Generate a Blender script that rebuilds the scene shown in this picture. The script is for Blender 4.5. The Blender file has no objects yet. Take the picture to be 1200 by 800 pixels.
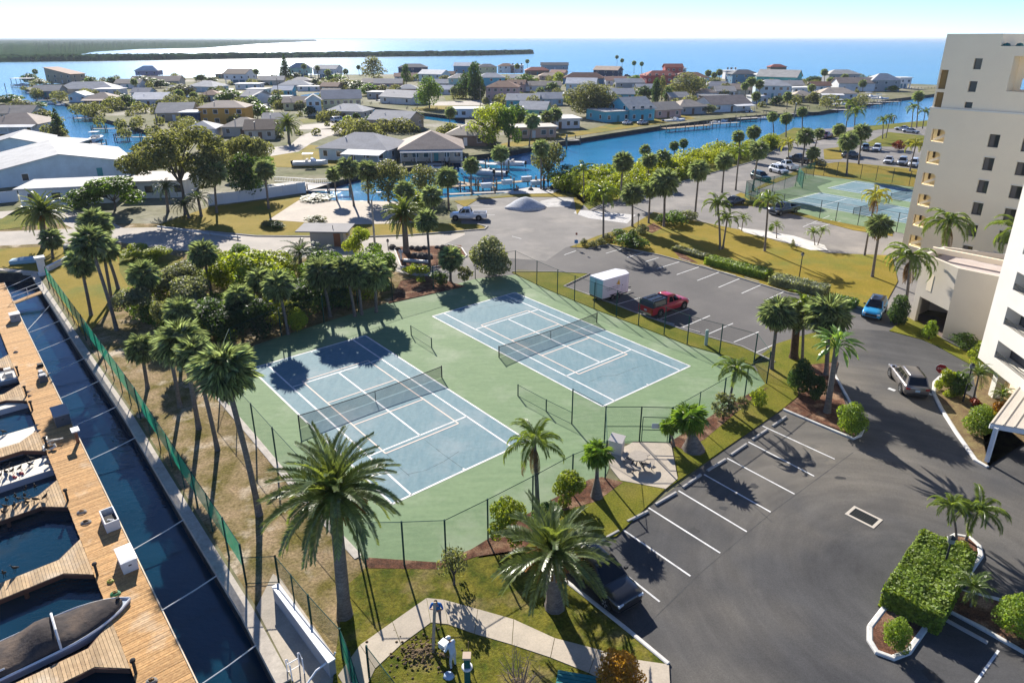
import bpy, math, random
from mathutils import Vector, Matrix
from mathutils.geometry import tessellate_polygon
C = bpy.context.scene.collection
SC = bpy.context.scene
rad = math.radians
# ---------------------------------------------------------------- camera, sky, sun, exposure
F_PX, PITCH, CAM_H, CY = 802.5, 0.3615, 26.59, 348.4
cam = bpy.data.cameras.new('camera')
cam.sensor_width = 36.0
cam.lens = 36.0 * F_PX / 1200.0
cam.shift_y = -(400.0 - CY) / 1200.0
cam.clip_start = 0.5
cam.clip_end = 60000.0
cam_o = bpy.data.objects.new('camera', cam)
cam_o.location = (0, 0, CAM_H)
cam_o.rotation_euler = (math.pi / 2 - PITCH, 0, 0)
C.objects.link(cam_o)
SC.camera = cam_o
SUN_AZ, SUN_EL = rad(-20), rad(28.5)          # azimuth from +Y, towards -X
world = bpy.data.worlds.new('World')
SC.world = world
world.use_nodes = True
wn = world.node_tree
bg = wn.nodes['Background']
sky = wn.nodes.new('ShaderNodeTexSky')
sky.sky_type = 'NISHITA'
sky.sun_disc = False
sky.sun_elevation = SUN_EL
sky.sun_rotation = SUN_AZ
sky.altitude = 0
sky.air_density = 0.5
sky.dust_density = 0.0
sky.ozone_density = 3.5
tint = wn.nodes.new('ShaderNodeMix'); tint.data_type = 'RGBA'; tint.blend_type = 'MULTIPLY'; tint.inputs[0].default_value = 1
tint.inputs[7].default_value = (.90, .94, 1.05, 1)           # a colder, clearer winter sky all round
wn.links.new(sky.outputs[0], tint.inputs[6])
wn.links.new(tint.outputs[2], bg.inputs[0])
bg.inputs[1].default_value = 0.09
sl = bpy.data.lights.new('sun', 'SUN')
sl.energy = 5.0
sl.angle = rad(0.5)
sl.color = (1.0, 0.94, 0.85)
so = bpy.data.objects.new('sun', sl)
d = Vector((math.sin(SUN_AZ) * math.cos(SUN_EL), math.cos(SUN_AZ) * math.cos(SUN_EL), math.sin(SUN_EL)))
so.rotation_euler = d.to_track_quat('Z', 'Y').to_euler()
so.location = d * 200
C.objects.link(so)
SC.view_settings.view_transform = 'Standard'
SC.view_settings.look = 'None'
SC.view_settings.gamma = 1.0
SC.view_settings.exposure = 1.05
SC.cycles.transparent_max_bounces = 32
SC.cycles.max_bounces = 6
SC.cycles.use_denoising = True

# ---------------------------------------------------------------- where a point of the photograph lies on a level
_c, _s = math.cos(PITCH), math.sin(PITCH)
def G(px, py, z=0.0):
    u = -(py - CY) / F_PX
    t = (z - CAM_H) / (-_s + u * _c)
    return Vector(((px - 600) / F_PX * t, (_c + u * _s) * t, z))
def HT(p, py):                                   # height at which the vertical through p meets row py
    k = -(py - CY) / F_PX
    return CAM_H + p[1] * (k * _c - _s) / (_c + k * _s)
def DEPTH(p):
    return p[1] * _c - (p[2] - CAM_H) * _s
def XAT(p, px):
    return (px - 600) / F_PX * DEPTH(p)
GA = -0.8795                                     # heading of the site grid (courts, dock, buildings)
GV = Vector((math.cos(GA), math.sin(GA), 0)); GU = Vector((-GV.y, GV.x, 0))
R = random.Random(7)

# ---------------------------------------------------------------- mesh building
class MB:
    def __init__(self): self.v = []; self.f = []; self.m = []; self.mi = 0
    def add(self, vs, fs):
        n = len(self.v); self.v.extend([tuple(p) for p in vs])
        for f in fs: self.f.append(tuple(i + n for i in f)); self.m.append(self.mi)
        return self
    def box(self, x, y, z, sx, sy, sz, rz=0.0):
        """box by centre x,y and bottom z"""
        c, s = math.cos(rz), math.sin(rz); vs = []
        for k in (0, 1):
            for a, b in ((-1, -1), (1, -1), (1, 1), (-1, 1)):
                p, q = a * sx / 2, b * sy / 2
                vs.append((x + p * c - q * s, y + p * s + q * c, z + k * sz))
        return self.add(vs, [(0, 3, 2, 1), (4, 5, 6, 7), (0, 1, 5, 4), (1, 2, 6, 5), (2, 3, 7, 6), (3, 0, 4, 7)])
    def bar(self, a, b, w, h, up=(0, 0, 1)):
        a, b = Vector(a), Vector(b); d = (b - a).normalized(); upv = Vector(up)
        if abs(d.dot(upv)) > .98: upv = Vector((1, 0, 0))
        sd = d.cross(upv).normalized() * (w / 2); u = sd.cross(d).normalized() * (h / 2)
        vs = [p + s1 * sd + s2 * u for p in (a, b) for s1, s2 in ((-1, -1), (1, -1), (1, 1), (-1, 1))]
        return self.add(vs, [(0, 1, 2, 3), (7, 6, 5, 4), (0, 4, 5, 1), (1, 5, 6, 2), (2, 6, 7, 3), (3, 7, 4, 0)])
    def tube(self, pts, rs, n=6, cap=True):
        pts = [Vector(p) for p in pts]
        if not isinstance(rs, (list, tuple)): rs = [rs] * len(pts)
        vs = []; ref = None
        for i, p in enumerate(pts):
            t = (pts[min(i + 1, len(pts) - 1)] - pts[max(i - 1, 0)])
            t = t.normalized() if t.length > 1e-9 else Vector((0, 0, 1))
            if ref is None: ref = Vector((1, 0, 0)) if abs(t.x) < .8 else Vector((0, 1, 0))
            a = t.cross(ref).normalized(); b = t.cross(a); ref = b.cross(t) if False else ref
            for k in range(n):
                w = 2 * math.pi * k / n
                vs.append(p + a * (rs[i] * math.cos(w)) + b * (rs[i] * math.sin(w)))
        fs = []
        for i in range(len(pts) - 1):
            for k in range(n):
                k2 = (k + 1) % n
                fs.append((i * n + k, i * n + k2, (i + 1) * n + k2, (i + 1) * n + k))
        if cap: fs.append(tuple(range(n))); fs.append(tuple((len(pts) - 1) * n + k for k in reversed(range(n))))
        return self.add(vs, fs)
    def lathe(self, prof, n=12, x=0, y=0):
        vs = []
        for r, z in prof:
            for k in range(n):
                w = 2 * math.pi * k / n; vs.append((x + r * math.cos(w), y + r * math.sin(w), z))
        fs = [(i * n + k, i * n + (k + 1) % n, (i + 1) * n + (k + 1) % n, (i + 1) * n + k) for i in range(len(prof) - 1) for k in range(n)]
        fs.append(tuple(reversed(range(n)))); fs.append(tuple((len(prof) - 1) * n + k for k in range(n)))
        return self.add(vs, fs)
    def prism(self, poly, z0, z1, bottom=False):
        """vertical prism on a polygon (list of x,y); outline may be concave"""
        a = sum(p[0] * q[1] - q[0] * p[1] for p, q in zip(poly, list(poly[1:]) + [poly[0]]))
        if a < 0: poly = list(reversed(poly))
        n = len(poly); top = [(p[0], p[1], z1) for p in poly]; bot = [(p[0], p[1], z0) for p in poly]
        tris = tessellate_polygon([[Vector(p) for p in top]])
        fs = []
        for t in tris:
            p, q, r = (Vector(top[i]) for i in t)
            fs.append(tuple(t) if (q - p).cross(r - p).z > 0 else tuple(reversed(t)))
        if z1 > z0:
            fs += [(n + i, n + (i + 1) % n, (i + 1) % n, i) for i in range(n)]
            if bottom: fs += [tuple(n + i for i in reversed(t)) for t in fs[:len(tris)]]
        return self.add(top + bot, fs)
    def loft(self, rings, cap=True):
        n = len(rings[0]); vs = [p for r in rings for p in r]
        fs = [(i * n + k, i * n + (k + 1) % n, (i + 1) * n + (k + 1) % n, (i + 1) * n + k) for i in range(len(rings) - 1) for k in range(n)]
        if cap: fs.append(tuple(reversed(range(n)))); fs.append(tuple((len(rings) - 1) * n + k for k in range(n)))
        return self.add(vs, fs)
    def mesh(self, name, mats, smooth=False):
        me = bpy.data.meshes.new(name)
        me.from_pydata(self.v, [], self.f)
        mats = mats if isinstance(mats, (list, tuple)) else [mats]
        for m in mats: me.materials.append(m)
        if len(mats) > 1: me.polygons.foreach_set('material_index', self.m)
        if smooth: me.polygons.foreach_set('use_smooth', [True] * len(self.f))
        me.update()
        return me
    def build(self, name, mats, parent=None, smooth=False, loc=None, rz=0.0, rot=None):
        return link(name, self.mesh(name, mats, smooth), parent, loc, rz, rot)
def link(name, me, parent=None, loc=None, rz=0.0, rot=None, scale=None):
    o = bpy.data.objects.new(name, me); C.objects.link(o)
    if parent: o.parent = parent
    if loc is not None: o.location = loc
    if rz: o.rotation_euler = (0, 0, rz)
    if rot is not None: o.rotation_euler = rot
    if scale is not None: o.scale = scale if isinstance(scale, (tuple, list)) else (scale,) * 3
    return o
def tag(o, label, cat, group=None):
    o['label'] = label; o['category'] = cat
    if group: o['group'] = group
    return o
def thing(name, label, cat, loc=(0, 0, 0), rz=0.0, group=None):
    o = bpy.data.objects.new(name, None); C.objects.link(o)
    o.empty_display_size = .3
    o.location = loc; o.rotation_euler = (0, 0, rz)
    return tag(o, label, cat, group)
def struct(o): o['kind'] = 'structure'; return o
def stuff(o): o['kind'] = 'stuff'; return o
def pxy(pts, z=0.0): return [tuple(G(x, y, z)[:2]) for x, y in pts]
def smooth_poly(P, it=2):
    for _ in range(it):
        Q = []
        for a, b in zip(P, P[1:] + P[:1]):
            Q.append((a[0] * .75 + b[0] * .25, a[1] * .75 + b[1] * .25)); Q.append((a[0] * .25 + b[0] * .75, a[1] * .25 + b[1] * .75))
        P = Q
    return P

# ---------------------------------------------------------------- materials
MATS = {}
def _n(nt, t, **kw):
    n = nt.nodes.new(t)
    for k, v in kw.items(): setattr(n, k, v)
    return n
def _noise(nt, pos, scale, detail=3.0, rough=.6, stretch=None):
    n = _n(nt, 'ShaderNodeTexNoise'); n.inputs['Scale'].default_value = scale
    n.inputs['Detail'].default_value = detail; n.inputs['Roughness'].default_value = rough
    if stretch:
        m = _n(nt, 'ShaderNodeMapping'); m.inputs['Scale'].default_value = stretch[:3]
        if len(stretch) > 3: m.inputs['Rotation'].default_value = (0, 0, stretch[3])
        nt.links.new(pos, m.inputs[0]); pos = m.outputs[0]
    nt.links.new(pos, n.inputs['Vector'])
    return n.outputs[0]
def _ramp(nt, fac, a, b):
    r = _n(nt, 'ShaderNodeMapRange'); r.inputs[1].default_value = a; r.inputs[2].default_value = b
    nt.links.new(fac, r.inputs[0]); return r.outputs[0]
def _mix(nt, fac, a, b, mode='MIX'):
    m = _n(nt, 'ShaderNodeMix', data_type='RGBA', blend_type=mode)
    if isinstance(fac, (int, float)): m.inputs[0].default_value = fac
    else: nt.links.new(fac, m.inputs[0])
    for s, v in ((6, a), (7, b)):
        if isinstance(v, tuple): m.inputs[s].default_value = v if len(v) == 4 else v + (1,)
        else: nt.links.new(v, m.inputs[s])
    return m.outputs[2]
def _scale(nt, col, fac_out, lo, hi):
    """multiply a colour by a grey between lo and hi, driven by fac_out"""
    r = _n(nt, 'ShaderNodeMapRange'); r.inputs[3].default_value = lo; r.inputs[4].default_value = hi
    nt.links.new(fac_out, r.inputs[0])
    m = _n(nt, 'ShaderNodeMix', data_type='RGBA', blend_type='MULTIPLY'); m.inputs[0].default_value = 1
    nt.links.new(col, m.inputs[6]); nt.links.new(r.outputs[0], m.inputs[7])
    return m.outputs[2]
def mat(name, c1, c2=None, scale=3.0, rough=.8, spec=.3, bump=0.0, bscale=None, c3=None, s3=.3, t3=(.5, .65), detail=4.0,
        island=0.0, objr=0.0, metal=0.0, trans=0.0, coat=0.0, stretch=None, alpha=1.0, grain=0.0, gscale=60.0, r=(.35, .65), arcs=None, tt=(2.6, 2.4, 1.0, 1)):
    if name in MATS: return MATS[name]
    m = bpy.data.materials.new(name); m.use_nodes = True; nt = m.node_tree
    b = nt.nodes['Principled BSDF']; out = nt.nodes['Material Output']
    pos = _n(nt, 'ShaderNodeNewGeometry')
    P = pos.outputs['Position']
    col = None
    if c2 is None:
        rgb = _n(nt, 'ShaderNodeRGB'); rgb.outputs[0].default_value = tuple(c1) + (1,); col = rgb.outputs[0]
    else:
        col = _mix(nt, _ramp(nt, _noise(nt, P, scale, detail, stretch=stretch), *r), tuple(c1), tuple(c2))
    if c3 is not None: col = _mix(nt, _ramp(nt, _noise(nt, P, s3, 4.0), *t3), col, tuple(c3))
    if grain: col = _scale(nt, col, _ramp(nt, _noise(nt, P, gscale, 2.0), .25, .75), 1 - grain, 1 + grain)
    if arcs:                                       # faint curved tyre marks round a point
        mp = _n(nt, 'ShaderNodeMapping'); mp.inputs['Location'].default_value = (-arcs[0], -arcs[1], 0); nt.links.new(P, mp.inputs[0])
        ln = _n(nt, 'ShaderNodeVectorMath', operation='LENGTH'); nt.links.new(mp.outputs[0], ln.inputs[0]); gr = _n(nt, 'ShaderNodeTexGradient', gradient_type='RADIAL'); nt.links.new(mp.outputs[0], gr.inputs[0])
        cb = _n(nt, 'ShaderNodeCombineXYZ'); nt.links.new(ln.outputs['Value'], cb.inputs[0]); nt.links.new(gr.outputs[1], cb.inputs[1])
        col = _scale(nt, col, _ramp(nt, _noise(nt, cb.outputs[0], 1.0, 5.0, stretch=(1.3, 9, 1)), .3, .7), .82, 1.18)
    if island:
        col = _scale(nt, col, pos.outputs['Random Per Island'], 1 - island, 1 + island)
    if objr:
        oi = _n(nt, 'ShaderNodeObjectInfo'); col = _scale(nt, col, oi.outputs['Random'], 1 - objr, 1 + objr)
    nt.links.new(col, b.inputs['Base Color'])
    b.inputs['Roughness'].default_value = rough
    b.inputs['Specular IOR Level'].default_value = spec
    b.inputs['Metallic'].default_value = metal
    b.inputs['Coat Weight'].default_value = coat
    b.inputs['Coat Roughness'].default_value = .06
    b.inputs['Alpha'].default_value = alpha
    if bump:
        bn = _n(nt, 'ShaderNodeBump'); bn.inputs['Strength'].default_value = bump; bn.inputs['Distance'].default_value = .05
        nt.links.new(_noise(nt, P, bscale or scale * 4, 3.0), bn.inputs['Height']); nt.links.new(bn.outputs[0], b.inputs['Normal'])
    if trans:
        tr = _n(nt, 'ShaderNodeBsdfTranslucent'); mx = _n(nt, 'ShaderNodeMixShader'); mx.inputs[0].default_value = trans
        g = _n(nt, 'ShaderNodeMix', data_type='RGBA', blend_type='MULTIPLY'); g.inputs[0].default_value = 1
        nt.links.new(col, g.inputs[6]); g.inputs[7].default_value = tt
        nt.links.new(g.outputs[2], tr.inputs[0]); nt.links.new(b.outputs[0], mx.inputs[1]); nt.links.new(tr.outputs[0], mx.inputs[2])
        nt.links.new(mx.outputs[0], out.inputs[0])
    MATS[name] = m
    return m
def glass(name, col, rough=.05):
    return mat(name, col, rough=rough, spec=.8)
def mesh_mat(name, col, cover, glow=0.0):
    """open wire or net fabric: mostly lets light through"""
    m = bpy.data.materials.new(name); m.use_nodes = True; nt = m.node_tree
    b = nt.nodes['Principled BSDF']; out = nt.nodes['Material Output']
    b.inputs['Base Color'].default_value = tuple(col) + (1,); b.inputs['Roughness'].default_value = .7; b.inputs['Specular IOR Level'].default_value = .2
    bs = b.outputs[0]
    if glow:
        tl = _n(nt, 'ShaderNodeBsdfTranslucent'); tl.inputs[0].default_value = tuple(min(1, c * 2.2) for c in col) + (1,); m2 = _n(nt, 'ShaderNodeMixShader'); m2.inputs[0].default_value = glow
        nt.links.new(bs, m2.inputs[1]); nt.links.new(tl.outputs[0], m2.inputs[2]); bs = m2.outputs[0]
    tb = _n(nt, 'ShaderNodeBsdfTransparent'); mx = _n(nt, 'ShaderNodeMixShader')
    pos = _n(nt, 'ShaderNodeNewGeometry')
    f = _n(nt, 'ShaderNodeMapRange'); f.inputs[3].default_value = cover * .75; f.inputs[4].default_value = cover * 1.25
    nt.links.new(_noise(nt, pos.outputs['Position'], 1.3, 3.0), f.inputs[0])
    nt.links.new(f.outputs[0], mx.inputs[0]); nt.links.new(tb.outputs[0], mx.inputs[1]); nt.links.new(bs, mx.inputs[2])
    nt.links.new(mx.outputs[0], out.inputs[0])
    return m
def water_mat(name, c1, c2, scale, bscale, strength, rough=.06, spec=.5, c3=None, s3=.1, t3=(.5, .7), big=None):
    m = bpy.data.materials.new(name); m.use_nodes = True; nt = m.node_tree
    b = nt.nodes['Principled BSDF']
    pos = _n(nt, 'ShaderNodeNewGeometry'); P = pos.outputs['Position']
    col = _mix(nt, _ramp(nt, _noise(nt, P, scale, 3.0), .35, .65), c1, c2)
    if c3: col = _mix(nt, _ramp(nt, _noise(nt, P, s3, 5.0), *t3), col, c3)
    nt.links.new(col, b.inputs['Base Color'])
    b.inputs['Roughness'].default_value = rough; b.inputs['Specular IOR Level'].default_value = spec; b.inputs['IOR'].default_value = 1.33
    bn = _n(nt, 'ShaderNodeBump'); bn.inputs['Strength'].default_value = strength; bn.inputs['Distance'].default_value = big or .1
    nt.links.new(_noise(nt, P, bscale, 3.0, stretch=(1, 1.6, 1, .5)), bn.inputs['Height']); nt.links.new(bn.outputs[0], b.inputs['Normal'])
    return m
white = mat('white_paint', (.72, .72, .71), (.62, .63, .63), 1.5, rough=.5)
white_gloss = mat('white_gelcoat', (.78, .79, .8), rough=.25, spec=.5)
line_white = mat('white_line_paint', (.74, .74, .72), (.52, .52, .51), 1.2, rough=.7, grain=.2, gscale=20)
black = mat('black_rubber', (.015, .015, .016), rough=.8)
dark_glass = glass('dark_glass', (.012, .016, .02))
concrete = mat('concrete', (.42, .39, .34), (.30, .28, .24), .8, rough=.9, grain=.12, gscale=25, c3=(.22, .20, .17), s3=.35)
steel = mat('galvanised_steel', (.4, .41, .42), rough=.4, metal=.6)
green_steel = mat('green_painted_steel', (.012, .06, .05), rough=.75, spec=.15)
dark_steel = mat('dark_painted_steel', (.03, .035, .035), rough=.7, spec=.2)
# ================================================================ the setting
lawn_m = mat('lawn_grass', (.095, .118, .009), (.18, .165, .02), .35, rough=.95, spec=.1, bump=.6, bscale=14, c3=(.22, .17, .05), s3=.12, t3=(.52, .75), grain=.35, gscale=9)
dry_lawn_m = mat('dry_lawn', (.205, .16, .016), (.26, .19, .03), .25, rough=.95, spec=.1, bump=.5, bscale=12, c3=(.12, .15, .025), s3=.09, t3=(.52, .7), grain=.25, gscale=8)
clumpy_lawn_m = mat('clumpy_lawn', (.062, .080, .008), (.16, .142, .02), 1.1, rough=.95, spec=.1, bump=.8, bscale=16, c3=(.27, .20, .09), s3=.35, t3=(.55, .75), grain=.45, gscale=7)  # clumpy mix of dark green and dry tufts
litter_m = mat('leaf_littered_soil', (.30, .22, .13), (.125, .105, .03), .55, rough=1, spec=.05, bump=.8, bscale=10, c3=(.50, .42, .32), s3=.35, t3=(.55, .72), grain=.45, gscale=6)
town_m = mat('sandy_yards', (.22, .20, .13), (.085, .10, .028), .06, rough=.95, spec=.1, c3=(.36, .33, .28), s3=.03, t3=(.53, .68), grain=.3, gscale=.8)
mulch_m = mat('red_bark_mulch', (.17, .08, .05), (.09, .05, .035), 2.5, rough=1, spec=.05, bump=1, bscale=22, grain=.5, gscale=14, c3=(.3, .19, .12), s3=.8)
asphalt_m = mat('dark_asphalt', (.046, .046, .048), (.072, .071, .071), .18, rough=.85, spec=.3, grain=.22, gscale=18, bump=.25, bscale=40, c3=(.165, .147, .12), s3=.06, t3=(.42, .68), arcs=tuple(G(1085, 690)[:2]))
old_asphalt_m = mat('worn_asphalt', (.115, .108, .104), (.085, .081, .079), .2, rough=.9, grain=.16, gscale=12, c3=(.16, .15, .14), s3=.1, t3=(.48, .7))
pale_asphalt_m = mat('sun_bleached_asphalt', (.215, .20, .185), (.155, .146, .136), .16, rough=.9, grain=.14, gscale=10, c3=(.29, .265, .235), s3=.11, t3=(.5, .7))
road_m = mat('pale_road', (.42, .375, .32), (.33, .30, .26), .25, rough=.9, grain=.1, gscale=8)
court_g_m = mat('green_court_coating', (.178, .255, .13), (.145, .22, .11), .45, rough=.85, spec=.25, grain=.08, gscale=3, c3=(.25, .305, .195), s3=.22, t3=(.5, .72), stretch=(1, 5, 1, .6))
court_b_m = mat('blue_court_coating', (.118, .21, .245), (.15, .243, .27), .5, rough=.8, spec=.25, grain=.09, gscale=3.5, c3=(.22, .285, .305), s3=.3, t3=(.5, .75), stretch=(5, 1, 1, -.6))
peach = mat('peach_line_paint', (.72, .58, .49), rough=.8)
rock_m = mat('seawall_concrete', (.30, .28, .25), (.16, .15, .13), .8, rough=.9, grain=.2, gscale=6)
dark_wall_m = mat('dark_seawall', (.05, .05, .045), (.02, .022, .022), 1.5, rough=.7, grain=.4, gscale=5)  # mottled near black tone for all shore faces

sea_m = water_mat('sea_water', (.05, .215, .305), (.065, .245, .335), .004, .28, .5, rough=.22, spec=.3, c3=(.04, .22, .38), s3=.0015, big=.5)
canal_m = water_mat('canal_water', (.007, .15, .30), (.014, .20, .36), .05, 1.4, .55, rough=.08, big=.16)
marina_m = water_mat('marina_water', (.003, .022, .038), (.006, .040, .072), .08, 1.8, .35, rough=.04, spec=1.0, big=.06, c3=(.035, .04, .03), s3=.16, t3=(.55, .78))
struct(MB().add([(-24000, -200, -1.2), (24000, -200, -1.2), (24000, 26000, -1.2), (-24000, 26000, -1.2)], [(0, 1, 2, 3)]).build('sea', sea_m))
def sheet(name, pts, m, z, px=True, z0=None, smooth=0):
    P = pxy(pts) if px else pts
    if smooth: P = smooth_poly(P, smooth)
    return struct(MB().prism(P, z if z0 is None else z0, z).build(name, m))
sheet('canal', [(340, 240), (340, 205), (560, 168), (800, 130), (1000, 112), (1140, 101), (1300, 150), (900, 185), (600, 238)], canal_m, -1.19)
sheet('canal', [(405, 119), (560, 134), (560, 150), (400, 128)], canal_m, -1.18)
sheet('canal', [(-200, 104), (10, 100), (60, 108), (220, 155), (170, 186), (70, 186), (20, 125), (-200, 125)], canal_m, -1.18)
sheet('marina_water', [(-400, 310), (60, 310), (110, 400), (240, 598), (320, 715), (420, 900), (-600, 900)], marina_m, -1.17)

# one land sheet with its shores, notched by the canals
LAND = pxy([(-260, 317), (40, 320), (88, 402), (149, 494), (212, 601), (283, 719), (326, 804)]) + [(-5, 10), (70, 10), (210, 120), (210, 190)] + pxy([
    (1150, 138), (1075, 145), (1025, 150), (952, 168), (905, 171), (850, 179), (780, 194), (700, 205), (648, 216), (637, 222), (600, 226), (540, 230), (470, 237), (420, 237), (385, 234), (372, 229), (357, 227),
    (357, 214), (392, 213), (412, 207), (445, 199), (480, 196), (520, 187), (545, 183), (600, 177), (650, 167), (722, 155.5), (775, 147.5), (830, 140.5), (900, 134), (960, 131), (1000, 123), (1047, 116), (1090, 111), (1125, 105),
    (1105, 100), (1060, 98), (1000, 94.5), (900, 92), (800, 90), (700, 88.5), (600, 87), (500, 87), (400, 87.5), (300, 89), (230, 91), (150, 94), (100, 97), (50, 99), (28, 103),
    (45, 110), (90, 126), (120, 139), (150, 147), (188, 158), (163, 178), (90, 181), (82, 160), (60, 136), (38, 121), (0, 113), (-120, 110), (-420, 180)])
HOLE = pxy([(415, 122.5), (545, 138), (545, 146), (410, 128)])
def land(name, outer, holes, m, z0, z1):
    loops = [[Vector((x, y, z1)) for x, y in L] for L in [outer] + holes]
    allv = [v for L in loops for v in L]; n = len(allv)
    tr = tessellate_polygon(loops); mb = MB(); fs = []
    for t in tr:
        p, q, r = (allv[i] for i in t)
        fs.append(tuple(t) if (q - p).cross(r - p).z > 0 else tuple(reversed(t)))
    vs = allv + [Vector((v.x, v.y, z0)) for v in allv]; k = 0
    mb.add(vs, fs); mb.mi = 1
    for L in loops:
        L_n = len(L); mb.add([vs[k + i] for i in range(L_n)] + [vs[n + k + i] for i in range(L_n)], [(i, (i + 1) % L_n, L_n + (i + 1) % L_n, L_n + i) for i in range(L_n)]); k += L_n
    return struct(mb.build(name, [m, dark_wall_m]))
land('ground', LAND, [HOLE], town_m, -4, 0.0)

# ground covers on the main land, bottom to top
sheet('soil', [(-150, 314), (48, 319), (100, 400), (163, 492), (229, 598), (303, 715), (345, 795), (420, 900), (640, 900), (700, 560), (620, 300), (180, 262), (-150, 262)], litter_m, .004)
sheet('road', [(-120, 272), (0, 271.5), (90, 268), (185, 266.5), (300, 277.5), (420, 279), (480, 277), (572, 271), (580, 300), (560, 332), (500, 326), (400, 305), (310, 298), (200, 293), (140, 284), (90, 284), (0, 288), (-120, 290)], road_m, .012)
sheet('road', [(90, 270), (60, 255), (0, 256), (-100, 258), (-100, 250), (0, 248), (70, 243), (110, 250), (150, 270)], road_m, .010)
sheet('asphalt_lot', [(500, 296), (545, 275), (541, 262), (535, 240), (560, 232), (620, 230), (676, 230), (688, 243), (700, 240), (760, 224), (800, 213), (835, 203), (880, 190), (905, 179), (935, 161), (952, 152), (1000, 149), (1090, 145), (1150, 150),
       (1160, 230), (1120, 300), (1075, 372), (1000, 372), (905, 440), (600, 350), (520, 345)], pale_asphalt_m, .016)
lot = sheet('parking_lot', [(560, 300), (640, 306), (663, 290), (700, 280), (900, 320), (1015, 356), (1100, 372), (1180, 440), (1280, 600), (1200, 700), (905, 560), (905, 440), (655, 352), (600, 330)], old_asphalt_m, .020)
sheet('parking_lot', [(660, 760), (640, 660), (722, 624), (905, 484), (903, 420), (935, 396), (985, 384), (1040, 388), (1110, 398), (1300, 480), (1700, 900), (800, 1000)], asphalt_m, .024)
# central lawns between road and lots, court lawns, yards: raised a few centimetres inside their kerbs
LAWNS = [
    ('lawn', [(668, 290), (700, 277), (738, 266), (766, 249), (800, 256), (868, 270), (910, 283), (968, 297), (1045, 300), (1052, 330), (1040, 352), (1010, 362), (990, 356), (925, 344), (840, 318), (775, 300), (712, 287), (690, 291)], dry_lawn_m, .09),
    ('lawn', [(600, 320), (607, 317), (691, 321), (661, 336), (700, 349), (745, 367), (800, 387), (870, 407), (906, 424), (880, 428), (845, 416), (806, 405), (750, 383), (700, 364), (640, 339)], lawn_m, .09),
    ('lawn', [(882, 424), (908, 404), (940, 394), (984, 383), (980, 424), (950, 429), (936, 464), (918, 479), (905, 488), (780, 574), (776, 566), (795, 560), (788, 520), (840, 487), (870, 470), (897, 450)], lawn_m, .09),
    ('lawn', [(728, 563), (780, 573), (722, 629), (640, 644), (560, 655), (590, 610), (640, 597), (690, 570)], lawn_m, .09),
    ('lawn', [(404, 690), (432, 664), (512, 665), (560, 651), (640, 642), (655, 676), (783, 779), (770, 930), (380, 930), (392, 780)], clumpy_lawn_m, .09),
    ('lawn', [(185, 264), (245, 243), (300, 236), (350, 230), (362, 232), (315, 257), (400, 264), (480, 262), (560, 263), (571, 268), (480, 275), (420, 277), (300, 276)], dry_lawn_m, .07),
    ('lawn', [(0, 292), (85, 288), (150, 290), (215, 302), (190, 330), (150, 340), (100, 395), (52, 322), (0, 314), (-80, 313), (-80, 293)], dry_lawn_m, .06),
    ('lawn', [(140, 300), (165, 297), (210, 302), (195, 330), (150, 335), (140, 318)], lawn_m, .07),
    ('lawn', [(532, 236), (600, 229), (640, 224), (690, 231), (676, 252), (672, 231), (600, 231), (560, 234), (545, 243)], dry_lawn_m, .07),
    ('lawn', [(690, 246), (700, 241), (790, 214), (835, 202), (880, 189), (905, 177), (940, 158), (952, 151), (930, 150), (900, 165), (850, 178), (780, 195), (700, 207), (660, 216), (680, 236)], lawn_m, .07),
    ('lawn', [(905, 243), (840, 240), (868, 226), (905, 240), (960, 256), (1005, 265), (1046, 271), (1046, 277), (1000, 270), (925, 250)], dry_lawn_m, .07),
    ('lawn', [(878, 226), (940, 203), (960, 206), (1075, 220), (1090, 200), (985, 190), (968, 192), (955, 184), (945, 196), (900, 213), (872, 228)], dry_lawn_m, .06),
    ('lawn', [(1042, 388), (1062, 372), (1075, 376), (1105, 398), (1155, 425), (1145, 432), (1100, 407), (1080, 398)], lawn_m, .09),
    ('lawn', [(1010, 171), (1040, 155), (1090, 160), (1080, 172), (1030, 172)], lawn_m, .06),
    ('lawn', [(965, 175), (990, 172), (1000, 178), (985, 187), (966, 187)], dry_lawn_m, .06),
    ('lawn', [(1015, 148), (1090, 141), (1130, 141), (1130, 145), (1090, 148), (1030, 152), (960, 163), (952, 166)], lawn_m, .05),
    # yards across the canal
    ('lawn', [(612, 172), (650, 163.5), (722, 152.5), (775, 145), (815, 139), (800, 134), (735, 140), (690, 152), (600, 166), (575, 172)], dry_lawn_m, .05),
    ('lawn', [(320, 196), (385, 197), (405, 190), (372, 171), (345, 168), (312, 176)], dry_lawn_m, .05),
    ('lawn', [(350, 140), (382, 137), (386, 141), (356, 145)], lawn_m, .05),
    ('lawn', [(482, 127), (520, 122), (545, 126), (500, 131)], dry_lawn_m, .05), ('lawn', [(520, 113), (545, 110), (552, 115), (523, 118)], lawn_m, .05),
    ('lawn', [(86, 176), (92, 171), (105, 180), (160, 179), (166, 184), (100, 186)], lawn_m, .05),
    ('lawn', [(0, 258), (22, 244), (40, 250), (55, 262), (0, 270), (-60, 270)], lawn_m, .05),
]
for nm, P, m, h in LAWNS: sheet(nm, P, m, h, z0=0.0)
sheet('concrete_pad', [(315, 258), (352, 234), (470, 237), (500, 246), (480, 262), (400, 264)], mat('tan_concrete', (.5, .43, .35), (.42, .37, .31), .3, rough=.9, grain=.1, gscale=5), .085, z0=0)
sheet('gravel_bed', [(672, 250), (676, 246), (745, 252), (735, 262), (690, 256)], mat('white_gravel', (.6, .58, .55), (.4, .39, .38), 3, rough=1, grain=.3), .03)
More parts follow.
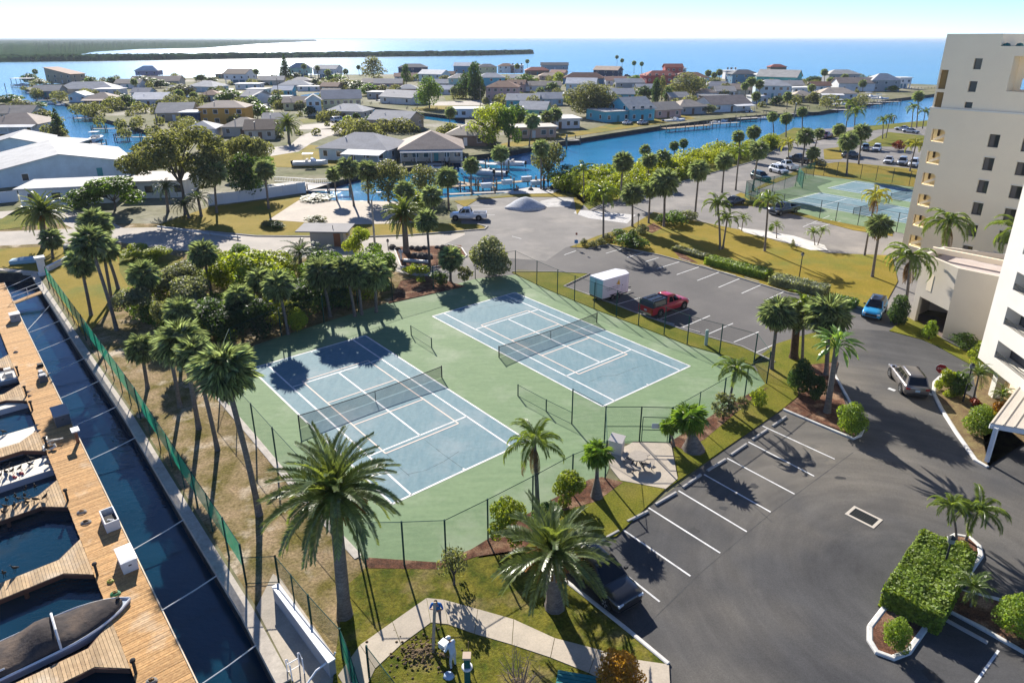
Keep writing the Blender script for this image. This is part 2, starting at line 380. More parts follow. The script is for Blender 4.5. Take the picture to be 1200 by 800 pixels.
sheet('gravel_bed', [(590, 226), (620, 220), (655, 223), (648, 227), (600, 228)], MATS['white_gravel'], .10)
sheet('shell_path', [(864, 267), (900, 272), (930, 277), (966, 288), (970, 294), (950, 294), (915, 283), (872, 273)], mat('shell_path', (.62, .60, .56), (.5, .48, .45), 1, rough=1, grain=.2), .10)
for P in ([(470, 330), (500, 324), (545, 336), (455, 356)], [(612, 645), (560, 653), (512, 668), (432, 667), (424, 654), (512, 660), (552, 645), (640, 590), (690, 563), (705, 560), (730, 566), (700, 588), (660, 600)],
          [(783, 520), (800, 528), (825, 516), (880, 470), (900, 455), (878, 462), (840, 484)], [(936, 466), (931, 444), (950, 428), (982, 425), (978, 440), (1000, 500), (1003, 512), (918, 480)],
          [(752, 269), (766, 262), (776, 268), (764, 274)], [(786, 292), (800, 298), (818, 309), (800, 306)], [(462, 290), (540, 288), (548, 300), (520, 314), (470, 312)]):
    sheet('mulch_bed', P, mulch_m, .10, z0=0)
pad_m = mat('pad_concrete', (.50, .43, .34), (.42, .365, .29), 1.0, rough=.9, grain=.1, gscale=12)
sheet('picnic_pad', [(712, 536), (742, 519), (786, 520), (794, 562), (780, 574), (727, 564), (716, 550)], pad_m, .11, z0=0)

# sidewalk at the bottom, slab by slab
walk = struct(link('sidewalk', None))
top = [(396, 793), (422, 757), (460, 730), (500, 702), (520, 704), (560, 715), (602, 727), (650, 749), (700, 762), (730, 772), (784, 780)]
low = [(418, 830), (440, 785), (470, 757), (505, 731), (525, 733), (556, 744), (600, 757), (645, 772), (690, 790), (725, 808), (786, 815)]
for i in range(len(top) - 1):
    q = [G(*top[i]), G(*top[i + 1]), G(*low[i + 1]), G(*low[i])]
    c = sum(q, Vector()) / 4
    MB().prism([tuple((c + (p - c) * .985)[:2]) for p in q], .0, .115).build('slab', pad_m, walk)
sheet('concrete_pad', [(300, 712), (320, 672), (329, 678), (392, 768), (400, 800), (420, 860), (378, 860), (345, 800)], mat('quay_concrete', (.46, .40, .32), (.36, .32, .26), .7, rough=.9, grain=.1, gscale=10), .02)

# ---------------------------------------------------------------- kerbs, painted lines, wheel stops
kerb_m = mat('kerb_concrete', (.66, .64, .60), (.5, .49, .46), 1.0, rough=.85, grain=.1, gscale=10)
dull_kerb_m = mat('dull_kerb_concrete', (.36, .34, .31), (.27, .26, .24), 1.0, rough=.9, grain=.12)
def kerb(pts, m=kerb_m, w=.2, h=.15, px=True):
    P = [G(*p) if px else Vector((p[0], p[1], 0)) for p in pts]; mb = MB(); L = []; Rr = []
    for i, p in enumerate(P):
        t = (P[min(i + 1, len(P) - 1)] - P[max(i - 1, 0)]).normalized(); nrm = Vector((-t.y, t.x, 0)) * w / 2
        L.append(p + nrm); Rr.append(p - nrm)
    rings = [[(a.x, a.y, .0), (a.x, a.y, h * .8), (a.x * .8 + b.x * .2, a.y * .8 + b.y * .2, h), (b.x * .8 + a.x * .2, b.y * .8 + a.y * .2, h), (b.x, b.y, h * .8), (b.x, b.y, 0)] for a, b in zip(L, Rr)]
    return struct(mb.loft(rings).build('kerb', m))
kerb([(655, 676), (690, 703), (735, 739), (783, 779)], w=.22)
kerb([(600, 319), (650, 319), (691, 321.5), (661, 336), (700, 349.5), (745, 367), (800, 387), (870, 407), (908, 425)], dull_kerb_m)
kerb([(690, 291.5), (712, 287), (775, 300), (840, 318), (925, 344), (990, 356), (1010, 362)], dull_kerb_m)
kerb([(185, 266), (300, 277), (420, 278), (480, 276), (568, 269), (571, 266), (560, 263)], dull_kerb_m, w=.35)
kerb([(918, 480.5), (1000, 515), (1008, 511), (1012, 502), (996, 472), (978, 440)])
kerb([(462, 291), (470, 313), (500, 315), (535, 309), (547, 300), (541, 291), (525, 287)])
kerb([(694, 247), (760, 225.5), (835, 203), (880, 190.5), (905, 178.5), (940, 159)], dull_kerb_m)
BED = [(1157, 548), (1143, 540), (1120, 507), (1103, 480), (1094, 462), (1095, 449), (1105, 440)]
sheet('planting_bed', BED[::-1] + [(1140, 436), (1200, 445), (1230, 470), (1200, 520)], mat('dry_bed_soil', (.22, .17, .07), (.13, .08, .04), 1.2, rough=1, grain=.4, gscale=9, bump=.6, bscale=12), .11, z0=0)
kerb(BED, w=.28)
ISLE = [(1019, 736), (1019, 752), (1027, 765), (1046, 772), (1064, 765), (1102, 712), (1152, 738), (1225, 780), (1235, 722), (1166, 703), (1122, 692), (1149, 652), (1147, 641), (1136, 631), (1120, 628), (1104, 636), (1072, 672), (1042, 706)]
sheet('planting_island', ISLE, mulch_m, .12, z0=0)
kerb(ISLE + ISLE[:1], w=.26, h=.16)
def road_line(a, b, w=.11, m=line_white, z=.030):
    a, b = G(*a), G(*b); t = (b - a).normalized(); n = Vector((-t.y, t.x, 0)) * w / 2
    MB().add([(p.x, p.y, z) for p in (a + n, a - n, b - n, b + n)], [(0, 1, 2, 3)]).build('parking_line', m, lot)
for q in [(730, 671, 773, 705), (729, 620, 809, 675), (760, 595, 844, 648), (795, 575, 875, 623), (825, 556, 903, 600), (852, 537, 931, 579), (877, 518, 954, 558), (893, 499, 978, 538),
          (722, 357, 750, 349), (715, 346, 739, 340), (774, 374, 807, 362), (799, 384, 832, 370), (829, 392, 859, 379), (860, 401, 889, 389), (884, 414, 909, 403),
          (770, 315, 796, 307), (793, 322, 819, 313), (817, 329, 843, 319), (842, 337, 868, 326), (869, 344, 894, 333), (897, 352, 923, 340), (756, 307, 772, 302), (735, 302, 754, 296), (710, 297, 734, 290),
          (661, 299, 675, 294), (600, 277, 611, 280), (1143, 800, 1170, 762), (920, 249, 930, 240), (941, 266, 972, 253), (955, 268, 985, 259), (948, 263, 975, 258), (945, 262, 970, 263),
          (548, 241, 575, 241), (548, 246, 578, 245), (550, 253, 580, 252)]:
    road_line(q[:2], q[2:])
road_line((1041, 455), (1049, 458), .35); road_line((1085, 460), (1093, 463), .35)
stop_m = mat('wheel_stop_concrete', (.44, .42, .39), (.34, .32, .30), 2, rough=.9, grain=.15)
STOPS = [(699, 637, 725, 623, 'beside the parked black car'), (735, 612, 759, 600, 'at the lawn below the concrete picnic pad'), (768, 592, 792, 578, 'touching the corner of the picnic pad'), (800, 572, 821, 557, 'next past the picnic pad corner'),
         (829, 552, 850, 539, 'in the shade of the fat glossy palm'), (856, 534, 875, 521, 'along the lawn strip, fifth from the black car'), (881, 516, 899, 504, 'next to the last stop before the kerbed mulch island'), (905, 500, 921, 489, 'nearest the kerbed mulch island'),
         (789, 301, 815, 310, 'below the queen palm shadow by the hedge'), (817, 310, 838, 317, 'second along the hedge row'), (844, 319, 863, 324, 'third along the hedge row'), (870, 325, 892, 332, 'fourth along the hedge row'),
         (796, 384, 822, 391, 'in front of the bay right of the red pickup'), (770, 375, 790, 381, 'behind the red pickup'), (700, 351, 718, 356, 'behind the cargo trailer'), (1106, 726, 1157, 754, 'in the shade beside the hedge island')]
for x0, y0, x1, y1, w in STOPS:
    a, b = G(x0, y0), G(x1, y1); c = (a + b) / 2; L = min((b - a).length, 2.0); h = .07
    mb = MB().loft([[(x, -.09, 0), (x, -.06, .12), (x, .06, .12), (x, .09, 0)] for x in (-L / 2, L / 2)])
    tag(mb.build('wheel_stop', stop_m, loc=(c.x, c.y, .024), rz=math.atan2(b.y - a.y, b.x - a.x)), 'grey concrete wheel stop ' + w, 'wheel stop', 'wheel stops of the parking bays')
for P in ([(1000, 530), (905, 600), (820, 672), (700, 790)], [(905, 612), (880, 590), (860, 580)], [(1040, 632), (1090, 645), (1120, 655)]):
    p_ = pxy(P); mb = MB()
    for a, b in zip(p_[:-1], p_[1:]):
        n_ = 6
        for k in range(n_):
            u, v = Vector(a).lerp(Vector(b), k / n_), Vector(a).lerp(Vector(b), (k + 1) / n_); w_ = R.uniform(.015, .04); t_ = Vector((-(v - u).y, (v - u).x)).normalized() * w_
            mb.add([(u + t_).to_3d() + Vector((0, 0, .0275)), (u - t_).to_3d() + Vector((0, 0, .0275)), (v - t_).to_3d() + Vector((0, 0, .0275)), (v + t_).to_3d() + Vector((0, 0, .0275))], [(0, 1, 2, 3)])
    mb.build('asphalt_seam', mat('asphalt_seam', (.05, .049, .049), (.07, .07, .07), 3, rough=.9), lot)
stain_m = mat('oil_stain', (.028, .027, .027), (.045, .044, .043), 2, rough=.6); dust_m = mat('dusty_patch', (.155, .14, .115), (.10, .094, .085), 1.5, rough=.95, grain=.3)
for px, py, r_, m_ in ((812, 622, .3, 0), (848, 596, .22, 0), (884, 570, .3, 0), (770, 655, .25, 0), (916, 545, .2, 0), (1092, 792, .35, 0), (985, 560, .25, 0), (948, 524, .5, 1), (972, 541, .4, 1)):
    c = G(px, py); n_ = 11; MB().add([(c.x + r_ * R.uniform(.5, 1.25) * math.cos(6.283 * k / n_) * 1.3, c.y + r_ * R.uniform(.5, 1.25) * math.sin(6.283 * k / n_), .0262) for k in range(n_)], [tuple(range(n_))]).build('stain', dust_m if m_ else stain_m, lot)
# storm drain in the lot
dr = thing('storm_drain', 'rectangular black storm drain grate in a concrete frame in the asphalt', 'drain', G(1012, 606), GA)
mb = MB(); [mb.box(x, y, .02, sx, sy, .03) for x, y, sx, sy in ((0, .52, 1.7, .16), (0, -.52, 1.7, .16), (.77, 0, .16, .88), (-.77, 0, .16, .88))]; mb.build('frame', mat('drain_concrete', (.5, .45, .38), rough=.9), dr)
MB().box(0, 0, .015, 1.38, .88, .01).build('pit_shade', black, dr)  # flat black sheet stands in for the dark below the grate
mb = MB(); [mb.box(-.66 + i * .12, 0, .026, .05, .88, .02) for i in range(12)]; mb.build('grate', dark_steel, dr)
# far shores
def mangrove(name, strip, h, step, m, seed):
    """a wooded shore: bumpy canopy over the band between two lines of points (front, back)"""
    rr = random.Random(seed); mb = MB()
    fr = [G(*p) for p in strip[0]]; bk = [G(*p) for p in strip[1]]
    def along(P, t):
        x = t * (len(P) - 1); i = min(int(x), len(P) - 2); return P[i].lerp(P[i + 1], x - i)
    nu = step; nv = 14; idx = {}; vs = []
    for i in range(nu + 1):
        for j in range(nv + 1):
            p = along(fr, i / nu).lerp(along(bk, i / nu), j / nv)
            edge = 0 if j == 0 or i in (0, nu) else h * (.55 + .6 * rr.random())
            vs.append((p.x + rr.uniform(-3, 3), p.y + rr.uniform(-3, 3), -1.3 + edge))
    fs = []
    for i in range(nu):
        for j in range(nv):
            a = i * (nv + 1) + j; fs.append((a, a + nv + 1, a + nv + 2, a + 1))
    return stuff(mb.add(vs, fs).build(name, m))
mang_m = mat('mangrove_canopy', (.045, .085, .035), (.02, .045, .025), .03, rough=1, spec=0, grain=.5, gscale=.12)
mangrove('mangrove_island', ([(-150, 73), (40, 71.5), (90, 71), (200, 69.5), (400, 66.5), (560, 64.5), (625, 62.5)], [(-150, 69), (40, 68.5), (90, 68), (200, 67), (400, 64.5), (560, 62.8), (624, 61.5)]), 6.5, 300, mang_m, 1)
mangrove('mangrove_shore', ([(-150, 69.5), (40, 69), (80, 66), (110, 60.5), (160, 57.5), (240, 56), (300, 51.5), (372, 48.2)], [(-150, 46.8), (40, 46.8), (80, 46.8), (110, 46.8), (160, 46.8), (240, 46.9), (300, 47), (370, 47.2)]), 10, 240, mang_m, 2)
# ================================================================ tennis courts
PAVE = [(604, 322), (640, 339), (700, 364), (750, 383), (806, 405), (845, 416), (880, 427), (897, 450), (870, 470), (840, 487), (785, 520), (708, 519), (714, 548), (708, 562), (670, 579), (624, 606), (552, 648), (512, 663), (432, 662), (420, 651),
        (360, 585), (300, 514), (257, 465), (274, 420), (300, 404), (380, 378), (460, 353), (557, 327)]
pv = sheet('court_pavement', PAVE, court_g_m, .03, z0=0)
rim = mat('pale_concrete_rim', (.55, .50, .43), (.42, .38, .33), 2, rough=.9, grain=.15)
kerb([(604, 320), (640, 337.5), (700, 362.5), (750, 381.5), (806, 403.5), (845, 414.5), (881, 425.5)], rim, .28, .06)
kerb([(256, 465), (300, 516), (360, 588), (420, 653)], rim, .45, .05)
def court(x0, y0, a, label, lines=True, z=.036):
    v = Vector((math.cos(a), math.sin(a), 0)); u = Vector((-v.y, v.x, 0)); O = Vector((x0, y0, 0)); W, L = 10.97, 23.77
    P = lambda s, t, zz=z: O + u * s + v * t + Vector((0, 0, zz))
    o = struct(MB().add([P(0, 0), P(0, L), P(W, L), P(W, 0)], [(3, 2, 1, 0)]).build('court_surface', court_b_m))
    def ln(s0, t0, s1, t1, w=.07, m=line_white, zz=.004):
        if s0 == s1: q = [P(s0 - w, t0), P(s0 + w, t0), P(s0 + w, t1), P(s0 - w, t1)]
        else: q = [P(s0, t0 - w), P(s1, t0 - w), P(s1, t0 + w), P(s0, t0 + w)]
        MB().add([(p.x, p.y, z + zz) for p in q], [(3, 2, 1, 0)]).build('court_line', m, o)
    for s in (0, W): ln(s, 0, s, L)
    for s in (1.37, W - 1.37): ln(s, .0, s, L)
    for t in (0, L): ln(0, t, W, t, .08)
    for t in (L / 2 - 6.4, L / 2 + 6.4): ln(1.37, t, W - 1.37, t)
    ln(W / 2, L / 2 - 6.4, W / 2, L / 2 + 6.4)
    ln(W / 2, L - .25, W / 2, L, zz=.006); ln(W / 2, 0, W / 2, .25, zz=.006)
    if lines:
        for s in (W / 2 - 3.05, W / 2 + 3.05): ln(s, L / 2 - 6.85, s, L / 2 + 6.85, .055, peach, .008)
        for t in (L / 2 - 6.85, L / 2 + 6.85, L / 2 - 2.13, L / 2 + 2.13): ln(W / 2 - 3.05, t, W / 2 + 3.05, t, .055, peach, .010)
    # net across the middle, posts outside the lines
    c = P(W / 2, L / 2, .03); t = thing('tennis_net', label, 'net', c, a + math.pi / 2)
    hw = W / 2 + .75
    for s in (-hw, hw):
        MB().tube([(s, 0, 0), (s, 0, 1.12)], .05, 8).build('post', dark_steel, t)
    n = 16; vs = []
    for i in range(n + 1):
        x = -hw + 2 * hw * i / n; zt = 1.07 - .155 * (1 - (x / hw) ** 2); vs += [(x, 0, .04), (x, 0, zt - .05), (x, 0, zt)]
    MB().add(vs, [(3 * i, 3 * i + 3, 3 * i + 4, 3 * i + 1) for i in range(n)]).build('netting', NET, t)
    mb = MB(); mb.loft([[(x, -.012, z - .06), (x, .012, z - .06), (x, .012, z), (x, -.012, z)] for x, y, z in vs[2::3]]); mb.build('headband', mat('net_band', (.035, .04, .045), rough=.8), t)
    mb = MB(); mb.box(0, 0, .02, .05, .02, .86); mb.build('centre_strap', mat('net_band', (0, 0, 0)), t)
    return o
def cracks():
    cm = mat('court_crack', (.07, .10, .11), rough=.9)
    for P in ([(497, 515), (520, 533), (545, 551)], [(478, 556), (500, 551), (520, 541), (538, 529)], [(452, 531), (466, 546), (480, 558)], [(690, 448), (706, 441), (722, 440), (745, 431), (760, 427)], [(390, 425), (400, 433), (412, 437)], [(560, 362), (585, 358), (604, 352)]):
        q = pxy(P); mb = MB()
        for a, b in zip(q[:-1], q[1:]):
            for k in range(5):
                u, v = Vector(a).lerp(Vector(b), k / 5), Vector(a).lerp(Vector(b), (k + 1) / 5); w = R.uniform(.008, .022); t = Vector((-(v - u).y, (v - u).x)).normalized() * w
                mb.add([(p.x, p.y, .0385) for p in (u + t, u - t, v - t, v + t)], [(0, 1, 2, 3)])
        mb.build('court_crack', cm, pv)
cracks()
NET = mesh_mat('net_cord', (.02, .035, .05), .42)
CHAIN = mesh_mat('green_chain_link', (.05, .16, .12), .13)
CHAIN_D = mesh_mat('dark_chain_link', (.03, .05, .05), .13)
SCREEN = mesh_mat('green_wind_screen', (.015, .20, .12), .75, .45)
court(-8.1425, 64.793, -.881, 'dark tennis net across the court nearer the red pickup and trailer')
court(-22.478, 52.942, -.879, 'dark tennis net across the court nearer the row of tall bent palms')
A0 = G(970, 220.6); aa = GA - .02
court(A0.x, A0.y, aa, 'low dark net on the far court beside the building edge', lines=False)
B0 = G(920, 238); B0 = A0 - GU * 16.0 + GV * 1.0
court(B0.x, B0.y, aa, 'low dark net on the far court next to the parked dark pickup', lines=False)
sheet('court_pavement', [(872, 230), (905, 225), (930, 219), (936, 204), (960, 206.5), (1075, 219), (1100, 240), (1070, 280), (1058, 273.5), (1005, 264.5), (960, 256), (886, 241)], court_g_m, .028, z0=0)

def fence(pts, h, label, name='chain_link_fence', cover=None, post_m=None, r=.035, spacing=3.0, gate_at=None, rails=(1.0,), px=True, zb=0.0, skip_bottom=0.0, group=None):
    """posts, rails and mesh panels along a line of ground points"""
    P = [G(*p) if px else Vector(p) for p in pts]
    t = thing(name, label, 'fence', (P[0].x, P[0].y, zb), group=group); O = Vector((P[0].x, P[0].y, 0)); pm = post_m or green_steel
    seen = []
    for i in range(len(P) - 1):
        a, b = P[i] - O, P[i + 1] - O; n = max(1, round((b - a).length / spacing))
        for k in range(n):
            p, q = a.lerp(b, k / n), a.lerp(b, (k + 1) / n)
            for e in ((p, q) if (k == 0 and i == 0) else (q,)):
                MB().tube([(e.x, e.y, 0), (e.x, e.y, h + .05)], r * (1.5 if (e - a).length < .01 or (e - b).length < .01 else 1), 6).build('post', pm, t)
            for f in rails: MB().tube([(p.x, p.y, h * f), (q.x, q.y, h * f)], r * .6, 5, False).build('rail', pm, t)
            MB().add([(p.x, p.y, skip_bottom), (q.x, q.y, skip_bottom), (q.x, q.y, h), (p.x, p.y, h)], [(0, 1, 2, 3)]).build('mesh_panel', cover or CHAIN, t)
    return t
FH = 2.9
fence([(557, 327), (604, 321), (629, 334), (653, 345), (673, 353), (696, 362), (722, 372), (748, 382), (778, 393), (805, 404), (843, 415), (883, 427), (898, 450)], FH, 'tall green chain link court fence along the grass beside the red pickup', cover=CHAIN_D, spacing=4)
fence([(898, 450), (872, 468), (846, 483), (785, 520)], FH, 'tall green chain link court fence beside the shrubs and the kerbed lawn strip', spacing=4)
fence([(708, 519), (670, 497)], FH, 'tall fence section between the two courts by the picnic pad', spacing=6)
fence([(670, 497), (640, 482), (607, 464)], 1.0, 'low green divider fence between the courts nearer the picnic pad', spacing=2.8, rails=(1.0, .03))
fence([(506, 408), (482, 393)], 1.0, 'low green divider fence between the courts nearer the palm grove', spacing=3, rails=(1.0, .03))
fence([(708, 519), (709, 562), (670, 579), (624, 606), (572, 635), (523, 661), (474, 663), (429, 664), (421, 652)], FH, 'tall green chain link fence at the bottom end of the near tennis court', spacing=5)
fence([(421, 652), (360, 586), (325, 545), (300, 515), (258, 466), (274, 420)], FH, 'tall green chain link fence along the court side facing the seawall palms', spacing=3.2, rails=(1.0,), cover=CHAIN_D)
fence([(460, 353), (420, 366), (380, 379), (330, 394), (274, 420)], FH, 'tall chain link fence behind the shaded near court under the palm grove', spacing=4, cover=CHAIN_D)
fence([(557, 327), (508, 340), (460, 353)], FH, 'tall chain link fence at the far court end below the rock garden', spacing=4, cover=CHAIN_D)
# gate towards the picnic pad
g0, g1, g2 = G(708, 519), G(749, 519), G(784, 520)
t = thing('court_gate', 'green framed chain link gate with a small sign beside the picnic table', 'gate', g0); d1 = g1 - g0; d2 = g2 - g0
for p, q in ((Vector(), d1), (d1, d2)):
    for e in (p, q): MB().tube([(e.x, e.y, 0), (e.x, e.y, FH)], .05, 6).build('post', green_steel, t)
    for z in (FH, 1.35, .12): MB().tube([(p.x, p.y, z), (q.x, q.y, z)], .028, 5).build('rail', green_steel, t)
    MB().add([(p.x, p.y, .1), (q.x, q.y, .1), (q.x, q.y, FH), (p.x, p.y, FH)], [(0, 1, 2, 3)]).build('mesh_panel', CHAIN, t)
lf = MB(); e0, e1 = d1.lerp(d2, .07), d1.lerp(d2, .93)
for p, q in (((e0.x, e0.y, .15), (e0.x, e0.y, 2.1)), ((e1.x, e1.y, .15), (e1.x, e1.y, 2.1)), ((e0.x, e0.y, 2.1), (e1.x, e1.y, 2.1)), ((e0.x, e0.y, 1.1), (e1.x, e1.y, 1.1))): lf.tube([p, q], .03, 5)
gl = lf.build('gate_leaf', green_steel, t)
m = d1.lerp(d2, .5); MB().box(m.x, m.y - .06, 1.25, .55, .02, .4).build('sign', mat('gate_sign', (.45, .5, .55), rough=.5), gl)
# far court fences and screens
fence([(886, 241), (905, 245), (917, 248), (960, 256), (979, 259), (1005, 264), (1050, 272), (1100, 282)], FH, 'far court chain link fence beside the lot with the dark pickup', spacing=5, cover=CHAIN_D, post_m=dark_steel)
fence([(953, 207), (965, 206), (980, 207), (1008, 210), (1026, 212), (1045, 215), (1065, 218), (1090, 221)], FH, 'far chain link fence between the far courts and the dry lawn', spacing=5, cover=CHAIN_D, post_m=dark_steel)
fence([(886, 241), (873, 231), (905, 225), (932, 219), (940, 221)], 2.9, 'green screened fence corner beside the dark green parked car', cover=mesh_mat('pale_green_screen', (.02, .16, .12), .45), spacing=4)
fence([(940, 221), (934, 213), (953, 207)], 2.9, 'green screened fence jog beyond the far court', cover=mesh_mat('far_green_screen', (.015, .16, .11), .5), spacing=4)
# ---------------------------------------------------------------- picnic pad furniture
wood_grey = mat('weathered_wood', (.45, .39, .32), (.32, .28, .23), 4, rough=.9, stretch=(1, 8, 1))
pc = G(747, 547); t = thing('picnic_table', 'round light grey picnic table with curved benches on the concrete pad', 'table', (pc.x, pc.y, .11), .3)
MB().lathe([(.02, .70), (.62, .70), (.64, .73), (.62, .76), (.01, .76)], 8).build('tabletop', wood_grey, t)
mb = MB()
for k in range(4):
    w = k * math.pi / 2 + math.pi / 4; mb.tube([(.05 * math.cos(w), .05 * math.sin(w), .68), (.42 * math.cos(w), .42 * math.sin(w), .0)], .035, 6); mb.tube([(.3 * math.cos(w), .3 * math.sin(w), .25), (.95 * math.cos(w), .95 * math.sin(w), .4)], .03, 5)
    mb.tube([(.95 * math.cos(w), .95 * math.sin(w), .4), (.95 * math.cos(w), .95 * math.sin(w), 0)], .03, 5)
mb.build('frame', dark_steel, t)
for k in range(4):
    w0 = k * math.pi / 2 + math.pi / 4; vs = []
    ring = [[(r * math.cos(w0 + q * .13), r * math.sin(w0 + q * .13), z) for r, z in ((.80, .41), (1.10, .41), (1.10, .46), (.80, .46))] for q in range(-4, 5)]
    MB().loft(ring).build('bench', wood_grey, t)
bp = G(722, 531); t = thing('storage_box', 'pale boxy bin with a slanted lid against the fence at the picnic pad', 'bin', (bp.x, bp.y, .11), GA + .4)
MB().add([(-.45, -.3, 0), (.45, -.3, 0), (.45, .3, 0), (-.45, .3, 0), (-.45, -.3, .95), (.45, -.3, .95), (.45, .3, 1.15), (-.45, .3, 1.15)], [(0, 1, 5, 4), (1, 2, 6, 5), (2, 3, 7, 6), (3, 0, 4, 7)]).build('body', mat('pale_plastic', (.62, .56, .5), rough=.6), t)
MB().add([(-.5, -.36, .94), (.5, -.36, .94), (.5, .36, 1.18), (-.5, .36, 1.18), (-.5, -.36, .99), (.5, -.36, .99), (.5, .36, 1.23), (-.5, .36, 1.23)], [(0, 3, 2, 1), (4, 5, 6, 7), (0, 1, 5, 4), (1, 2, 6, 5), (2, 3, 7, 6), (3, 0, 4, 7)]).build('lid', MATS['pale_plastic'], t)
# ================================================================ condominium blocks, carport, gatehouse
stucco = mat('cream_stucco', (.90, .77, .57), (.87, .74, .55), .4, rough=.9, spec=.15, grain=.05, gscale=30)
stucco_w = mat('pale_stucco', (.76, .72, .64), (.72, .68, .60), .4, rough=.9, spec=.15, grain=.05, gscale=30)
cream_in = mat('lit_gallery_wall', (.86, .72, .42), rough=.8)  # bright yellow puts the sunlit look of the galleries into the colour
brown_glass = glass('bronze_glass', (.05, .035, .022), .1)
pane_m = glass('tower_window_glass', (.03, .032, .036), .06)
blind_m = mat('window_blind', (.13, .12, .115), rough=.6)
frame_m = mat('bronze_frame', (.08, .07, .06), rough=.5)
roof_flat = mat('flat_roof', (.52, .44, .40), (.43, .37, .33), .6, rough=.95, grain=.1, gscale=8)
def wall_with_holes(mb, O, U, W, H, holes, depth, N, thick=None):
    """a wall in plane (O; U along, Z up), rectangular openings with reveals set back by depth along -N"""
    xs = sorted({0, W} | {h[0] for h in holes} | {h[2] for h in holes}); zs = sorted({0, H} | {h[1] for h in holes} | {h[3] for h in holes})
    pt = lambda x, z, dd=0: tuple(O + U * x + Vector((0, 0, z)) - N * dd)
    for i in range(len(xs) - 1):
        for j in range(len(zs) - 1):
            cx, cz = (xs[i] + xs[i + 1]) / 2, (zs[j] + zs[j + 1]) / 2
            if any(h[0] < cx < h[2] and h[1] < cz < h[3] for h in holes): continue
            mb.add([pt(xs[i], zs[j]), pt(xs[i + 1], zs[j]), pt(xs[i + 1], zs[j + 1]), pt(xs[i], zs[j + 1])], [(0, 1, 2, 3)])
    for x0, z0, x1, z1 in holes:
        mb.add([pt(x0, z0), pt(x1, z0), pt(x1, z1), pt(x0, z1), pt(x0, z0, depth), pt(x1, z0, depth), pt(x1, z1, depth), pt(x0, z1, depth)], [(0, 1, 5, 4), (1, 2, 6, 5), (2, 3, 7, 6), (3, 0, 4, 7)])
# far tower: long facade along GV (to the right it comes nearer), narrow end facing the courts
T0 = Vector((48.9, 82.7, 0)); N1 = -GU; FW, TH, LZ = 26.0, 27.05, 18.9
tw = thing('condo_tower', 'tall cream condominium tower with yellow lit gallery openings and small dark windows', 'building', T0)
O = Vector(); fl = 2.56; ZL = Vector((0, 0, LZ))
gal = []; wins = []
for k in range(6):
    z = 15.2 - k * fl
    if z < .3: continue
    gal.append((.7, z, 2.15, z + 1.45)); wins.append((6.6, z + .02, 7.65, z + .02 + 1.42))
    wins.append((9.8, z + -.1, 10.9, z + -.1 + 1.42))
up = lambda p, z: (p.x, p.y, z)
mb = MB(); wall_with_holes(mb, O, GV, FW, LZ, gal + wins, .35, N1)
dp = 16.0; P0, P1, P2, P3 = O, GV * FW, GV * FW + GU * dp, GU * dp
wall_with_holes(mb, P3, -GU, dp, LZ, [(dp - 1.6, z0 + .05, dp - .35, z1) for x0, z0, x1, z1 in gal], .25, -GV)
for a, b in ((P1, P2), (P2, P3)): mb.add([up(a, 0), up(b, 0), up(b, LZ), up(a, LZ)], [(0, 1, 2, 3)])
mb.add([up(P0, LZ), up(P1, LZ), up(P2, LZ), up(P3, LZ)], [(0, 1, 2, 3)])
mb.build('wall', stucco, tw)
Ou = O + GV * .05 - N1 * .3; OuZ = Ou + ZL; UH = TH - LZ; RH = UH - 1.25
uw = [(.15, .15, .95, 1.85), (.15, 2.2, .95, 4.3)]; sq = [(3.3, .3, 4.1, .95), (3.3, 2.05, 4.1, 3.2), (3.3, 4.45, 4.1, 5.6)]
terr = [(7.0, 2.3, 12.5, 5.9)]
mb = MB(); wall_with_holes(mb, OuZ, GV, FW - .1, RH, uw + sq + terr, .35, N1)
S1, S2 = 5.5, 9.0                                  # roof block
wall_with_holes(mb, OuZ + Vector((0, 0, RH)), GV, S1, UH - RH, [], .3, N1)
A_, B_, C_, D_ = Ou, Ou + GV * S1, Ou + GV * S1 + GU * S2, Ou + GU * S2
mb.add([up(B_, LZ + RH), up(C_, LZ + RH), up(C_, TH), up(B_, TH)], [(0, 1, 2, 3)]); mb.add([up(C_, LZ), up(D_, LZ), up(D_, TH), up(C_, TH)], [(0, 1, 2, 3)]); mb.add([up(D_, LZ), up(A_, LZ), up(A_, TH), up(D_, TH)], [(0, 1, 2, 3)])
mb.add([up(A_, TH), up(B_, TH), up(C_, TH), up(D_, TH)], [(0, 1, 2, 3)])
mb.build('upper_wall', stucco, tw)
# roof of the right part (a strip each side of the open terrace), terrace floor and reveals, parapet
mb = MB(); E0, E1_ = Ou + GV * S1, Ou + GV * (FW - .1); zt = LZ + RH - .25
mb.add([up(E0, zt), up(E1_, zt), up(E1_ + GU * 4.5, zt), up(E0 + GU * 4.5, zt)], [(0, 1, 2, 3)])
Ta, Tb = Ou + GV * 7.0, Ou + GV * 12.5
for z in (LZ + 2.3, LZ + 5.9): mb.add([up(Ta, z), up(Tb, z), up(Tb + GU * 4.4, z), up(Ta + GU * 4.4, z)], [(0, 1, 2, 3)])
for t_ in (Ta, Tb): mb.add([up(t_ + GU * .3, LZ + 2.3), up(t_ + GU * 2.2, LZ + 2.3), up(t_ + GU * 2.2, LZ + 5.9), up(t_ + GU * .3, LZ + 5.9)], [(0, 1, 2, 3)])
bk = [(7.6, .1, 9.3, 1.25), (7.6, 2.35, 9.3, 3.5), (9.6, .1, 12, 1.25), (9.6, 2.35, 12, 3.5)]
wall_with_holes(mb, Ou + GU * 2.2 + Vector((0, 0, LZ + 2.3)), GV, 13, 3.6, bk, .3, N1)
mb.build('terrace', stucco, tw)
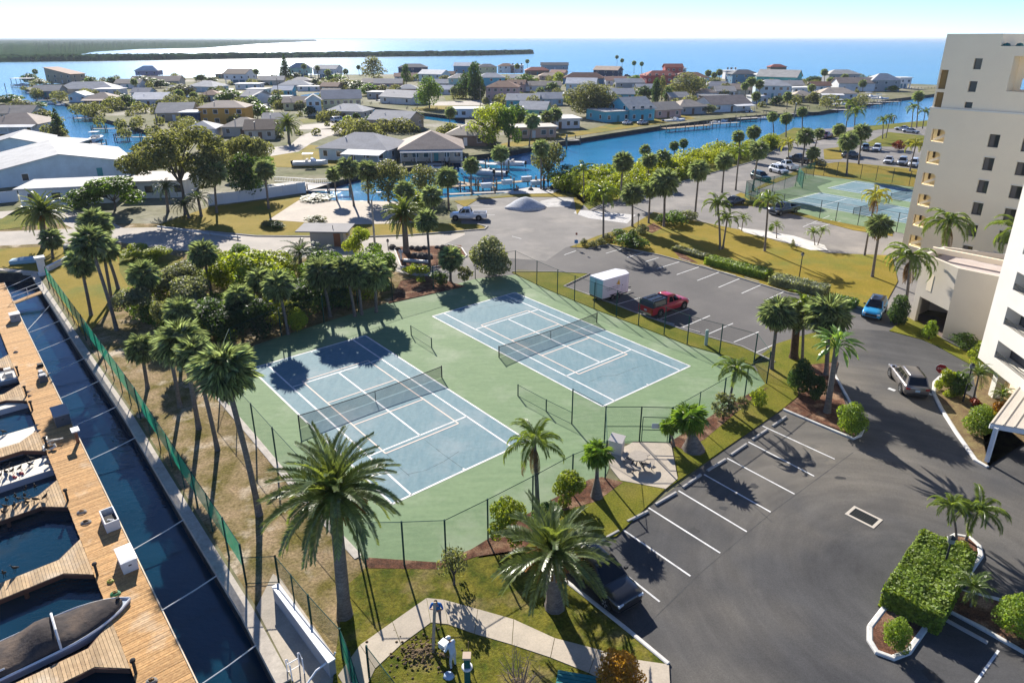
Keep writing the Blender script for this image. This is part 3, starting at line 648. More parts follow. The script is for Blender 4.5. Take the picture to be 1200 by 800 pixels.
mb = MB(); q = [O + N1 * .06 - GV * .06, O + N1 * .06 + GV * FW, O - N1 * .32 + GV * FW, O - N1 * .32 - GV * .06]
mb.prism([(p.x, p.y) for p in q], LZ + .003, LZ + .18, True); mb.build('ledge', stucco_w, tw)
# glazing of each opening
def pane(par, O_, U, N, h, m, dd, split=True, zoff=0):
    x0, z0, x1, z1 = h; p = lambda x, z: tuple(O_ + U * x - N * dd + Vector((0, 0, z + zoff)))
    w = MB().add([p(x0, z0), p(x1, z0), p(x1, z1), p(x0, z1)], [(0, 1, 2, 3)]).build('window', m, par)
    if split:
        f = MB(); e = .05; q = lambda x, z: O_ + U * x - N * (dd - .03) + Vector((0, 0, z + zoff))
        for a, b in (((x0, z0 + e), (x1, z0 + e)), ((x0, z1 - e), (x1, z1 - e)), ((x0 + e, z0), (x0 + e, z1)), ((x1 - e, z0), (x1 - e, z1)), (((x0 + x1) / 2, z0), ((x0 + x1) / 2, z1))):
            f.bar(q(*a), q(*b), .06, .06, up=N)
        f.build('frame', frame_m, w)
        pb = lambda x, z: tuple(O_ + U * x - N * (dd - .012) + Vector((0, 0, z + zoff)))
        MB().add([pb(x0 + .08, z0 + .08), pb((x0 + x1) / 2, z0 + .08), pb((x0 + x1) / 2, z1 - .08), pb(x0 + .08, z1 - .08)], [(0, 1, 2, 3)]).build('blind', blind_m, w)
    return w
for w in wins:
    if w[1] > .2:
        o = pane(tw, O, GV, N1, w, pane_m, .30)
        x0, z0, x1, z1 = w
        MB().bar(tuple(O + GV * (x0 - .05) - N1 * -.03 + Vector((0, 0, z0 - 1.05))), tuple(O + GV * (x1 + .05) - N1 * -.03 + Vector((0, 0, z0 - 1.05))), .1, .08).build('ledge', stucco_w, tw)
for w in sq: pane(tw, Ou, GV, N1, w, brown_glass, .28, False, LZ)
for w in uw: pane(tw, Ou, GV, N1, w, mat('amber_strip_window', (.30, .19, .06), (.2, .12, .04), .5, rough=.3), .28, False, LZ)
# galleries behind the arched openings: back wall yellow as if sunlit, stair flight, rounded upper corner
for x0, z0, x1, z1 in gal:
    if z0 < .2: continue
    p = lambda x, z, dd: tuple(O + GV * x - N1 * dd + Vector((0, 0, z)))
    g = MB().add([p(.3, z0 - .2, 1.7), p(x1 + .3, z0 - .2, 1.7), p(x1 + .3, z1 + .2, 1.7), p(.3, z1 + .2, 1.7), p(x1 + .3, z0 - .2, .36), p(x1 + .3, z1 + .2, .36)], [(0, 1, 2, 3), (1, 4, 5, 2)]).build('gallery', cream_in, tw)
    MB().add([p(.2, z0 - .02, .3), p(x1 + .3, z0 - .02, .3), p(x1 + .3, z0 - .02, 1.7), p(.2, z0 - .02, 1.7)], [(0, 1, 2, 3)]).build('gallery_floor', cream_in, g)
    MB().bar(p(x0, z0 + .1, .9), p(x1 + .2, z0 + 1.0, .9), .12, .3).build('stair_flight', stucco_w, g)
    MB().bar(p(x0 + .2, z0 + .5, 1.6), p(x0 + .2, z0 + 1.4, 1.6), .28, .1).build('slot_window', brown_glass, g)
    mb = MB(); n = 5; rr = .5; base = (x1, z1)
    pts = [(x1 + .002, z1 + .002)] + [(x1 - rr + rr * math.sin(k / n * math.pi / 2), z1 - rr + rr * math.cos(k / n * math.pi / 2)) for k in range(n + 1)]
    mb.add([p(x, z, .02) for x, z in pts] + [p(x, z, .33) for x, z in pts], [tuple(range(n + 2))] + [(i, i + 1, n + 3 + i, n + 2 + i) for i in range(1, n + 1)]); mb.build('arch_corner', stucco, g)
for k, dx in ((0, 5.9), (1, 7.1)):
    p = Ou + GV * dx + GU * .5; MB().lathe([(.02, 0), (.38, 0), (.4, .25), (.28, .5), (.02, .58)], 10).build('roof_vent', mat('teal_vent', (.02, .12, .12), rough=.5), tw, loc=(p.x, p.y, TH - 1.5))
p = Ou + GV * 8.6 + GU * .8; MB().box(p.x, p.y, TH - 1.5, .8, .8, 1.4, GA).build('chimney', stucco, tw)

# podium wing between the towers
stucco_p = mat('wing_stucco', (.64, .57, .46), (.60, .53, .43), .4, rough=.9, spec=.15, grain=.06, gscale=30)
pw = thing('podium_wing', 'low stucco garage wing with a flat pinkish roof beside the blue car', 'building', (0, 0, 0))
a, b, c_, d_ = Vector((40.3, 64.2, 0)), Vector((40.9, 59.6, 0)), Vector((46.5, 53.5, 0)), Vector((52, 62, 0)); e_ = Vector((43.6, 66.6, 0)); PH = 6.9
mb = MB(); U1 = (b - a).normalized(); L1 = (b - a).length; n1 = Vector((U1.y, -U1.x, 0))
wall_with_holes(mb, a, U1, L1, PH, [(.75, 0, L1 - .02, 2.7)], .3, n1)
for p, q in ((b, c_), (c_, d_), (d_, e_), (e_, a)): mb.add([up(p, 0), up(q, 0), up(q, PH), up(p, PH)], [(0, 1, 2, 3)])
mb.build('wall', stucco_p, pw)
inn = [p + (Vector((44.8, 61, 0)) - p).normalized() * .35 for p in (a, b, c_, d_, e_)]
MB().prism([(p.x, p.y) for p in inn], PH - .45, PH - .7).build('roof', roof_flat, pw)
mb = MB(); ol = [a, b, c_, d_, e_]
for i in range(5):
    p, q, pi, qi = ol[i], ol[(i + 1) % 5], inn[i], inn[(i + 1) % 5]
    mb.add([up(p, PH), up(q, PH), up(qi, PH), up(pi, PH), up(pi, PH - .45), up(qi, PH - .45)], [(0, 1, 2, 3), (3, 2, 5, 4)])
mb.build('parapet', stucco_p, pw)
mb = MB(); f = a.lerp(e_, .45); f2 = f + (c_ - b).normalized() * 9; mb.bar(up(f, PH + .1), up(f2, PH + .1), .3, .5); mb.build('roof_wall', stucco, pw)
mb = MB(); g1_, g2_ = a + U1 * .8, b - U1 * .1; nn = -n1 * 5
mb.add([up(g1_ + nn * .0, .03), up(g2_, .03), up(g2_ + nn, .03), up(g1_ + nn, .03)], [(0, 1, 2, 3)]); mb.add([up(g1_ + nn, 0), up(g2_ + nn, 0), up(g2_ + nn, 2.7), up(g1_ + nn, 2.7)], [(0, 1, 2, 3)]); mb.build('garage_bay', mat('garage_interior', (.16, .12, .1), rough=.9), pw)
pane(pw, a - n1 * 0, U1, n1, (1.3, 3.6, 2.0, 5.3), stucco, -.03, False)

# near tower: balcony face at the picture's right edge
nt_ = thing('balcony_tower', 'white balcony tower with recessed loggias rising above the landscaped drive', 'building', (37.3, 49.6, 0))
U2 = Vector((-.10, -.995, 0)).normalized(); N2 = Vector((U2.y, -U2.x, 0)); O2 = Vector(); H2 = 30.0; fl2 = 2.76; z2 = 2.7
holes = [(1.9, z2 + .95 + k * fl2, 6.0, z2 + 2.35 + k * fl2) for k in range(9)] + [(7.2, z2 + .95 + k * fl2, 11.5, z2 + 2.35 + k * fl2) for k in range(9)]
mb = MB(); OO = O2 + Vector((0, 0, z2)); wall_with_holes(mb, OO, U2, 14, H2 - z2, [(h[0], h[1] - z2, h[2], h[3] - z2) for h in holes], 1.2, N2)
c1, c2, c3_ = O2 + U2 * 14, O2 + U2 * 14 - N2 * 14, O2 - N2 * 14
for p, q in ((c1, c2), (c2, c3_), (c3_, O2)): mb.add([up(p, z2), up(q, z2), up(q, H2), up(p, H2)], [(0, 1, 2, 3)])
for z in (z2, H2): mb.add([up(O2, z), up(c1, z), up(c2, z), up(c3_, z)], [(0, 1, 2, 3)])
mb.build('wall', stucco_w, nt_)
for h in holes[:3] + holes[9:11]:
    bw = pane(nt_, O2, U2, N2, h, pane_m, 1.18, True)
    mb = MB(); zt = h[1] + .10
    mb.bar(tuple(O2 + U2 * h[0] - N2 * .08 + Vector((0, 0, h[1] + .45))), tuple(O2 + U2 * h[2] - N2 * .08 + Vector((0, 0, h[1] + .45))), .05, .05)
    for i in range(int((h[2] - h[0]) / .14)): mb.bar(tuple(O2 + U2 * (h[0] + .07 + i * .14) - N2 * .08 + Vector((0, 0, h[1]))), tuple(O2 + U2 * (h[0] + .07 + i * .14) - N2 * .08 + Vector((0, 0, h[1] + .45))), .02, .02)
    mb.build('balcony_rail', dark_steel, nt_)
for s in (1.6, 7, 12.6): 
    p = O2 + U2 * s - N2 * 1.0; MB().box(p.x, p.y, 0, .6, .6, z2, math.atan2(U2.y, U2.x)).build('column', stucco_w, nt_)
p = O2 + U2 * 7 - N2 * 7; MB().box(p.x, p.y, 0, 12.5, 9, z2, math.atan2(U2.y, U2.x)).build('ground_floor', stucco, nt_)

# carport roof with standing seams
cp = thing('carport', 'tan standing seam metal carport roof on white posts at the drive edge', 'carport', G(1155, 542), 0)
k0 = G(1155, 542); roof_m = mat('tan_metal_roof', (.56, .50, .42), (.50, .45, .38), .5, rough=.45, spec=.4)
A1 = G(1160, 497, 2.75) - Vector((k0.x, k0.y, 0)); B1 = G(1212, 428, 2.95) - Vector((k0.x, k0.y, 0)); X1 = Vector((1, -.42, 0)).normalized() * 11
mb = MB(); mb.add([A1, A1 + X1, B1 + X1, B1, A1 + Vector((0, 0, .1)), A1 + X1 + Vector((0, 0, .1)), B1 + X1 + Vector((0, 0, .1)), B1 + Vector((0, 0, .1))], [(0, 3, 2, 1), (4, 5, 6, 7), (0, 1, 5, 4), (1, 2, 6, 5), (2, 3, 7, 6), (3, 0, 4, 7)]); rf = mb.build('roof', roof_m, cp)
for i in range(18):
    a_ = A1 + X1 * (i / 18 + .01) + Vector((0, 0, .12)); b_ = B1 + X1 * (i / 18 + .01) + Vector((0, 0, .12)); MB().bar(a_, b_, .05, .07).build('seam', roof_m, rf)
MB().bar(A1 + Vector((0, 0, -.12)), A1 + X1 + Vector((0, 0, -.12)), .12, .3).build('fascia', white, cp); MB().bar(A1 + Vector((0.08, 0, -.12)), B1 + Vector((.08, 0, -.12)), .12, .3).build('fascia', white, cp)
for q in (Vector((0.05, 0, 0)), X1.copy(), B1 + Vector((.3, -.3, 0))): MB().box(q.x, q.y, 0, .22, .22, 2.7, .4).build('post', white, cp)

# gatehouse beside the road
gh = thing('gatehouse', 'small beige gatehouse with a low metal roof beside the pale road', 'building', G(388, 285), -.05)
MB().box(0, 0, 0, 4.6, 3.2, 1.95).build('wall', mat('beige_wall', (.45, .40, .33), rough=.9), gh)
MB().add([(-4.2, -1.9, 2.0), (3.0, -1.9, 2.0), (3.0, 2.0, 2.2), (-4.2, 2.0, 2.2), (-4.2, -1.9, 2.15), (3.0, -1.9, 2.15), (3.0, 2.0, 2.35), (-4.2, 2.0, 2.35)], [(0, 3, 2, 1), (4, 5, 6, 7), (0, 1, 5, 4), (1, 2, 6, 5), (2, 3, 7, 6), (3, 0, 4, 7)]).build('roof', mat('grey_metal_roof', (.26, .25, .25), (.22, .21, .21), .5, rough=.8, spec=.15), gh)
MB().box(1.4, -1.62, 0, .9, .06, 1.85).build('door', mat('brown_door', (.30, .12, .06), rough=.6), gh); MB().box(2.32, .2, 1.0, .05, 1.2, 1.0).build('window', dark_glass, gh)
MB().tube([(.6, -.5, 2.2), (.6, -.5, 2.7)], .05, 6).build('vent_pipe', dark_steel, gh)
# ================================================================ marina: dock, fingers, seawall, boats, birds
DZ = -.5
D0 = G(8, 339, DZ); DV = (G(225, 790, DZ) - D0).normalized(); DN = Vector((DV.y, -DV.x, 0)); DW = 2.05
def DP(s, w, z=DZ): p = D0 + DV * s + DN * w; return Vector((p.x, p.y, z))
def S_at(px, py): return (G(px, py, DZ) - D0).dot(DV)
DA = math.atan2(DV.y, DV.x)
plank_m = mat('orange_deck_timber', (.52, .31, .13), (.40, .22, .085), 1.2, rough=.85, grain=.18, gscale=6, island=.18, objr=.2, stretch=(6, 6, 1), c3=(.52, .40, .27), s3=.6, t3=(.55, .8))  # warm orange timber, tone varies from board to board
pale_plank_m = mat('bleached_deck_timber', (.50, .36, .21), (.40, .27, .15), 1.0, rough=.9, grain=.2, gscale=5, island=.16, objr=.18, c3=(.58, .48, .35), s3=.5, t3=(.5, .75))
beam_m = mat('dark_dock_beam', (.10, .045, .03), rough=.8)
dock = thing('dock', 'long timber walkway of crosswise boards along the slips below the seawall', 'dock', D0)
pw_, gap = .138, .152
me_p = MB().box(0, 0, -.04, pw_, DW, .04).mesh('plank', plank_m)
n_tot = int(76 / gap); far = MB()
for i in range(n_tot):
    s = -3 + i * gap
    if i >= n_tot - 290:
        o = link('plank', me_p, dock, (DV * s + DN * (DW / 2 + R.uniform(-.012, .012)) + Vector((0, 0, R.uniform(-.006, .006)))), DA)
    else:
        p = DV * s + DN * (DW / 2 + R.uniform(-.01, .01)); far.box(p.x, p.y, R.uniform(-.045, -.035), pw_, DW, .04, DA)
stuff(far.build('plank_deck', plank_m, dock))
for w in (.05, DW - .05): MB().bar(DV * -3 + DN * w + Vector((0, 0, -.15)), DV * 73 + DN * w + Vector((0, 0, -.15)), .1, .2).build('edge_beam', beam_m, dock)
edge_m = mat('pale_edge_board', (.62, .52, .38), rough=.8)
MB().bar(DV * -3 + DN * -.05 + Vector((0, 0, -.03)), DV * 73 + DN * -.05 + Vector((0, 0, -.03)), .06, .12).build('edge_strip', edge_m, dock)
for i in range(17):
    for w in (.2, DW - .2):
        p = DV * (i * 4.4 - 2) + DN * w; MB().tube([(p.x, p.y, -3.2), (p.x, p.y, -.2)], .13, 7).build('piling', beam_m, dock)
FINGERS = [(S_at(36, 457), 'beside the boat with the outboard motor'), (S_at(50, 515), 'between the two flower strewn pontoons'), (S_at(80, 575), 'with cormorants standing along it'), (S_at(107, 649), 'with two lone cormorants near the picture edge'), (S_at(148, 750), 'beside the boat under a dark cover'), (S_at(17, 422), 'next to the small grey box')]
fp_me = MB().box(0, 0, -.04, .138, 1.35, .04).mesh('plank', pale_plank_m)
fl_me = []
for k in range(8):
    w0, w1 = (.675 + 1.15 * (1 - (k + q) / 8.0) for q in (.92, 0)); fl_me.append(MB().prism([(-.069, -w0), (.069, -w1), (.069, w1), (-.069, w0)], -.04, 0, True).mesh('plank', pale_plank_m))
for s, w in FINGERS:
    f = thing('finger_dock', 'timber finger dock with flared foot ' + w, 'dock', DP(s, DW)); n = 66
    for i in range(n):
        p = DN * (.08 + i * .152); me = fl_me[i] if i < 8 else fp_me
        link('plank', me, f, (p.x, p.y, R.uniform(-.006, .006)), DA + math.pi / 2)
    mb = MB(); prof = [(-1.82, 0.02), (-.69, 1.25), (-.69, 10), (.69, 10), (.69, 1.25), (1.82, .02)]
    for (a, b), (c, e) in zip(prof[:-1], prof[1:]): mb.bar(DV * a + DN * b + Vector((0, 0, -.15)), DV * c + DN * e + Vector((0, 0, -.15)), .09, .24)
    mb.build('edge_beam', beam_m, f)
    for k in (3, 6.5, 9.8):
        for a in (-.55, .55):
            p = DV * a + DN * k; MB().tube([(p.x, p.y, -2.7), (p.x, p.y, -.1)], .11, 7).build('piling', beam_m, f)
# seawall cap and dark face
cap = mat('pale_wall_cap', (.48, .43, .36), (.36, .32, .27), .9, rough=.9, grain=.14, gscale=6)
WALL = [(37, 322), (88, 402), (149, 494), (212, 601), (283, 719), (327, 804)]
def cap_strip(pts, w0, w1, z0, z1, name, m, label=None):
    P = [G(*p) for p in pts]; L = []; Rr = []
    for i, p in enumerate(P):
        t = (P[min(i + 1, len(P) - 1)] - P[max(i - 1, 0)]).normalized(); n = Vector((-t.y, t.x, 0)); L.append(p + n * w0); Rr.append(p + n * w1)
    return MB().loft([[(a.x, a.y, z0), (a.x, a.y, z1), (b.x, b.y, z1), (b.x, b.y, z0)] for a, b in zip(L, Rr)]).build(name, m)
o = cap_strip(WALL, -.06, .55, -.25, .09, 'seawall', cap); tag(o, 'long concrete seawall cap between the marina water and the littered bank', 'seawall')
o = cap_strip([(-150, 315), (0, 317), (42, 321)], -.1, .6, -.25, .10, 'seawall', cap); tag(o, 'short concrete seawall closing the head of the marina basin', 'seawall')
# cables from the dock to the wall
cable_m = mat('white_cable', (.62, .62, .60), rough=.6)
CAB = [(10, 337, 38, 323), (26, 389, 62, 353), (35, 390, 76, 373), (45, 412, 90, 392), (58, 438, 104, 417), (71, 467, 122, 443), (94, 497, 141, 474), (106, 539, 163, 510), (157, 644, 225, 602), (190, 715, 267, 665), (240, 800, 300, 755)]
for i, (x0, y0, x1, y1) in enumerate(CAB):
    a = DP(S_at(x0, y0), -.02, DZ + .02); b = G(x1, y1, .0); b.z = -.02; m = (a + b) / 2 - Vector((0, 0, .05))
    o = MB().tube([a, m, b], .035, 5).build('mooring_cable', cable_m); tag(o, 'white cable stretched from dock to seawall, %s' % ['at the basin head', 'just below the gangway', 'by the small grey box', 'second below the gangway', 'at the stacked crates', 'above the big grey dock box', 'at the pedestal', 'below the pedestal', 'at the white dock box', 'in the palm shadow', 'lowest in view'][i], 'cable', 'cables holding the dock off the wall')
# gangway with handrails
gwy = thing('gangway', 'short timber gangway with white handrails at the basin head', 'gangway', DP(S_at(16, 355), 0)); e = G(54, 341) - gwy.location; e.z = .55
MB().bar((0, 0, .0), e, 1.0, .07).build('deck', plank_m, gwy); sd = Vector((e.y, -e.x, 0)).normalized() * -.5
mb = MB(); [mb.tube([sd + Vector((0, 0, h)), sd + e + Vector((0, 0, h))], .03, 5) for h in (.5, .95)]; [mb.tube([sd + e * k, sd + e * k + Vector((0, 0, .95))], .03, 5) for k in (.02, .5, .98)]; mb.build('handrail', white, gwy)
# things on the dock
grey_box = mat('grey_locker', (.34, .34, .35), rough=.6); dgrey = mat('dark_locker', (.10, .11, .13), rough=.6)
def locker(px, py, L, W, H, label, top, side, w=.45, open_=False):
    s = S_at(px, py); t = thing('dock_box', label, 'dock box', DP(s, w), DA)
    if open_:
        mb = MB()
        for x, y, sx, sy in ((0, W / 2 - .03, L, .06), (0, -W / 2 + .03, L, .06), (L / 2 - .03, 0, .06, W - .12), (-L / 2 + .03, 0, .06, W - .12)): mb.box(x, y, 0, sx, sy, H)
        mb.build('body', side, t); MB().box(L * .1, 0, .03, L * .6, W * .7, H * .6).build('contents', black, t); MB().tube([(L * .1, -.15, H * .7), (L * .25, .1, H * .75), (L * .35, .15, H * .6)], .06, 6).build('hose', white, t)
        MB().box(-L * .33, 0, H * .3, L * .3, W - .12, .05).build('lid', grey_box, t)
    else:
        MB().box(0, 0, 0, L, W, H).build('body', side, t)
        MB().loft([[(x * (L / 2 + .04), -(W / 2 + .04), H), (x * (L / 2 + .04), -(W / 2 + .04), H + .04), (x * (L / 2 - .1), 0, H + .07), (x * (L / 2 + .04), W / 2 + .04, H + .04), (x * (L / 2 + .04), W / 2 + .04, H)] for x in (-1, 1)]).build('lid', top, t)
        MB().box(L / 2 + .01, 0, H * .6, .03, .15, .06).build('latch', dark_steel, t)
locker(20, 375, 1.0, .85, .75, 'small grey dock box with a pale lid near the gangway', mat('pale_lid', (.5, .47, .45), rough=.6), grey_box)
locker(75, 492, 1.9, .95, .85, 'big grey dock box with a pale lid beside the pedestal', grey_box, dgrey)
locker(134, 612, 1.6, .75, .65, 'open white dock box holding black gear and a white hose', white, white, .38, True)
locker(154, 659, 1.5, .75, .7, 'white dock box with closed lid nearest the picture bottom', white_gloss, white)
cr = thing('crate_stack', 'dark crates and gear piled on the dock under the third cable', 'crates', DP(S_at(51, 446), .45), DA)
for x, y, z, sx, sy, sz, m, n in ((0, 0, 0, .8, .6, .5, dgrey, 'crate'), (-.75, .05, 0, .6, .55, .45, black, 'crate'), (.05, 0, .51, .5, .4, .12, grey_box, 'lid'), (-.75, 0, .46, .5, .3, .2, grey_box, 'bag')): MB().box(x, y, z, sx, sy, sz).build(n, m, cr)
pd = thing('pedestal', 'white topped utility pedestal at the dock edge by the big grey box', 'pedestal', DP(S_at(92, 518), .12), DA)
MB().box(0, 0, 0, .22, .2, 1.0).build('post', mat('brown_post', (.22, .11, .06), rough=.7), pd); MB().box(0, 0, 1.0, .75, .5, .09).build('tray', white, pd)
for px, py, w in ((21, 440, 'near the outboard boat'), (36, 462, 'where the upper finger joins'), (42, 480, 'with a dark cap beside the upper pontoon'), (61, 522, 'beside the white curved fender'), (84, 585, 'by the bird covered finger'), (120, 672, 'by the green hose'), (167, 785, 'lowest on the dock')):
    t = thing('mooring_bollard', 'slim dark mooring post on the dock edge ' + w, 'bollard', DP(S_at(px, py), DW - .12)); MB().tube([(0, 0, -.3), (0, 0, .75)], .07, 7).build('post', dark_steel, t); MB().lathe([(.02, .75), (.12, .75), (.12, .86), (.02, .9)], 8).build('cap', black, t)
rope = mat('coiled_rope', (.28, .26, .23), rough=.9); hose_g = mat('green_hose', (.05, .22, .09), rough=.5)
for px, py, m, w, r0, nm in ((99, 599, rope, 'grey rope coil upper of two on the dock', .28, 'rope_coil'), (104, 611, rope, 'grey rope coil lower of two on the dock', .3, 'rope_coil'), (137, 695, hose_g, 'green garden hose coil in the dock shade edge', .26, 'hose_coil'), (128, 682, mat('yellow_hose', (.4, .42, .08), rough=.5), 'yellow green hose loop by the dark mooring post', .17, 'hose_coil'), (18, 413, rope, 'small rope coil near the top finger', .2, 'rope_coil'), (180, 797, rope, 'grey rope coil at the picture bottom', .25, 'rope_coil')):
    p = DP(S_at(px, py), DW - .55); pts = [(r0 * (1 - k * .007) * math.cos(k * .5), r0 * .8 * (1 - k * .007) * math.sin(k * .5), .03 + (k // 12) * .018) for k in range(60)]
    tag(MB().tube(pts, .022, 5).build(nm, m, loc=p), w, 'coil')
# white curved fender hanging off the dock
p0 = G(59, 527, DZ); pts = [(-.9, 1.1, .35), (-.75, .85, .3), (-.3, .8, .25), (.25, 1.05, .3), (-.3, .8, .25), (-.55, .5, .18), (-.6, .2, .12), (-.35, -.1, .06), (.1, -.05, .1), (.35, .15, .2), (.2, .25, .3), (-.1, .2, .3)]
tag(MB().tube(pts, .1, 7).build('curved_fender', mat('ivory_plastic', (.62, .56, .45), rough=.5), loc=p0), 'ivory S curved fender arm hooked over the dock edge', 'fender')

# ---- boats
def hull(mb, L, W, H, bow=.38, draft=.15, n=9, blunt=.7):
    rings = []
    for i in range(n + 1):
        t = i / n; x = -L / 2 + L * t
        w = W / 2 * (1 if t < 1 - bow else max(.03, math.cos((t - (1 - bow)) / bow * math.pi / 2) ** .7)); sh = H * (.85 + .25 * t * t); k = 1 if t < 1 - bow else 1 - .6 * ((t - (1 - bow)) / bow) ** 2
        rings.append([(x, -w, sh), (x, -w * .92, sh * .35), (x, -w * .55 * k, -draft * k), (x, w * .55 * k, -draft * k), (x, w * .92, sh * .35), (x, w, sh)])
    mb.loft(rings); return rings
hull_w = white_gloss; seat_m = mat('boat_cushion', (.55, .52, .47), rough=.7); blue_h = mat('navy_gelcoat', (.015, .03, .08), rough=.25, spec=.5)
def motorboat(loc, rz, L, W, label, top=True, hm=None, z=-1.2, name='motorboat', motor=True, group=None, canvas=None):
    t = thing(name, label, 'boat', (loc[0], loc[1], z), rz, group); H = .85 * L / 7
    mb = MB(); rg = hull(mb, L, W, H); mb.build('hull', hm or hull_w, t, False)
    # cockpit well
    MB().prism([(-L * .42, -W * .36), (L * .02, -W * .36), (L * .02, W * .36), (-L * .42, W * .36)], H * .9, H * .93).build('deck', seat_m, t)
    mb = MB(); mb.tube([(r[0][0], r[0][1], r[0][2] + .03) for r in rg], .05, 5); mb.tube([(r[-1][0], r[-1][1], r[-1][2] + .03) for r in rg], .05, 5); mb.build('gunwale', hull_w, t)
    mb = MB(); mb.loft([[(L * .02 + L * .1 * k, -w, H * .9), (L * .02 + L * .1 * k, -w * .8, zz), (L * .02 + L * .1 * k, w * .8, zz), (L * .02 + L * .1 * k, w, H * .9)] for k, w, zz in ((0, W * .38, H * 1.65), (.5, W * .36, H * 1.6), (1.5, W * .3, H * 1.12))]); mb.build('cabin', hull_w, t)
    mb = MB(); mb.add([(L * .075, -W * .27, H * 1.56), (L * .075, W * .27, H * 1.56), (L * .17, W * .25, H * 1.18), (L * .17, -W * .25, H * 1.18)], [(0, 1, 2, 3)]); mb.build('windscreen', dark_glass, t)
    for y in (-.25, .25): MB().box(-L * .1, y * W, H * .92, .5, .45, .45).build('seat', seat_m, t)
    if top:
        MB().box(-L * .06, 0, H * 1.3 + 1.25, L * .3, W * .8, .07).build('hardtop', canvas or hull_w, t)
        mb = MB()
        for x in (-L * .18, L * .05):
            for y in (-W * .36, W * .36): mb.tube([(x, y, H * .9), (x, y * .95, H * 1.3 + 1.26)], .025, 5)
        mb.build('top_frame', steel, t)
    if motor: m = MB().box(-L / 2 - .25, 0, H * .3, .45, .4, .75); m.box(-L / 2 - .28, 0, -.5, .2, .12, .8); m.build('outboard', black, t)
    return t
FA = math.atan2(DN.y, DN.x)                        # headings along the slips
# covered boat in the lowest slip
bp = G(52, 752, -.6); cb = thing('covered_boat', 'runabout with a pale blue hull under a dark grey storage cover in the lowest slip', 'boat', (bp.x, bp.y, -1.2), FA + math.pi)
mb = MB(); rg = hull(mb, 7.6, 2.5, .78, .40, n=14, blunt=.42); mb.build('hull', mat('pale_blue_hull', (.36, .42, .50), rough=.3, spec=.5), cb)
mb = MB(); n = 16; rings = []
for i in range(n + 1):
    t = i / n; x = -3.75 + 7.2 * t; w = 1.2 if t < .6 else 1.2 * max(.06, math.cos((t - .6) / .4 * math.pi / 2) ** .45); hump = .5 * math.exp(-((t - .52) / .10) ** 2) + .12 * math.sin(t * 9) ** 2 + .22 * math.exp(-((t - .2) / .15) ** 2)
    z0 = .78 * (.85 + .25 * t * t); rings.append([(x, w * math.cos(a) * (1 + .02 * math.sin(5 * a + i)), z0 + .02 + (hump + .16) * math.sin(a) ** .8 if 0 < a < math.pi else z0) for a in [math.pi * k / 10 for k in range(11)]])
mb.loft(rings); mb.build('cover', mat('grey_boat_cover', (.075, .065, .062), (.045, .04, .04), 1.6, rough=.95, spec=.1, bump=.8, bscale=5, c3=(.13, .10, .08), s3=.5), cb, True)
mb = MB(); [mb.tube([(r[0 if s < 0 else -1][0], r[0 if s < 0 else -1][1] * 1.01, r[0][2] + .03) for r in rg], .06, 6) for s in (-1, 1)]; mb.build('rub_rail', white_gloss, cb)
mb = MB(); mb.tube([(.55, w, zz) for w, zz in ((-1.22, .8), (-1.05, 1.2), (-.6, 1.48), (0, 1.52), (.6, 1.48), (1.05, 1.2), (1.22, .8))], .06, 6); mb.build('cover_strap', white, cb)
for y in (-1.02, 1.3): MB().tube([(-3.6, y, .9), (-1.6, y, 1.0)], .045, 6).build('rod', white, cb)
MB().lathe([(.02, 0), (.16, .1), (.16, .3), (.02, .4)], 8).build('fender', mat('blue_fender', (.03, .2, .38), rough=.4), cb, loc=(2.4, -1.15, .25))
MB().box(3.3, .1, 1.02, .16, .14, .18).build('bow_light', black, cb)
b = G(3, 445, -.9); motorboat(b, FA, 5.2, 2.1, 'open grey boat with a black outboard motor tied at the upper slip', top=False, hm=mat('grey_hull', (.42, .43, .44), rough=.4))
# pontoon floats strewn with flowers
flw = mat('red_flowers', (.35, .03, .05), (.22, .02, .03), 9, rough=.8)
def pontoon(px, py, L, W, label, seed, nf):
    p = G(px, py, -.85); t = thing('pontoon_float', label, 'pontoon', (p.x, p.y, -1.2), FA); rr = random.Random(seed)
    MB().prism([(-L / 2, -W / 2), (L / 2, -W / 2), (L / 2, W / 2), (-L / 2 + .0, W / 2), (-L / 2 - .15, 0)], -.15, .42).build('hull', mat('grey_float', (.50, .50, .52), rough=.5), t)
    MB().box(0, 0, .42, L - .1, W - .1, .05).build('deck', mat('ivory_deck', (.66, .60, .50), (.58, .52, .43), 2, rough=.6), t)
    for k in range(nf):
        x, y = rr.uniform(-L * .2, L * .45), rr.uniform(-W * .35, W * .35); f = MB()
        for q in range(4): f.box(x + rr.uniform(-.15, .15), y + rr.uniform(-.15, .15), .46, .1, .1, rr.uniform(.08, .18), rr.random())
        f.build('flower_pot', flw, t)
    for k in range(2): MB().tube([(-L * .44, -W * .3 + k * W * .45, .47), (-L * .36, -W * .25 + k * W * .45, .75)], .1, 6).build('winch', dgrey, t)
    return t
pontoon(1, 562, 7.0, 2.2, 'ivory pontoon float dotted with red flowers and dark birds', 1, 7)
pontoon(-3, 521, 6.8, 2.2, 'ivory pontoon float in the slip above the flower float', 2, 0)
pontoon(-8, 478, 6.6, 2.0, 'small ivory pontoon float below the grey outboard boat', 3, 0)
k = G(92, 792, -1.0); kb = thing('kayak', 'navy and white striped kayak lying in the lowest corner slip', 'kayak', (k.x, k.y, -1.0), FA + math.pi + .1)
mb = MB(); mb.loft([[(x, w * math.cos(a), h + w * .55 * math.sin(a)) for a in [2 * math.pi * q / 8 for q in range(8)]] for x, w, h in ((-1.6, .04, .22), (-1.1, .3, .12), (0, .4, .1), (1.0, .3, .12), (1.6, .04, .24))]); mb.build('hull', blue_h, kb, True)
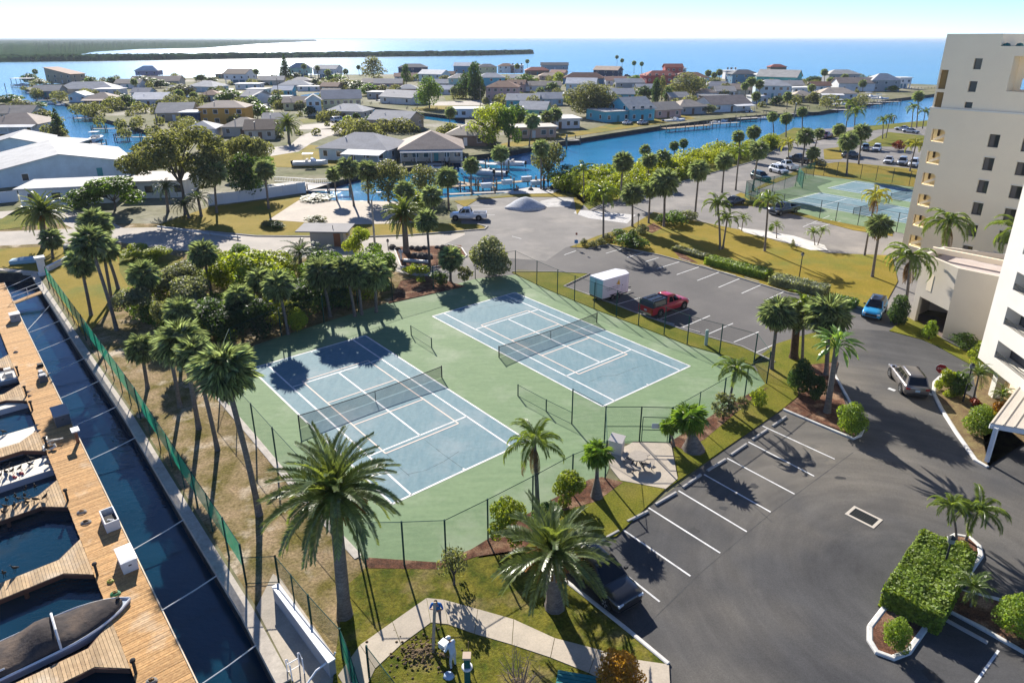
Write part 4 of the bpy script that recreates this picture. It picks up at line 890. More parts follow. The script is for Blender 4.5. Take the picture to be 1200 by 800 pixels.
for y in (-.14, .0, .14): MB().tube([(-1.3, y * .4, .34), (-.6, y, .36), (.6, y, .36), (1.3, y * .4, .34)], .03, 5).build('stripe', white_gloss, kb)
# cormorants
bird_m = mat('black_feathers', (.018, .016, .016), (.03, .026, .022), 30, rough=.7)
def bird_mesh(seed):
    rr = random.Random(seed); mb = MB(); ln = rr.uniform(.3, .5)
    mb.loft([[(x + .0, w * math.cos(a), z + h * math.sin(a)) for a in [2 * math.pi * q / 8 for q in range(8)]] for x, z, w, h in ((-.34, .10, .02, .015), (-.22, .18, .06, .04), (-.05, .30, .11, .11), (.05, .40, .10, .12), (.11, .50, .05, .06), (.13, .62, .032, .035), (.15 + .02, .70, .04, .04), (.25, .71, .015, .015), (.32, .70, .004, .006))])
    for s in (-1, 1): mb.tube([(0, s * .05, .22), (.03, s * .06, 0), (.1, s * .07, .012)], [.018, .014, .02], 4)
    for s in (-1, 1): mb.loft([[(x, s * (y + .02 * math.cos(a)), z + .055 * math.sin(a)) for a in [2 * math.pi * q / 5 for q in range(5)]] for x, y, z in ((.07, .08, .42), (-.08, .115, .33), (-.28, .05, .17))])
    return mb.mesh('cormorant', bird_m, True)
bm = [bird_mesh(k) for k in range(3)]
BIRDS = [(9, 590, 0), (19, 585, 0), (22, 588, 0), (31, 577, 0), (42, 574, 0), (30, 584, 0), (41, 589, 0), (33, 592, 0), (18, 596, 0), (6, 597, 0), (5, 604, 0), (30, 588, 0), (55, 585, 0), (6, 676, 0), (18, 670, 0), (8, 557, 1), (16, 555, 1), (25, 551, 1), (35, 547, 1), (37, 540, 1), (4, 509, 1), (2, 560, 1), (11, 551, 1)]
ORD = ['nearest', 'second', 'third', 'fourth', 'fifth', 'sixth', 'seventh', 'eighth', 'ninth', 'tenth', 'eleventh', 'twelfth', 'farthest']
RANK = {}
for g in (0, 1):
    row = sorted([(-x, y, i) for i, (x, y, o_) in enumerate(BIRDS) if o_ == g and y < 660])
    for k, (_, _, i) in enumerate(row): RANK[i] = ORD[k] + (' from the walkway' if 0 < k < 12 else ' to the walkway' if k == 0 else ' from the walkway')
for i, (x, y, onp) in enumerate(BIRDS):
    z = -.73 if onp else DZ; p = G(x, y, z); o = link('cormorant', bm[i % 3], None, (p.x, p.y, z), R.uniform(-2.4, .4), scale=R.uniform(.75, .9))
    if y > 660: lab = 'lone black cormorant on the fourth finger dock, ' + ('nearer the picture edge' if x < 10 else 'nearer the walkway')
    elif onp: lab = 'dark cormorant on the ivory float decks, ' + RANK[i]
    else: lab = 'dark cormorant on the bird covered finger dock, ' + RANK[i]
    tag(o, lab, 'bird', 'cormorants on the floats' if onp else ('pair of cormorants' if y > 660 else 'cormorants on the finger dock'))
# ---- screen fence on the bank above the wall
def off(pts, w):
    P = [G(*p) for p in pts]; out = []
    for i, p in enumerate(P):
        t = (P[min(i + 1, len(P) - 1)] - P[max(i - 1, 0)]).normalized(); out.append(p + Vector((-t.y, t.x, 0)) * w)
    return out
SF = [tuple(p) for p in off([(55, 339), (97, 400), (160, 492), (226, 598), (262, 655), (282, 688)], .3)]
fence(SF, 2.6, 'long green wind screen fence on the bank above the seawall', name='screen_fence', cover=SCREEN, spacing=2.7, px=False, skip_bottom=1.1)
e = Vector(SF[-1])
fence([tuple(e), tuple(G(327, 683))], 1.75, 'short green fence return where the bank fence meets the white wall', name='screen_fence', cover=CHAIN, px=False, rails=(1.0, .05))
fence([tuple(G(327, 683)), tuple(G(365, 730)), tuple(G(402, 772))], 1.75, 'green mesh fence behind the white wall near the big date palm', name='screen_fence', cover=mesh_mat('torn_green_screen', (.012, .13, .075), .35), spacing=2.2, px=False, skip_bottom=.3)
fence([tuple(G(402, 772)), tuple(G(413, 800)), tuple(G(425, 840))], 1.8, 'green framed gate panel beside the big date palm', name='screen_fence', cover=SCREEN, spacing=1.2, px=False, rails=(1.0, .55))
fence([tuple(G(433, 795)), tuple(G(470, 845))], 1.9, 'green mesh fence panel at the picture bottom beside the sidewalk', name='screen_fence', cover=mesh_mat('bottom_green_screen', (.012, .10, .06), .4), spacing=3, px=False)
# white wall by the quay
a, b = G(325, 702), G(391, 792); t = thing('quay_wall', 'low white capped wall beside the quay concrete at the picture bottom', 'wall', a); dd = b - a
MB().bar((0, 0, .45), dd + Vector((0, 0, .45)), .3, .9).build('body', mat('grey_painted_wall', (.30, .31, .33), rough=.8), t); MB().bar((0, 0, .93), dd * 1.005 + Vector((0, 0, .93)), .38, .07).build('cap', white, t)
lp = G(345, 785); t = thing('boat_ladder', 'white tubular boat ladder at the quay edge', 'ladder', lp, GA)
for y in (-.28, .28): MB().tube([(-.1, y, -1.0), (-.1, y, .0), (-.1, y, .75), (.12, y, .95), (.4, y, .85), (.45, y, 0.0)], .03, 6).build('rail', white_gloss, t)
for z in (-.9, -.6, -.3, .0, .45): MB().tube([(-.1, -.28, z), (-.1, .28, z)], .025, 5).build('rung', white_gloss, t)
tag(MB().tube([G(352, 812), G(372, 795) + Vector((0, 0, .5)), G(392, 785) + Vector((0, 0, .75)), G(395, 782) + Vector((0, 0, .95))], .05, 6).build('white_pipe', white_gloss), 'white pipe running from the quay up to the low wall', 'pipe')
# pillar and wall at the basin head
pp = G(51, 322); t = thing('gate_pillar', 'white capped square pillar at the head of the marina basin', 'pillar', pp, GA)
MB().box(0, 0, 0, .75, .75, 2.0).build('shaft', white, t); MB().box(0, 0, 2.0, 1.05, 1.05, .28).build('cap', white, t); MB().box(0, 0, 0, 1.0, 1.0, .3).build('base', white, t)
a, b = G(57, 318), G(82, 305); t = thing('garden_wall', 'low pale curved garden wall beside the white pillar', 'wall', a); MB().bar((0, 0, .3), b - a + Vector((0, 0, .3)), .35, .6).build('body', white, t); MB().bar((0, 0, .63), (b - a) + Vector((0, 0, .63)), .42, .06).build('cap', mat('wall_cap_white', (.74, .74, .73), rough=.7), t)
t = thing('utility_cabinet', 'grey utility cabinet beside the low garden wall', 'cabinet', G(83, 299), .2); MB().box(0, 0, 0, 1.1, .8, 1.4).build('body', mat('cabinet_grey', (.38, .40, .42), rough=.6), t); MB().box(0, 0, 1.4, 1.2, .9, .06).build('lid', grey_box, t)
t = thing('entrance_sign', 'white panel sign on the verge where the pale road bends', 'sign', G(131, 293), .6); MB().box(0, 0, 0, .12, 1.3, 1.7).build('panel', white, t); MB().box(0, 0, 1.7, .2, 1.4, .08).build('cap', white, t)
t = thing('blue_tarp_boat', 'small dinghy under a pale blue tarp beside the white pillar', 'boat', G(33, 308), .3); mb = MB(); hull(mb, 3.6, 1.5, .6); mb.build('hull', mat('tarp_blue', (.25, .42, .52), rough=.6), t)
MB().loft([[(x, -w, .55), (x, 0, .55 + h), (x, w, .55)] for x, w, h in ((-1.8, .7, .05), (-.6, .74, .3), (.6, .7, .3), (1.7, .1, .05))]).build('cover', mat('tarp_pale', (.38, .52, .6), rough=.7), t)
# ================================================================ vegetation
def leaf(name, c1, c2, tr=.25, scale=1.2, isl=.35, rough=.5, spec=.3, objr=.14, tt=(2.6, 2.4, 1.0, 1)):
    return mat(name, c1, c2, scale, rough=rough, spec=spec, island=isl, objr=objr, trans=tr, tt=tt)
sabal_m = leaf('sabal_frond', (.26, .29, .175), (.15, .185, .095), .38, rough=.36, spec=1.0, isl=.65, tt=(2.0, 2.1, 1.1, 1))  # wide spread of tones also puts pale glints into the blades
date_m = leaf('date_frond', (.13, .165, .05), (.09, .125, .04), .32, rough=.33, spec=.7)
dark_date_m = leaf('dark_date_frond', (.065, .10, .045), (.045, .07, .032), .25, rough=.45, spec=.4)
queen_m = leaf('queen_frond', (.14, .19, .05), (.10, .15, .035), .38, rough=.36, spec=.5)
yellow_queen_m = leaf('yellow_frond', (.27, .26, .05), (.17, .2, .04), .4)
fan_m = leaf('bright_fan', (.15, .24, .05), (.10, .18, .035), .35, rough=.3, spec=.6)
dead_m = leaf('dead_frond', (.24, .15, .07), (.16, .10, .05), .15, rough=.9, spec=.1)
fruit_m = mat('orange_fruit_stalks', (.42, .18, .03), (.30, .13, .03), 4, rough=.7, island=.3)
trunk_m = mat('palm_trunk', (.22, .185, .155), (.13, .11, .095), 2.2, rough=.95, bump=1, bscale=14, stretch=(1, 1, 5), grain=.25, gscale=12)
brown_trunk_m = mat('booted_trunk', (.12, .065, .035), (.07, .045, .03), 3, rough=1, bump=1, bscale=10, grain=.4, gscale=9)
bark_m = mat('grey_bark', (.15, .125, .105), (.08, .07, .06), 2, rough=.95, bump=.8, bscale=9)
def fan_frond(seed, m, n=22, pl=.85, fl=1.0, droop=.25):
    """a costapalmate fan leaf along +X from the trunk top: petiole and folded blade segments"""
    rr = random.Random(seed); mb = MB(); w = .025
    hub = Vector((pl, 0, .10))
    mb.add([(0, -w, 0), (0, w, 0), (hub.x, w * .5, hub.z), (hub.x, -w * .5, hub.z)], [(0, 1, 2, 3)])
    for k in range(n):
        a = -1.95 + 3.9 * k / (n - 1) + rr.uniform(-.05, .05); L = fl * (1 - .22 * abs(a) / 1.95) * rr.uniform(.88, 1.08)
        dx, dy = math.cos(a), math.sin(a); wd = .056; dr = droop * rr.uniform(.6, 1.5)
        p0 = hub; p1 = hub + Vector((dx * L * .55, dy * L * .55, .05 - dr * .18)); p2 = hub + Vector((dx * L * .98, dy * L * .98, -dr * (.75 + .2 * rr.random())))
        nx, ny = -dy * wd, dx * wd; fold = .018 * (1 if k % 2 else -1)
        mb.add([p0, (p1.x - nx, p1.y - ny, p1.z + fold), p2, (p1.x + nx, p1.y + ny, p1.z - fold)], [(0, 1, 2), (0, 2, 3)])
    return mb.mesh('frond', m)
def pinnate_frond(seed, m, L=3.2, n=32, ll=.48, rise=.9, curl=1.5, vee=.35, hang=0.0, wd=.045):
    """a feather leaf: starts along +X rising, then arches over; leaflets both sides"""
    rr = random.Random(seed); mb = MB(); pts = []; x = z = 0.0; st = 16
    for i in range(st + 1):
        t = i / st; a = rise - curl * t ** 1.25; pts.append(Vector((x, 0, z))); x += L / st * math.cos(a); z += L / st * math.sin(a)
    mb.tube(pts, [.045 * (1 - .85 * i / st) for i in range(st + 1)], 4, False)
    for i in range(n):
        t = .14 + .86 * (i + .5) / n; f = t * st; k = min(int(f), st - 1); p = pts[k].lerp(pts[k + 1], f - k); d = (pts[k + 1] - pts[k]).normalized(); up = Vector((0, 1, 0)).cross(d) * -1
        env = ll * (.45 + .55 * math.sin(min(1, (t + .12)) * math.pi * .92)) * rr.uniform(.85, 1.12)
        for s in (-1, 1):
            fw = .45 + .35 * t; dv = (Vector((0, s, 0)) * (1 - fw * .45) + d * fw + up * (vee + rr.uniform(-.12, .12))).normalized()
            tip = p + dv * env + Vector((0, 0, -hang * env * rr.uniform(.7, 1.25))); mid = p + dv * env * .5 + Vector((0, 0, -hang * env * .22)); sd = d * wd
            mb.add([p, mid + sd, tip, mid - sd], [(0, 1, 2), (0, 2, 3)])
    return mb.mesh('frond', m)
FR = {}
def fronds(kind):
    if kind in FR: return FR[kind]
    if kind == 'sabal': v = [fan_frond(k, sabal_m, droop=.16 + .13 * k) for k in range(3)]
    elif kind == 'fan': v = [fan_frond(10 + k, fan_m, n=15, pl=.7, fl=.85, droop=.35 + .1 * k) for k in range(3)]
    elif kind == 'date': v = [pinnate_frond(20 + k, date_m, 3.3, 46, .48, .38, 1.0 + .2 * k, .40, .06, .05) for k in range(3)]
    elif kind == 'darkdate': v = [pinnate_frond(30 + k, dark_date_m, 3.0, 26, .45, .6, 1.4 + .2 * k, .35, .15, .06) for k in range(3)]
    elif kind == 'queen': v = [pinnate_frond(40 + k, queen_m, 2.9, 34, .55, .85, 2.1 + .25 * k, .15, .55, .05) for k in range(3)]
    elif kind == 'yqueen': v = [pinnate_frond(50 + k, yellow_queen_m, 2.7, 24, .55, .8, 2.2 + .3 * k, .1, .6, .06) for k in range(3)]
    elif kind == 'pygmy': v = [pinnate_frond(60 + k, queen_m, 1.25, 16, .3, .75, 1.7 + .2 * k, .25, .2, .03) for k in range(3)]
    elif kind == 'dead': v = [fan_frond(70 + k, dead_m, n=8, fl=.8, droop=.8) for k in range(2)]
    elif kind == 'deadq': v = [pinnate_frond(74 + k, dead_m, 2.3, 16, .4, .2, .7, .0, .7, .05) for k in range(2)]
    elif kind == 'paddle':
        v = []
        for k in range(3):
            mb = MB(); rr = random.Random(k); mb.tube([(0, 0, 0), (.8, 0, .5), (1.3, 0, .72)], .04, 4, False); P = []
            for i in range(9):
                t = i / 8; w = .24 * math.sin(math.pi * min(1, .08 + t * .95)) ** .7; x = 1.2 + 1.7 * t; z = .68 + .35 * t - 1.0 * t * t; P += [(x, -w, z - w * .35 + rr.uniform(-.04, .04)), (x, 0, z + .03), (x, w, z - w * .35 + rr.uniform(-.04, .04))]
            mb.add(P, [f for i in range(8) for f in ((3 * i, 3 * i + 3, 3 * i + 4, 3 * i + 1), (3 * i + 1, 3 * i + 4, 3 * i + 5, 3 * i + 2))]); v.append(mb.mesh('frond', fan_m))
    FR[kind] = v
    return v
def frond_pose(i, n, e_lo, e_hi, rr):
    """azimuth and lift for frond i of n, spiral order from low and old to high and young"""
    az = i * 2.39996 + rr.uniform(-.15, .15); u = i / max(1, n - 1); a, b = math.sin(e_lo), math.sin(e_hi)
    return az, math.asin(max(-1, min(1, a + (b - a) * u))) + rr.uniform(-.1, .1)
SPEC = {  # kind: fronds, lowest lift, highest lift, trunk radius
    'sabal': (62, -1.2, 1.4, .17), 'fan': (34, -.95, 1.1, .17), 'date': (74, -.85, 1.25, .36), 'darkdate': (34, -.75, .6, .26), 'queen': (15, -.55, .75, .15), 'yqueen': (14, -.6, .7, .14), 'pygmy': (20, -.5, .9, .07), 'paddle': (40, -.5, 1.0, .2)}
CR = {}
def crown_mesh(kind, var):
    """one joined crown for palms too far away to pick the fronds apart"""
    if (kind, var) in CR: return CR[(kind, var)]
    rr = random.Random(hash(kind) % 97 + var); n, lo, hi, _ = SPEC[kind]; n = int(n * .8); mb = MB()
    src = fronds(kind); mats = src[0].materials[0]
    for i in range(n):
        me = src[i % len(src)]; az, el = frond_pose(i, n, lo, hi, rr); M = Matrix.Rotation(az, 4, 'Z') @ Matrix.Rotation(-el, 4, 'Y') @ Matrix.Rotation(rr.uniform(-.7, .7) if kind in ('sabal', 'fan') else 0, 4, 'X')
        mb.add([M @ v.co for v in me.vertices], [tuple(p.vertices) for p in me.polygons])
    CR[(kind, var)] = mb.mesh('crown', mats); return CR[(kind, var)]
def palm(kind, base, top, label, group=None, near=False, scale=1.0, dead=0, name=None, bend=.35, rt=None, wind=None, lift=0, skirt=0, tm=None, bulb=0, H=None, cat='palm tree'):
    """base and top are where the trunk foot and the crown's heart stand in the photograph"""
    B = G(*base); H = max(.6, HT(B, top[1])) if H is None else H; n, lo, hi, r0 = SPEC[kind]; lo += lift; n = int(n * .66) if lift else n
    dx = XAT((B.x, B.y, H), top[0]) - B.x; dx = max(-.3 * H - .6, min(.3 * H + .6, dx)); rt = rt or r0 * scale ** .5
    t = thing(name or {'sabal': 'cabbage_palm', 'fan': 'fan_palm', 'date': 'date_palm', 'darkdate': 'date_palm', 'queen': 'queen_palm', 'yqueen': 'queen_palm', 'pygmy': 'pygmy_palm', 'paddle': 'paddle_palm'}[kind], label, cat, B, group=group)
    rr = random.Random(int(base[0] * 7 + base[1])); pts = []; rs = []; ns = 7
    for i in range(ns + 1):
        u = i / ns; bx = dx * (u + bend * math.sin(math.pi * u) * (.4 if dx > 0 else -.4) * 0 + bend * (u * u - u) * .9); pts.append((bx, .12 * H * .05 * math.sin(u * 5), H * u - (.15 if i == 0 else 0)))
        rs.append(rt * (1.35 if i == 0 else 1.0 - .22 * u) + (bulb * max(0, 1 - u * 2.2) if bulb else 0))
    if kind in ('date',): rs[-1] *= 1.25; rs[-2] *= 1.15
    MB().tube(pts, rs, 9 if near else 6).build('trunk', tm or trunk_m, t, True)
    top3 = Vector(pts[-1]); yaw = rr.uniform(0, 6.28)
    if near:
        src = fronds(kind)
        for i in range(n):
            az, el = frond_pose(i, n, lo, hi, rr); az += yaw
            if wind is not None:                                     # wind sweeps the fronds to one side
                dd = (az - wind + math.pi) % (2 * math.pi) - math.pi; az = wind + dd * .62; el -= .12
            o = link('frond', src[rr.randrange(len(src))], t, top3 + Vector((0, 0, rr.uniform(-.2, .08))), rot=(rr.uniform(-1, 1) * (.75 if kind in ('sabal', 'fan') else .25), -el, az), scale=scale * rr.uniform(.8, 1.08))
        for i in range(dead):
            o = link('dead_frond', fronds('deadq' if kind in ('queen', 'yqueen') else 'dead')[i % 2], t, top3 + Vector((0, 0, -.25)), rot=(0, 1.15 + rr.uniform(-.15, .25), i * 2.4 + yaw if wind is None else wind + math.pi + rr.uniform(-.9, .9)), scale=scale * rr.uniform(.8, 1.1))
        if kind == 'date':
            for i in range(14):
                az = i * 2.4; mb = MB(); 
                for q in range(14):
                    a2 = az + rr.uniform(-.3, .3); L = rr.uniform(.8, 1.5); mb.tube([(0, 0, 0), (L * .55 * math.cos(a2), L * .55 * math.sin(a2), .12), (L * math.cos(a2), L * math.sin(a2), -.25 - rr.random() * .35)], [.02, .03, .035], 3)
                mb.build('fruit_cluster', fruit_m, t, loc=top3 + Vector((0, 0, .05 if lift else -.2)))
    else:
        link('crown', crown_mesh(kind, rr.randrange(3)), t, top3, rot=(rr.uniform(-.1, .1), rr.uniform(-.1, .1), yaw), scale=scale)
        if skirt or dead:
            mb = MB()
            for q in range(16):
                a2 = q * 2.4; mb.add([(.1 * math.cos(a2), .1 * math.sin(a2), 0), (.75 * math.cos(a2 - .2), .75 * math.sin(a2 - .2), -.75), (.6 * math.cos(a2), .6 * math.sin(a2), -1.5), (.75 * math.cos(a2 + .2), .75 * math.sin(a2 + .2), -.8)], [(0, 1, 2), (0, 2, 3)])
            mb.build('dead_skirt', dead_m, t, loc=top3)
    return t
# ---- the seawall and grove palms
NP = 'tall cabbage palm '
palm('sabal', (304, 603), (263, 432), NP + 'with big silvery crown, nearest of the leaning bank palms', near=True, scale=1.12, dead=3)
palm('sabal', (233, 502), (214, 399), NP + 'with dense crown standing mid bank by the court corner', near=True, scale=1.05, dead=2)
palm('sabal', (211, 477), (198, 404), NP + 'leaning half hidden behind the dense crowned bank palm', near=True, scale=.85)
palm('sabal', (255, 527), (228, 414), NP + 'with sharply bent pale trunk behind the nearest bank palm', near=True, scale=.8)
palm('sabal', (173, 455), (166, 408), 'slim short cabbage palm nearest the wind screen fence on the bank', near=True, scale=.8)
palm('sabal', (213, 418), (210, 365), 'short cabbage palm with bright yellow green heart behind the bank palms', near=True, scale=.95)
palm('sabal', (107, 370), (95, 308), NP + 'leaning low toward the marina, outermost of the basin cluster', scale=.95, skirt=1)
palm('sabal', (137, 387), (106, 284), NP + 'with the most slanted trunk of the basin cluster', scale=1.05, skirt=1)
palm('sabal', (131, 353), (121, 292), NP + 'in the middle of the basin cluster', scale=1.0)
palm('sabal', (139, 339), (112, 262), NP + 'with the highest crown of the basin cluster', scale=1.1)
palm('sabal', (180, 368), (168, 322), 'cabbage palm in front of the bright yellow hedge patch', scale=.98, skirt=1)
palm('sabal', (248, 346), (238, 297), 'cabbage palm with thick dead skirt beside the pale road', scale=.98, skirt=1)
GR = 'cabbage palms of the dark grove behind the courts'
for b, t, s, w in (((284, 388), (280, 349), .85, 'farthest from the date palm'), ((308, 372), (304, 328), .85, 'half hidden at the back of the grove'), ((338, 392), (326, 335), .95, 'standing alone in front of the grove, trunk lit'), ((387, 371), (377, 320), 1.12, 'with shaggy brown skirt and leaning trunk'),
                   ((416, 371), (406, 318), 1.0, 'first of the twin trunks at the grove end'), ((424, 369), (419, 322), .95, 'second of the twin trunks at the grove end'), ((441, 366), (440, 322), 1.05, 'with hanging dark crown nearest the court fence corner')):
    palm('sabal', b, t, 'cabbage palm of the grove ' + w, GR, scale=s, skirt=1)
palm('darkdate', (352, 318), (352, 296), 'low dark clump of feather fronds in the grove beside the gatehouse', scale=1.0)
palm('darkdate', (368, 330), (372, 300), 'second dark feathery clump hugging the gatehouse corner', scale=.8)
palm('date', (476, 296), (473, 251), 'full round date palm in the rock garden by the junction', near=True, scale=.98, rt=.42)
palm('sabal', (504, 317), (500, 258), 'slim cabbage palm in front of the rock garden date palm', near=True, scale=.9)
palm('sabal', (528, 330), (528, 303), 'short spreading cabbage palm in the rock garden nearest the round bush', scale=.95)
palm('date', (52, 290), (50, 250), 'date palm with orange fruit stalks beside the pale lane', near=True, scale=1.08)
palm('sabal', (62, 303), (60, 280), 'low bushy palm between the fruiting date palm and white pillar', scale=.9)
palm('sabal', (110, 285), (118, 268), 'low palm crown behind the basin cluster at the road edge', scale=1.0)
palm('darkdate', (197, 248), (194, 220), 'dark date palm with clean trunk in front of the white fence', scale=.85)
palm('darkdate', (236, 254), (232, 232), 'drooping dark palm clump under the big oak', scale=.8)
palm('darkdate', (222, 256), (215, 240), 'low dark palm at the foot of the big oak', scale=.75)
palm('sabal', (254, 250), (251, 202), 'cabbage palm rising beside the big oak', scale=1.25)
palm('sabal', (315, 245), (310, 199), 'lone cabbage palm on the dry lawn in front of the white fence', scale=1.1)
IN = 'cabbage palms at the inlet edge'
palm('sabal', (395, 236), (391, 204), 'smallest brownish cabbage palm at the inlet edge', IN, scale=.85)
palm('sabal', (415, 242), (407, 197), 'leaning cabbage palm on the pale pad by the inlet', IN, scale=1.15)
palm('sabal', (432, 238), (430, 200), 'straight cabbage palm on the pale pad nearest the street lamp', IN, scale=1.15)
palm('sabal', (477, 250), (474, 224), 'low cabbage palm between the olive tree and the date palm', IN, scale=1.1)
palm('sabal', (508, 256), (506, 230), 'bright low cabbage palm near the parked white pickup', IN, scale=1.1)
palm('sabal', (526, 246), (524, 208), 'cabbage palm in front of the canal docks by the white pickup', IN, scale=1.15)
palm('sabal', (552, 224), (552, 194), 'cabbage palm at the dock beside the lot head', IN, scale=1.0)
palm('sabal', (589, 215), (586, 180), 'cabbage palm leaning over the dock with white boxes', IN, scale=1.1)
palm('sabal', (634, 222), (634, 174), 'slim cabbage palm at the end of the lot by the canal', IN, scale=1.05)
palm('queen', (684, 236), (684, 200), 'bright feathery palm where the mangrove hedge begins', scale=1.0)
palm('queen', (672, 226), (668, 208), 'small bright feathery palm in the mangrove hedge end', scale=.8)
palm('queen', (707, 283), (707, 228), 'feathery palm standing at the lawn tip, shadow across the bays', near=True, scale=1.08)
RS = 'cabbage palms along the mangrove road'
for b, t, s, w in (((727, 236), (730, 190), 1.15, 'in front of the hedge, pale straight trunk'), ((756, 200), (756, 176), .8, 'small in the mangrove hedge by the water'), ((759, 216), (761, 188), 1.0, 'with yellowish fronds in the hedge'), ((776, 203), (777, 184), 1.05, 'dark crowned in the hedge'), ((790, 184), (790, 171), .75, 'first tiny one at the water'),
                   ((801, 180), (801, 168), .75, 'second tiny one at the water'), ((741, 266), (741, 227), 1.1, 'on the verge left of the round shrubs'), ((778, 266), (779, 214), 1.35, 'with broad crown among the round shrubs'), ((760, 262), (762, 222), .85, 'slim, between two broader verge palms'), ((814, 257), (819, 200), 1.05, 'tall, at the road bend before the far lot'),
                   ((846, 226), (849, 189), 1.05, 'on the far verge opposite the mangrove'), ((882, 224), (889, 176), 1.15, 'leaning beside the dark green parked car'), ((868, 186), (865, 160), .95, 'in the hedge by the canal, thin'), ((886, 180), (883, 155), 1.1, 'in the hedge by the canal, rounder'), ((940, 194), (944, 160), 1.25, 'over the parked black pickup'),
                   ((955, 173), (960, 156), .85, 'leaning over the road by the red pickup'), ((907, 167), (905, 137), .9, 'on the bank, first of three above the canal'), ((921, 161), (921, 139), 1.1, 'on the bank, second of three above the canal'), ((940, 152), (940, 131), 1.0, 'on the bank, third of three above the canal'),
                   ((992, 206), (994, 166), 1.25, 'in the far lot verge, biggest crown'), ((1006, 193), (1010, 155), 1.25, 'in the far lot verge beside a dark car'), ((985, 178), (983, 152), 1.0, 'yellowish at the far lot entrance'), ((950, 195), (953, 180), .95, 'low and bushy by the screened court corner')):
    palm('sabal', b, t, 'cabbage palm of the road row ' + w, RS, scale=s)
palm('queen', (862, 223), (866, 180), 'queen palm with hanging fronds at the far verge', scale=1.15)
palm('yqueen', (924, 190), (924, 169), 'yellowing queen palm at the road edge by the parked white pickup', scale=1.1)
palm('queen', (1000, 168), (1002, 132), 'large queen palm hanging over the canal view', scale=1.3)
palm('queen', (990, 160), (995, 122), 'queen palm behind the larger one at the canal', scale=1.0)
palm('queen', (1034, 163), (1035, 142), 'queen palm first of a pair on the far lawn', scale=.95); palm('queen', (1038, 162), (1043, 139), 'queen palm second of a pair on the far lawn', scale=.85)
palm('queen', (1068, 151), (1070, 127), 'queen palm by the parked white cars at the bank', scale=1.05); palm('queen', (1081, 151), (1084, 132), 'queen palm touching the tower edge by the bank', scale=.95)
palm('sabal', (1074, 150), (1076, 113), 'tall cabbage palm on the bank beside the tower', scale=1.1)
palm('yqueen', (1066, 201), (1073, 170), 'yellowing queen palm in front of the far parked cars', scale=1.15)
palm('yqueen', (1013, 300), (1026, 229), 'yellow skirted queen palm beside the far court fence', near=True, scale=.85, dead=5)
palm('sabal', (1022, 325), (1031, 264), 'cabbage palm on the golden lawn below the yellowing queen palm', near=True, scale=.95, dead=2)
palm('pygmy', (955, 288), (953, 273), 'pygmy palm clump at the end of the white shell path', scale=1.1); palm('pygmy', (958, 288), (964, 271), 'pygmy palm leaning out of the shell path clump', scale=1.0)
palm('pygmy', (910, 280), (910, 265), 'small lone pygmy palm along the shell path', scale=1.0)
palm('queen', (844, 293), (841, 240), 'queen palm on the golden lawn, taller of a crossing pair', near=True, scale=.95); palm('queen', (847, 292), (852, 258), 'queen palm on the golden lawn, shorter of a crossing pair', scale=.8)
palm('pygmy', (869, 271), (871, 257), 'small feathery palm by the shell path start', scale=1.2)
palm('queen', (896, 295), (900, 236), 'slim queen palm on the lawn by the dark pickup', near=True, scale=.9)
palm('queen', (1059, 378), (1067, 302), 'windswept queen palm beside the bright blue car', near=True, scale=1.12, dead=6, wind=-2.2)
palm('queen', (1106, 350), (1112, 250), 'windswept queen palm towering behind the flat roofed wing', near=True, scale=1.25, dead=4, wind=-2.6, H=8.6)
palm('queen', (1185, 350), (1192, 268), 'windswept queen palm squeezed between the two towers', near=True, scale=1.2, dead=2, wind=-2.6, H=7.4)
palm('sabal', (904, 433), (911, 366), 'cabbage palm with orange fruit skirt at the lawn corner', near=True, scale=.95, dead=4)
palm('sabal', (930, 420), (934, 368), 'stout booted cabbage palm with shaggy brown trunk', near=True, scale=.85, dead=3, rt=.36, tm=brown_trunk_m)
palm('queen', (940, 425), (941, 357), 'feathery young palm rising behind the booted trunk', near=True, scale=.7)
palm('sabal', (968, 440), (971, 369), 'cabbage palm with broad silvery crown behind the paddle leaved palm', near=True, scale=1.2)
palm('paddle', (969, 484), (980, 405), 'paddle leaved palm with thick grey trunk at the kerbed mulch island', near=True, scale=.66, rt=.24)
palm('queen', (630, 593), (626, 517), 'queen palm with drooping fronds in front of the near court baseline', near=True, scale=.80, dead=5, rt=.14)
palm('fan', (699, 583), (700, 531), 'small fan palm with swollen grey foot by the picnic pad', near=True, scale=.72, bulb=.28, rt=.13)
palm('fan', (812, 527), (808, 490), 'fat glossy fan palm with wide grey foot beside the court gate', near=True, scale=1.0, bulb=.55, rt=.3)
palm('fan', (790, 524), (784, 500), 'small side shoot of the fat glossy fan palm', scale=.5, rt=.1)
palm('queen', (853, 482), (862, 434), 'small queen palm at the court corner by the lawn strip', near=True, scale=.72, rt=.1)
palm('date', (404, 722), (392, 578), 'big date palm with tall trunk beside the near court corner', near=True, scale=1.0, rt=.33)
palm('date', (650, 712), (648, 650), 'big low date palm with orange fruit leaning over the black car', near=True, scale=.97, rt=.45, lift=.6)
palm('queen', (1121, 634), (1115, 594), 'queen palm on the hedge island, nearer the lamp post', near=True, scale=.52, rt=.07)
palm('queen', (1131, 634), (1147, 600), 'queen palm on the hedge island, the fuller of two', near=True, scale=.66, rt=.08)
palm('pygmy', (1137, 712), (1141, 687), 'pygmy palm in the mulch beside the clipped hedge', near=True, scale=.9)
palm('pygmy', (1140, 472), (1147, 438), 'slim feathery palm in the drive bed', near=True, scale=1.15); palm('pygmy', (1172, 478), (1175, 463), 'small bright palm behind the clipped bush in the drive bed', near=True, scale=.9)
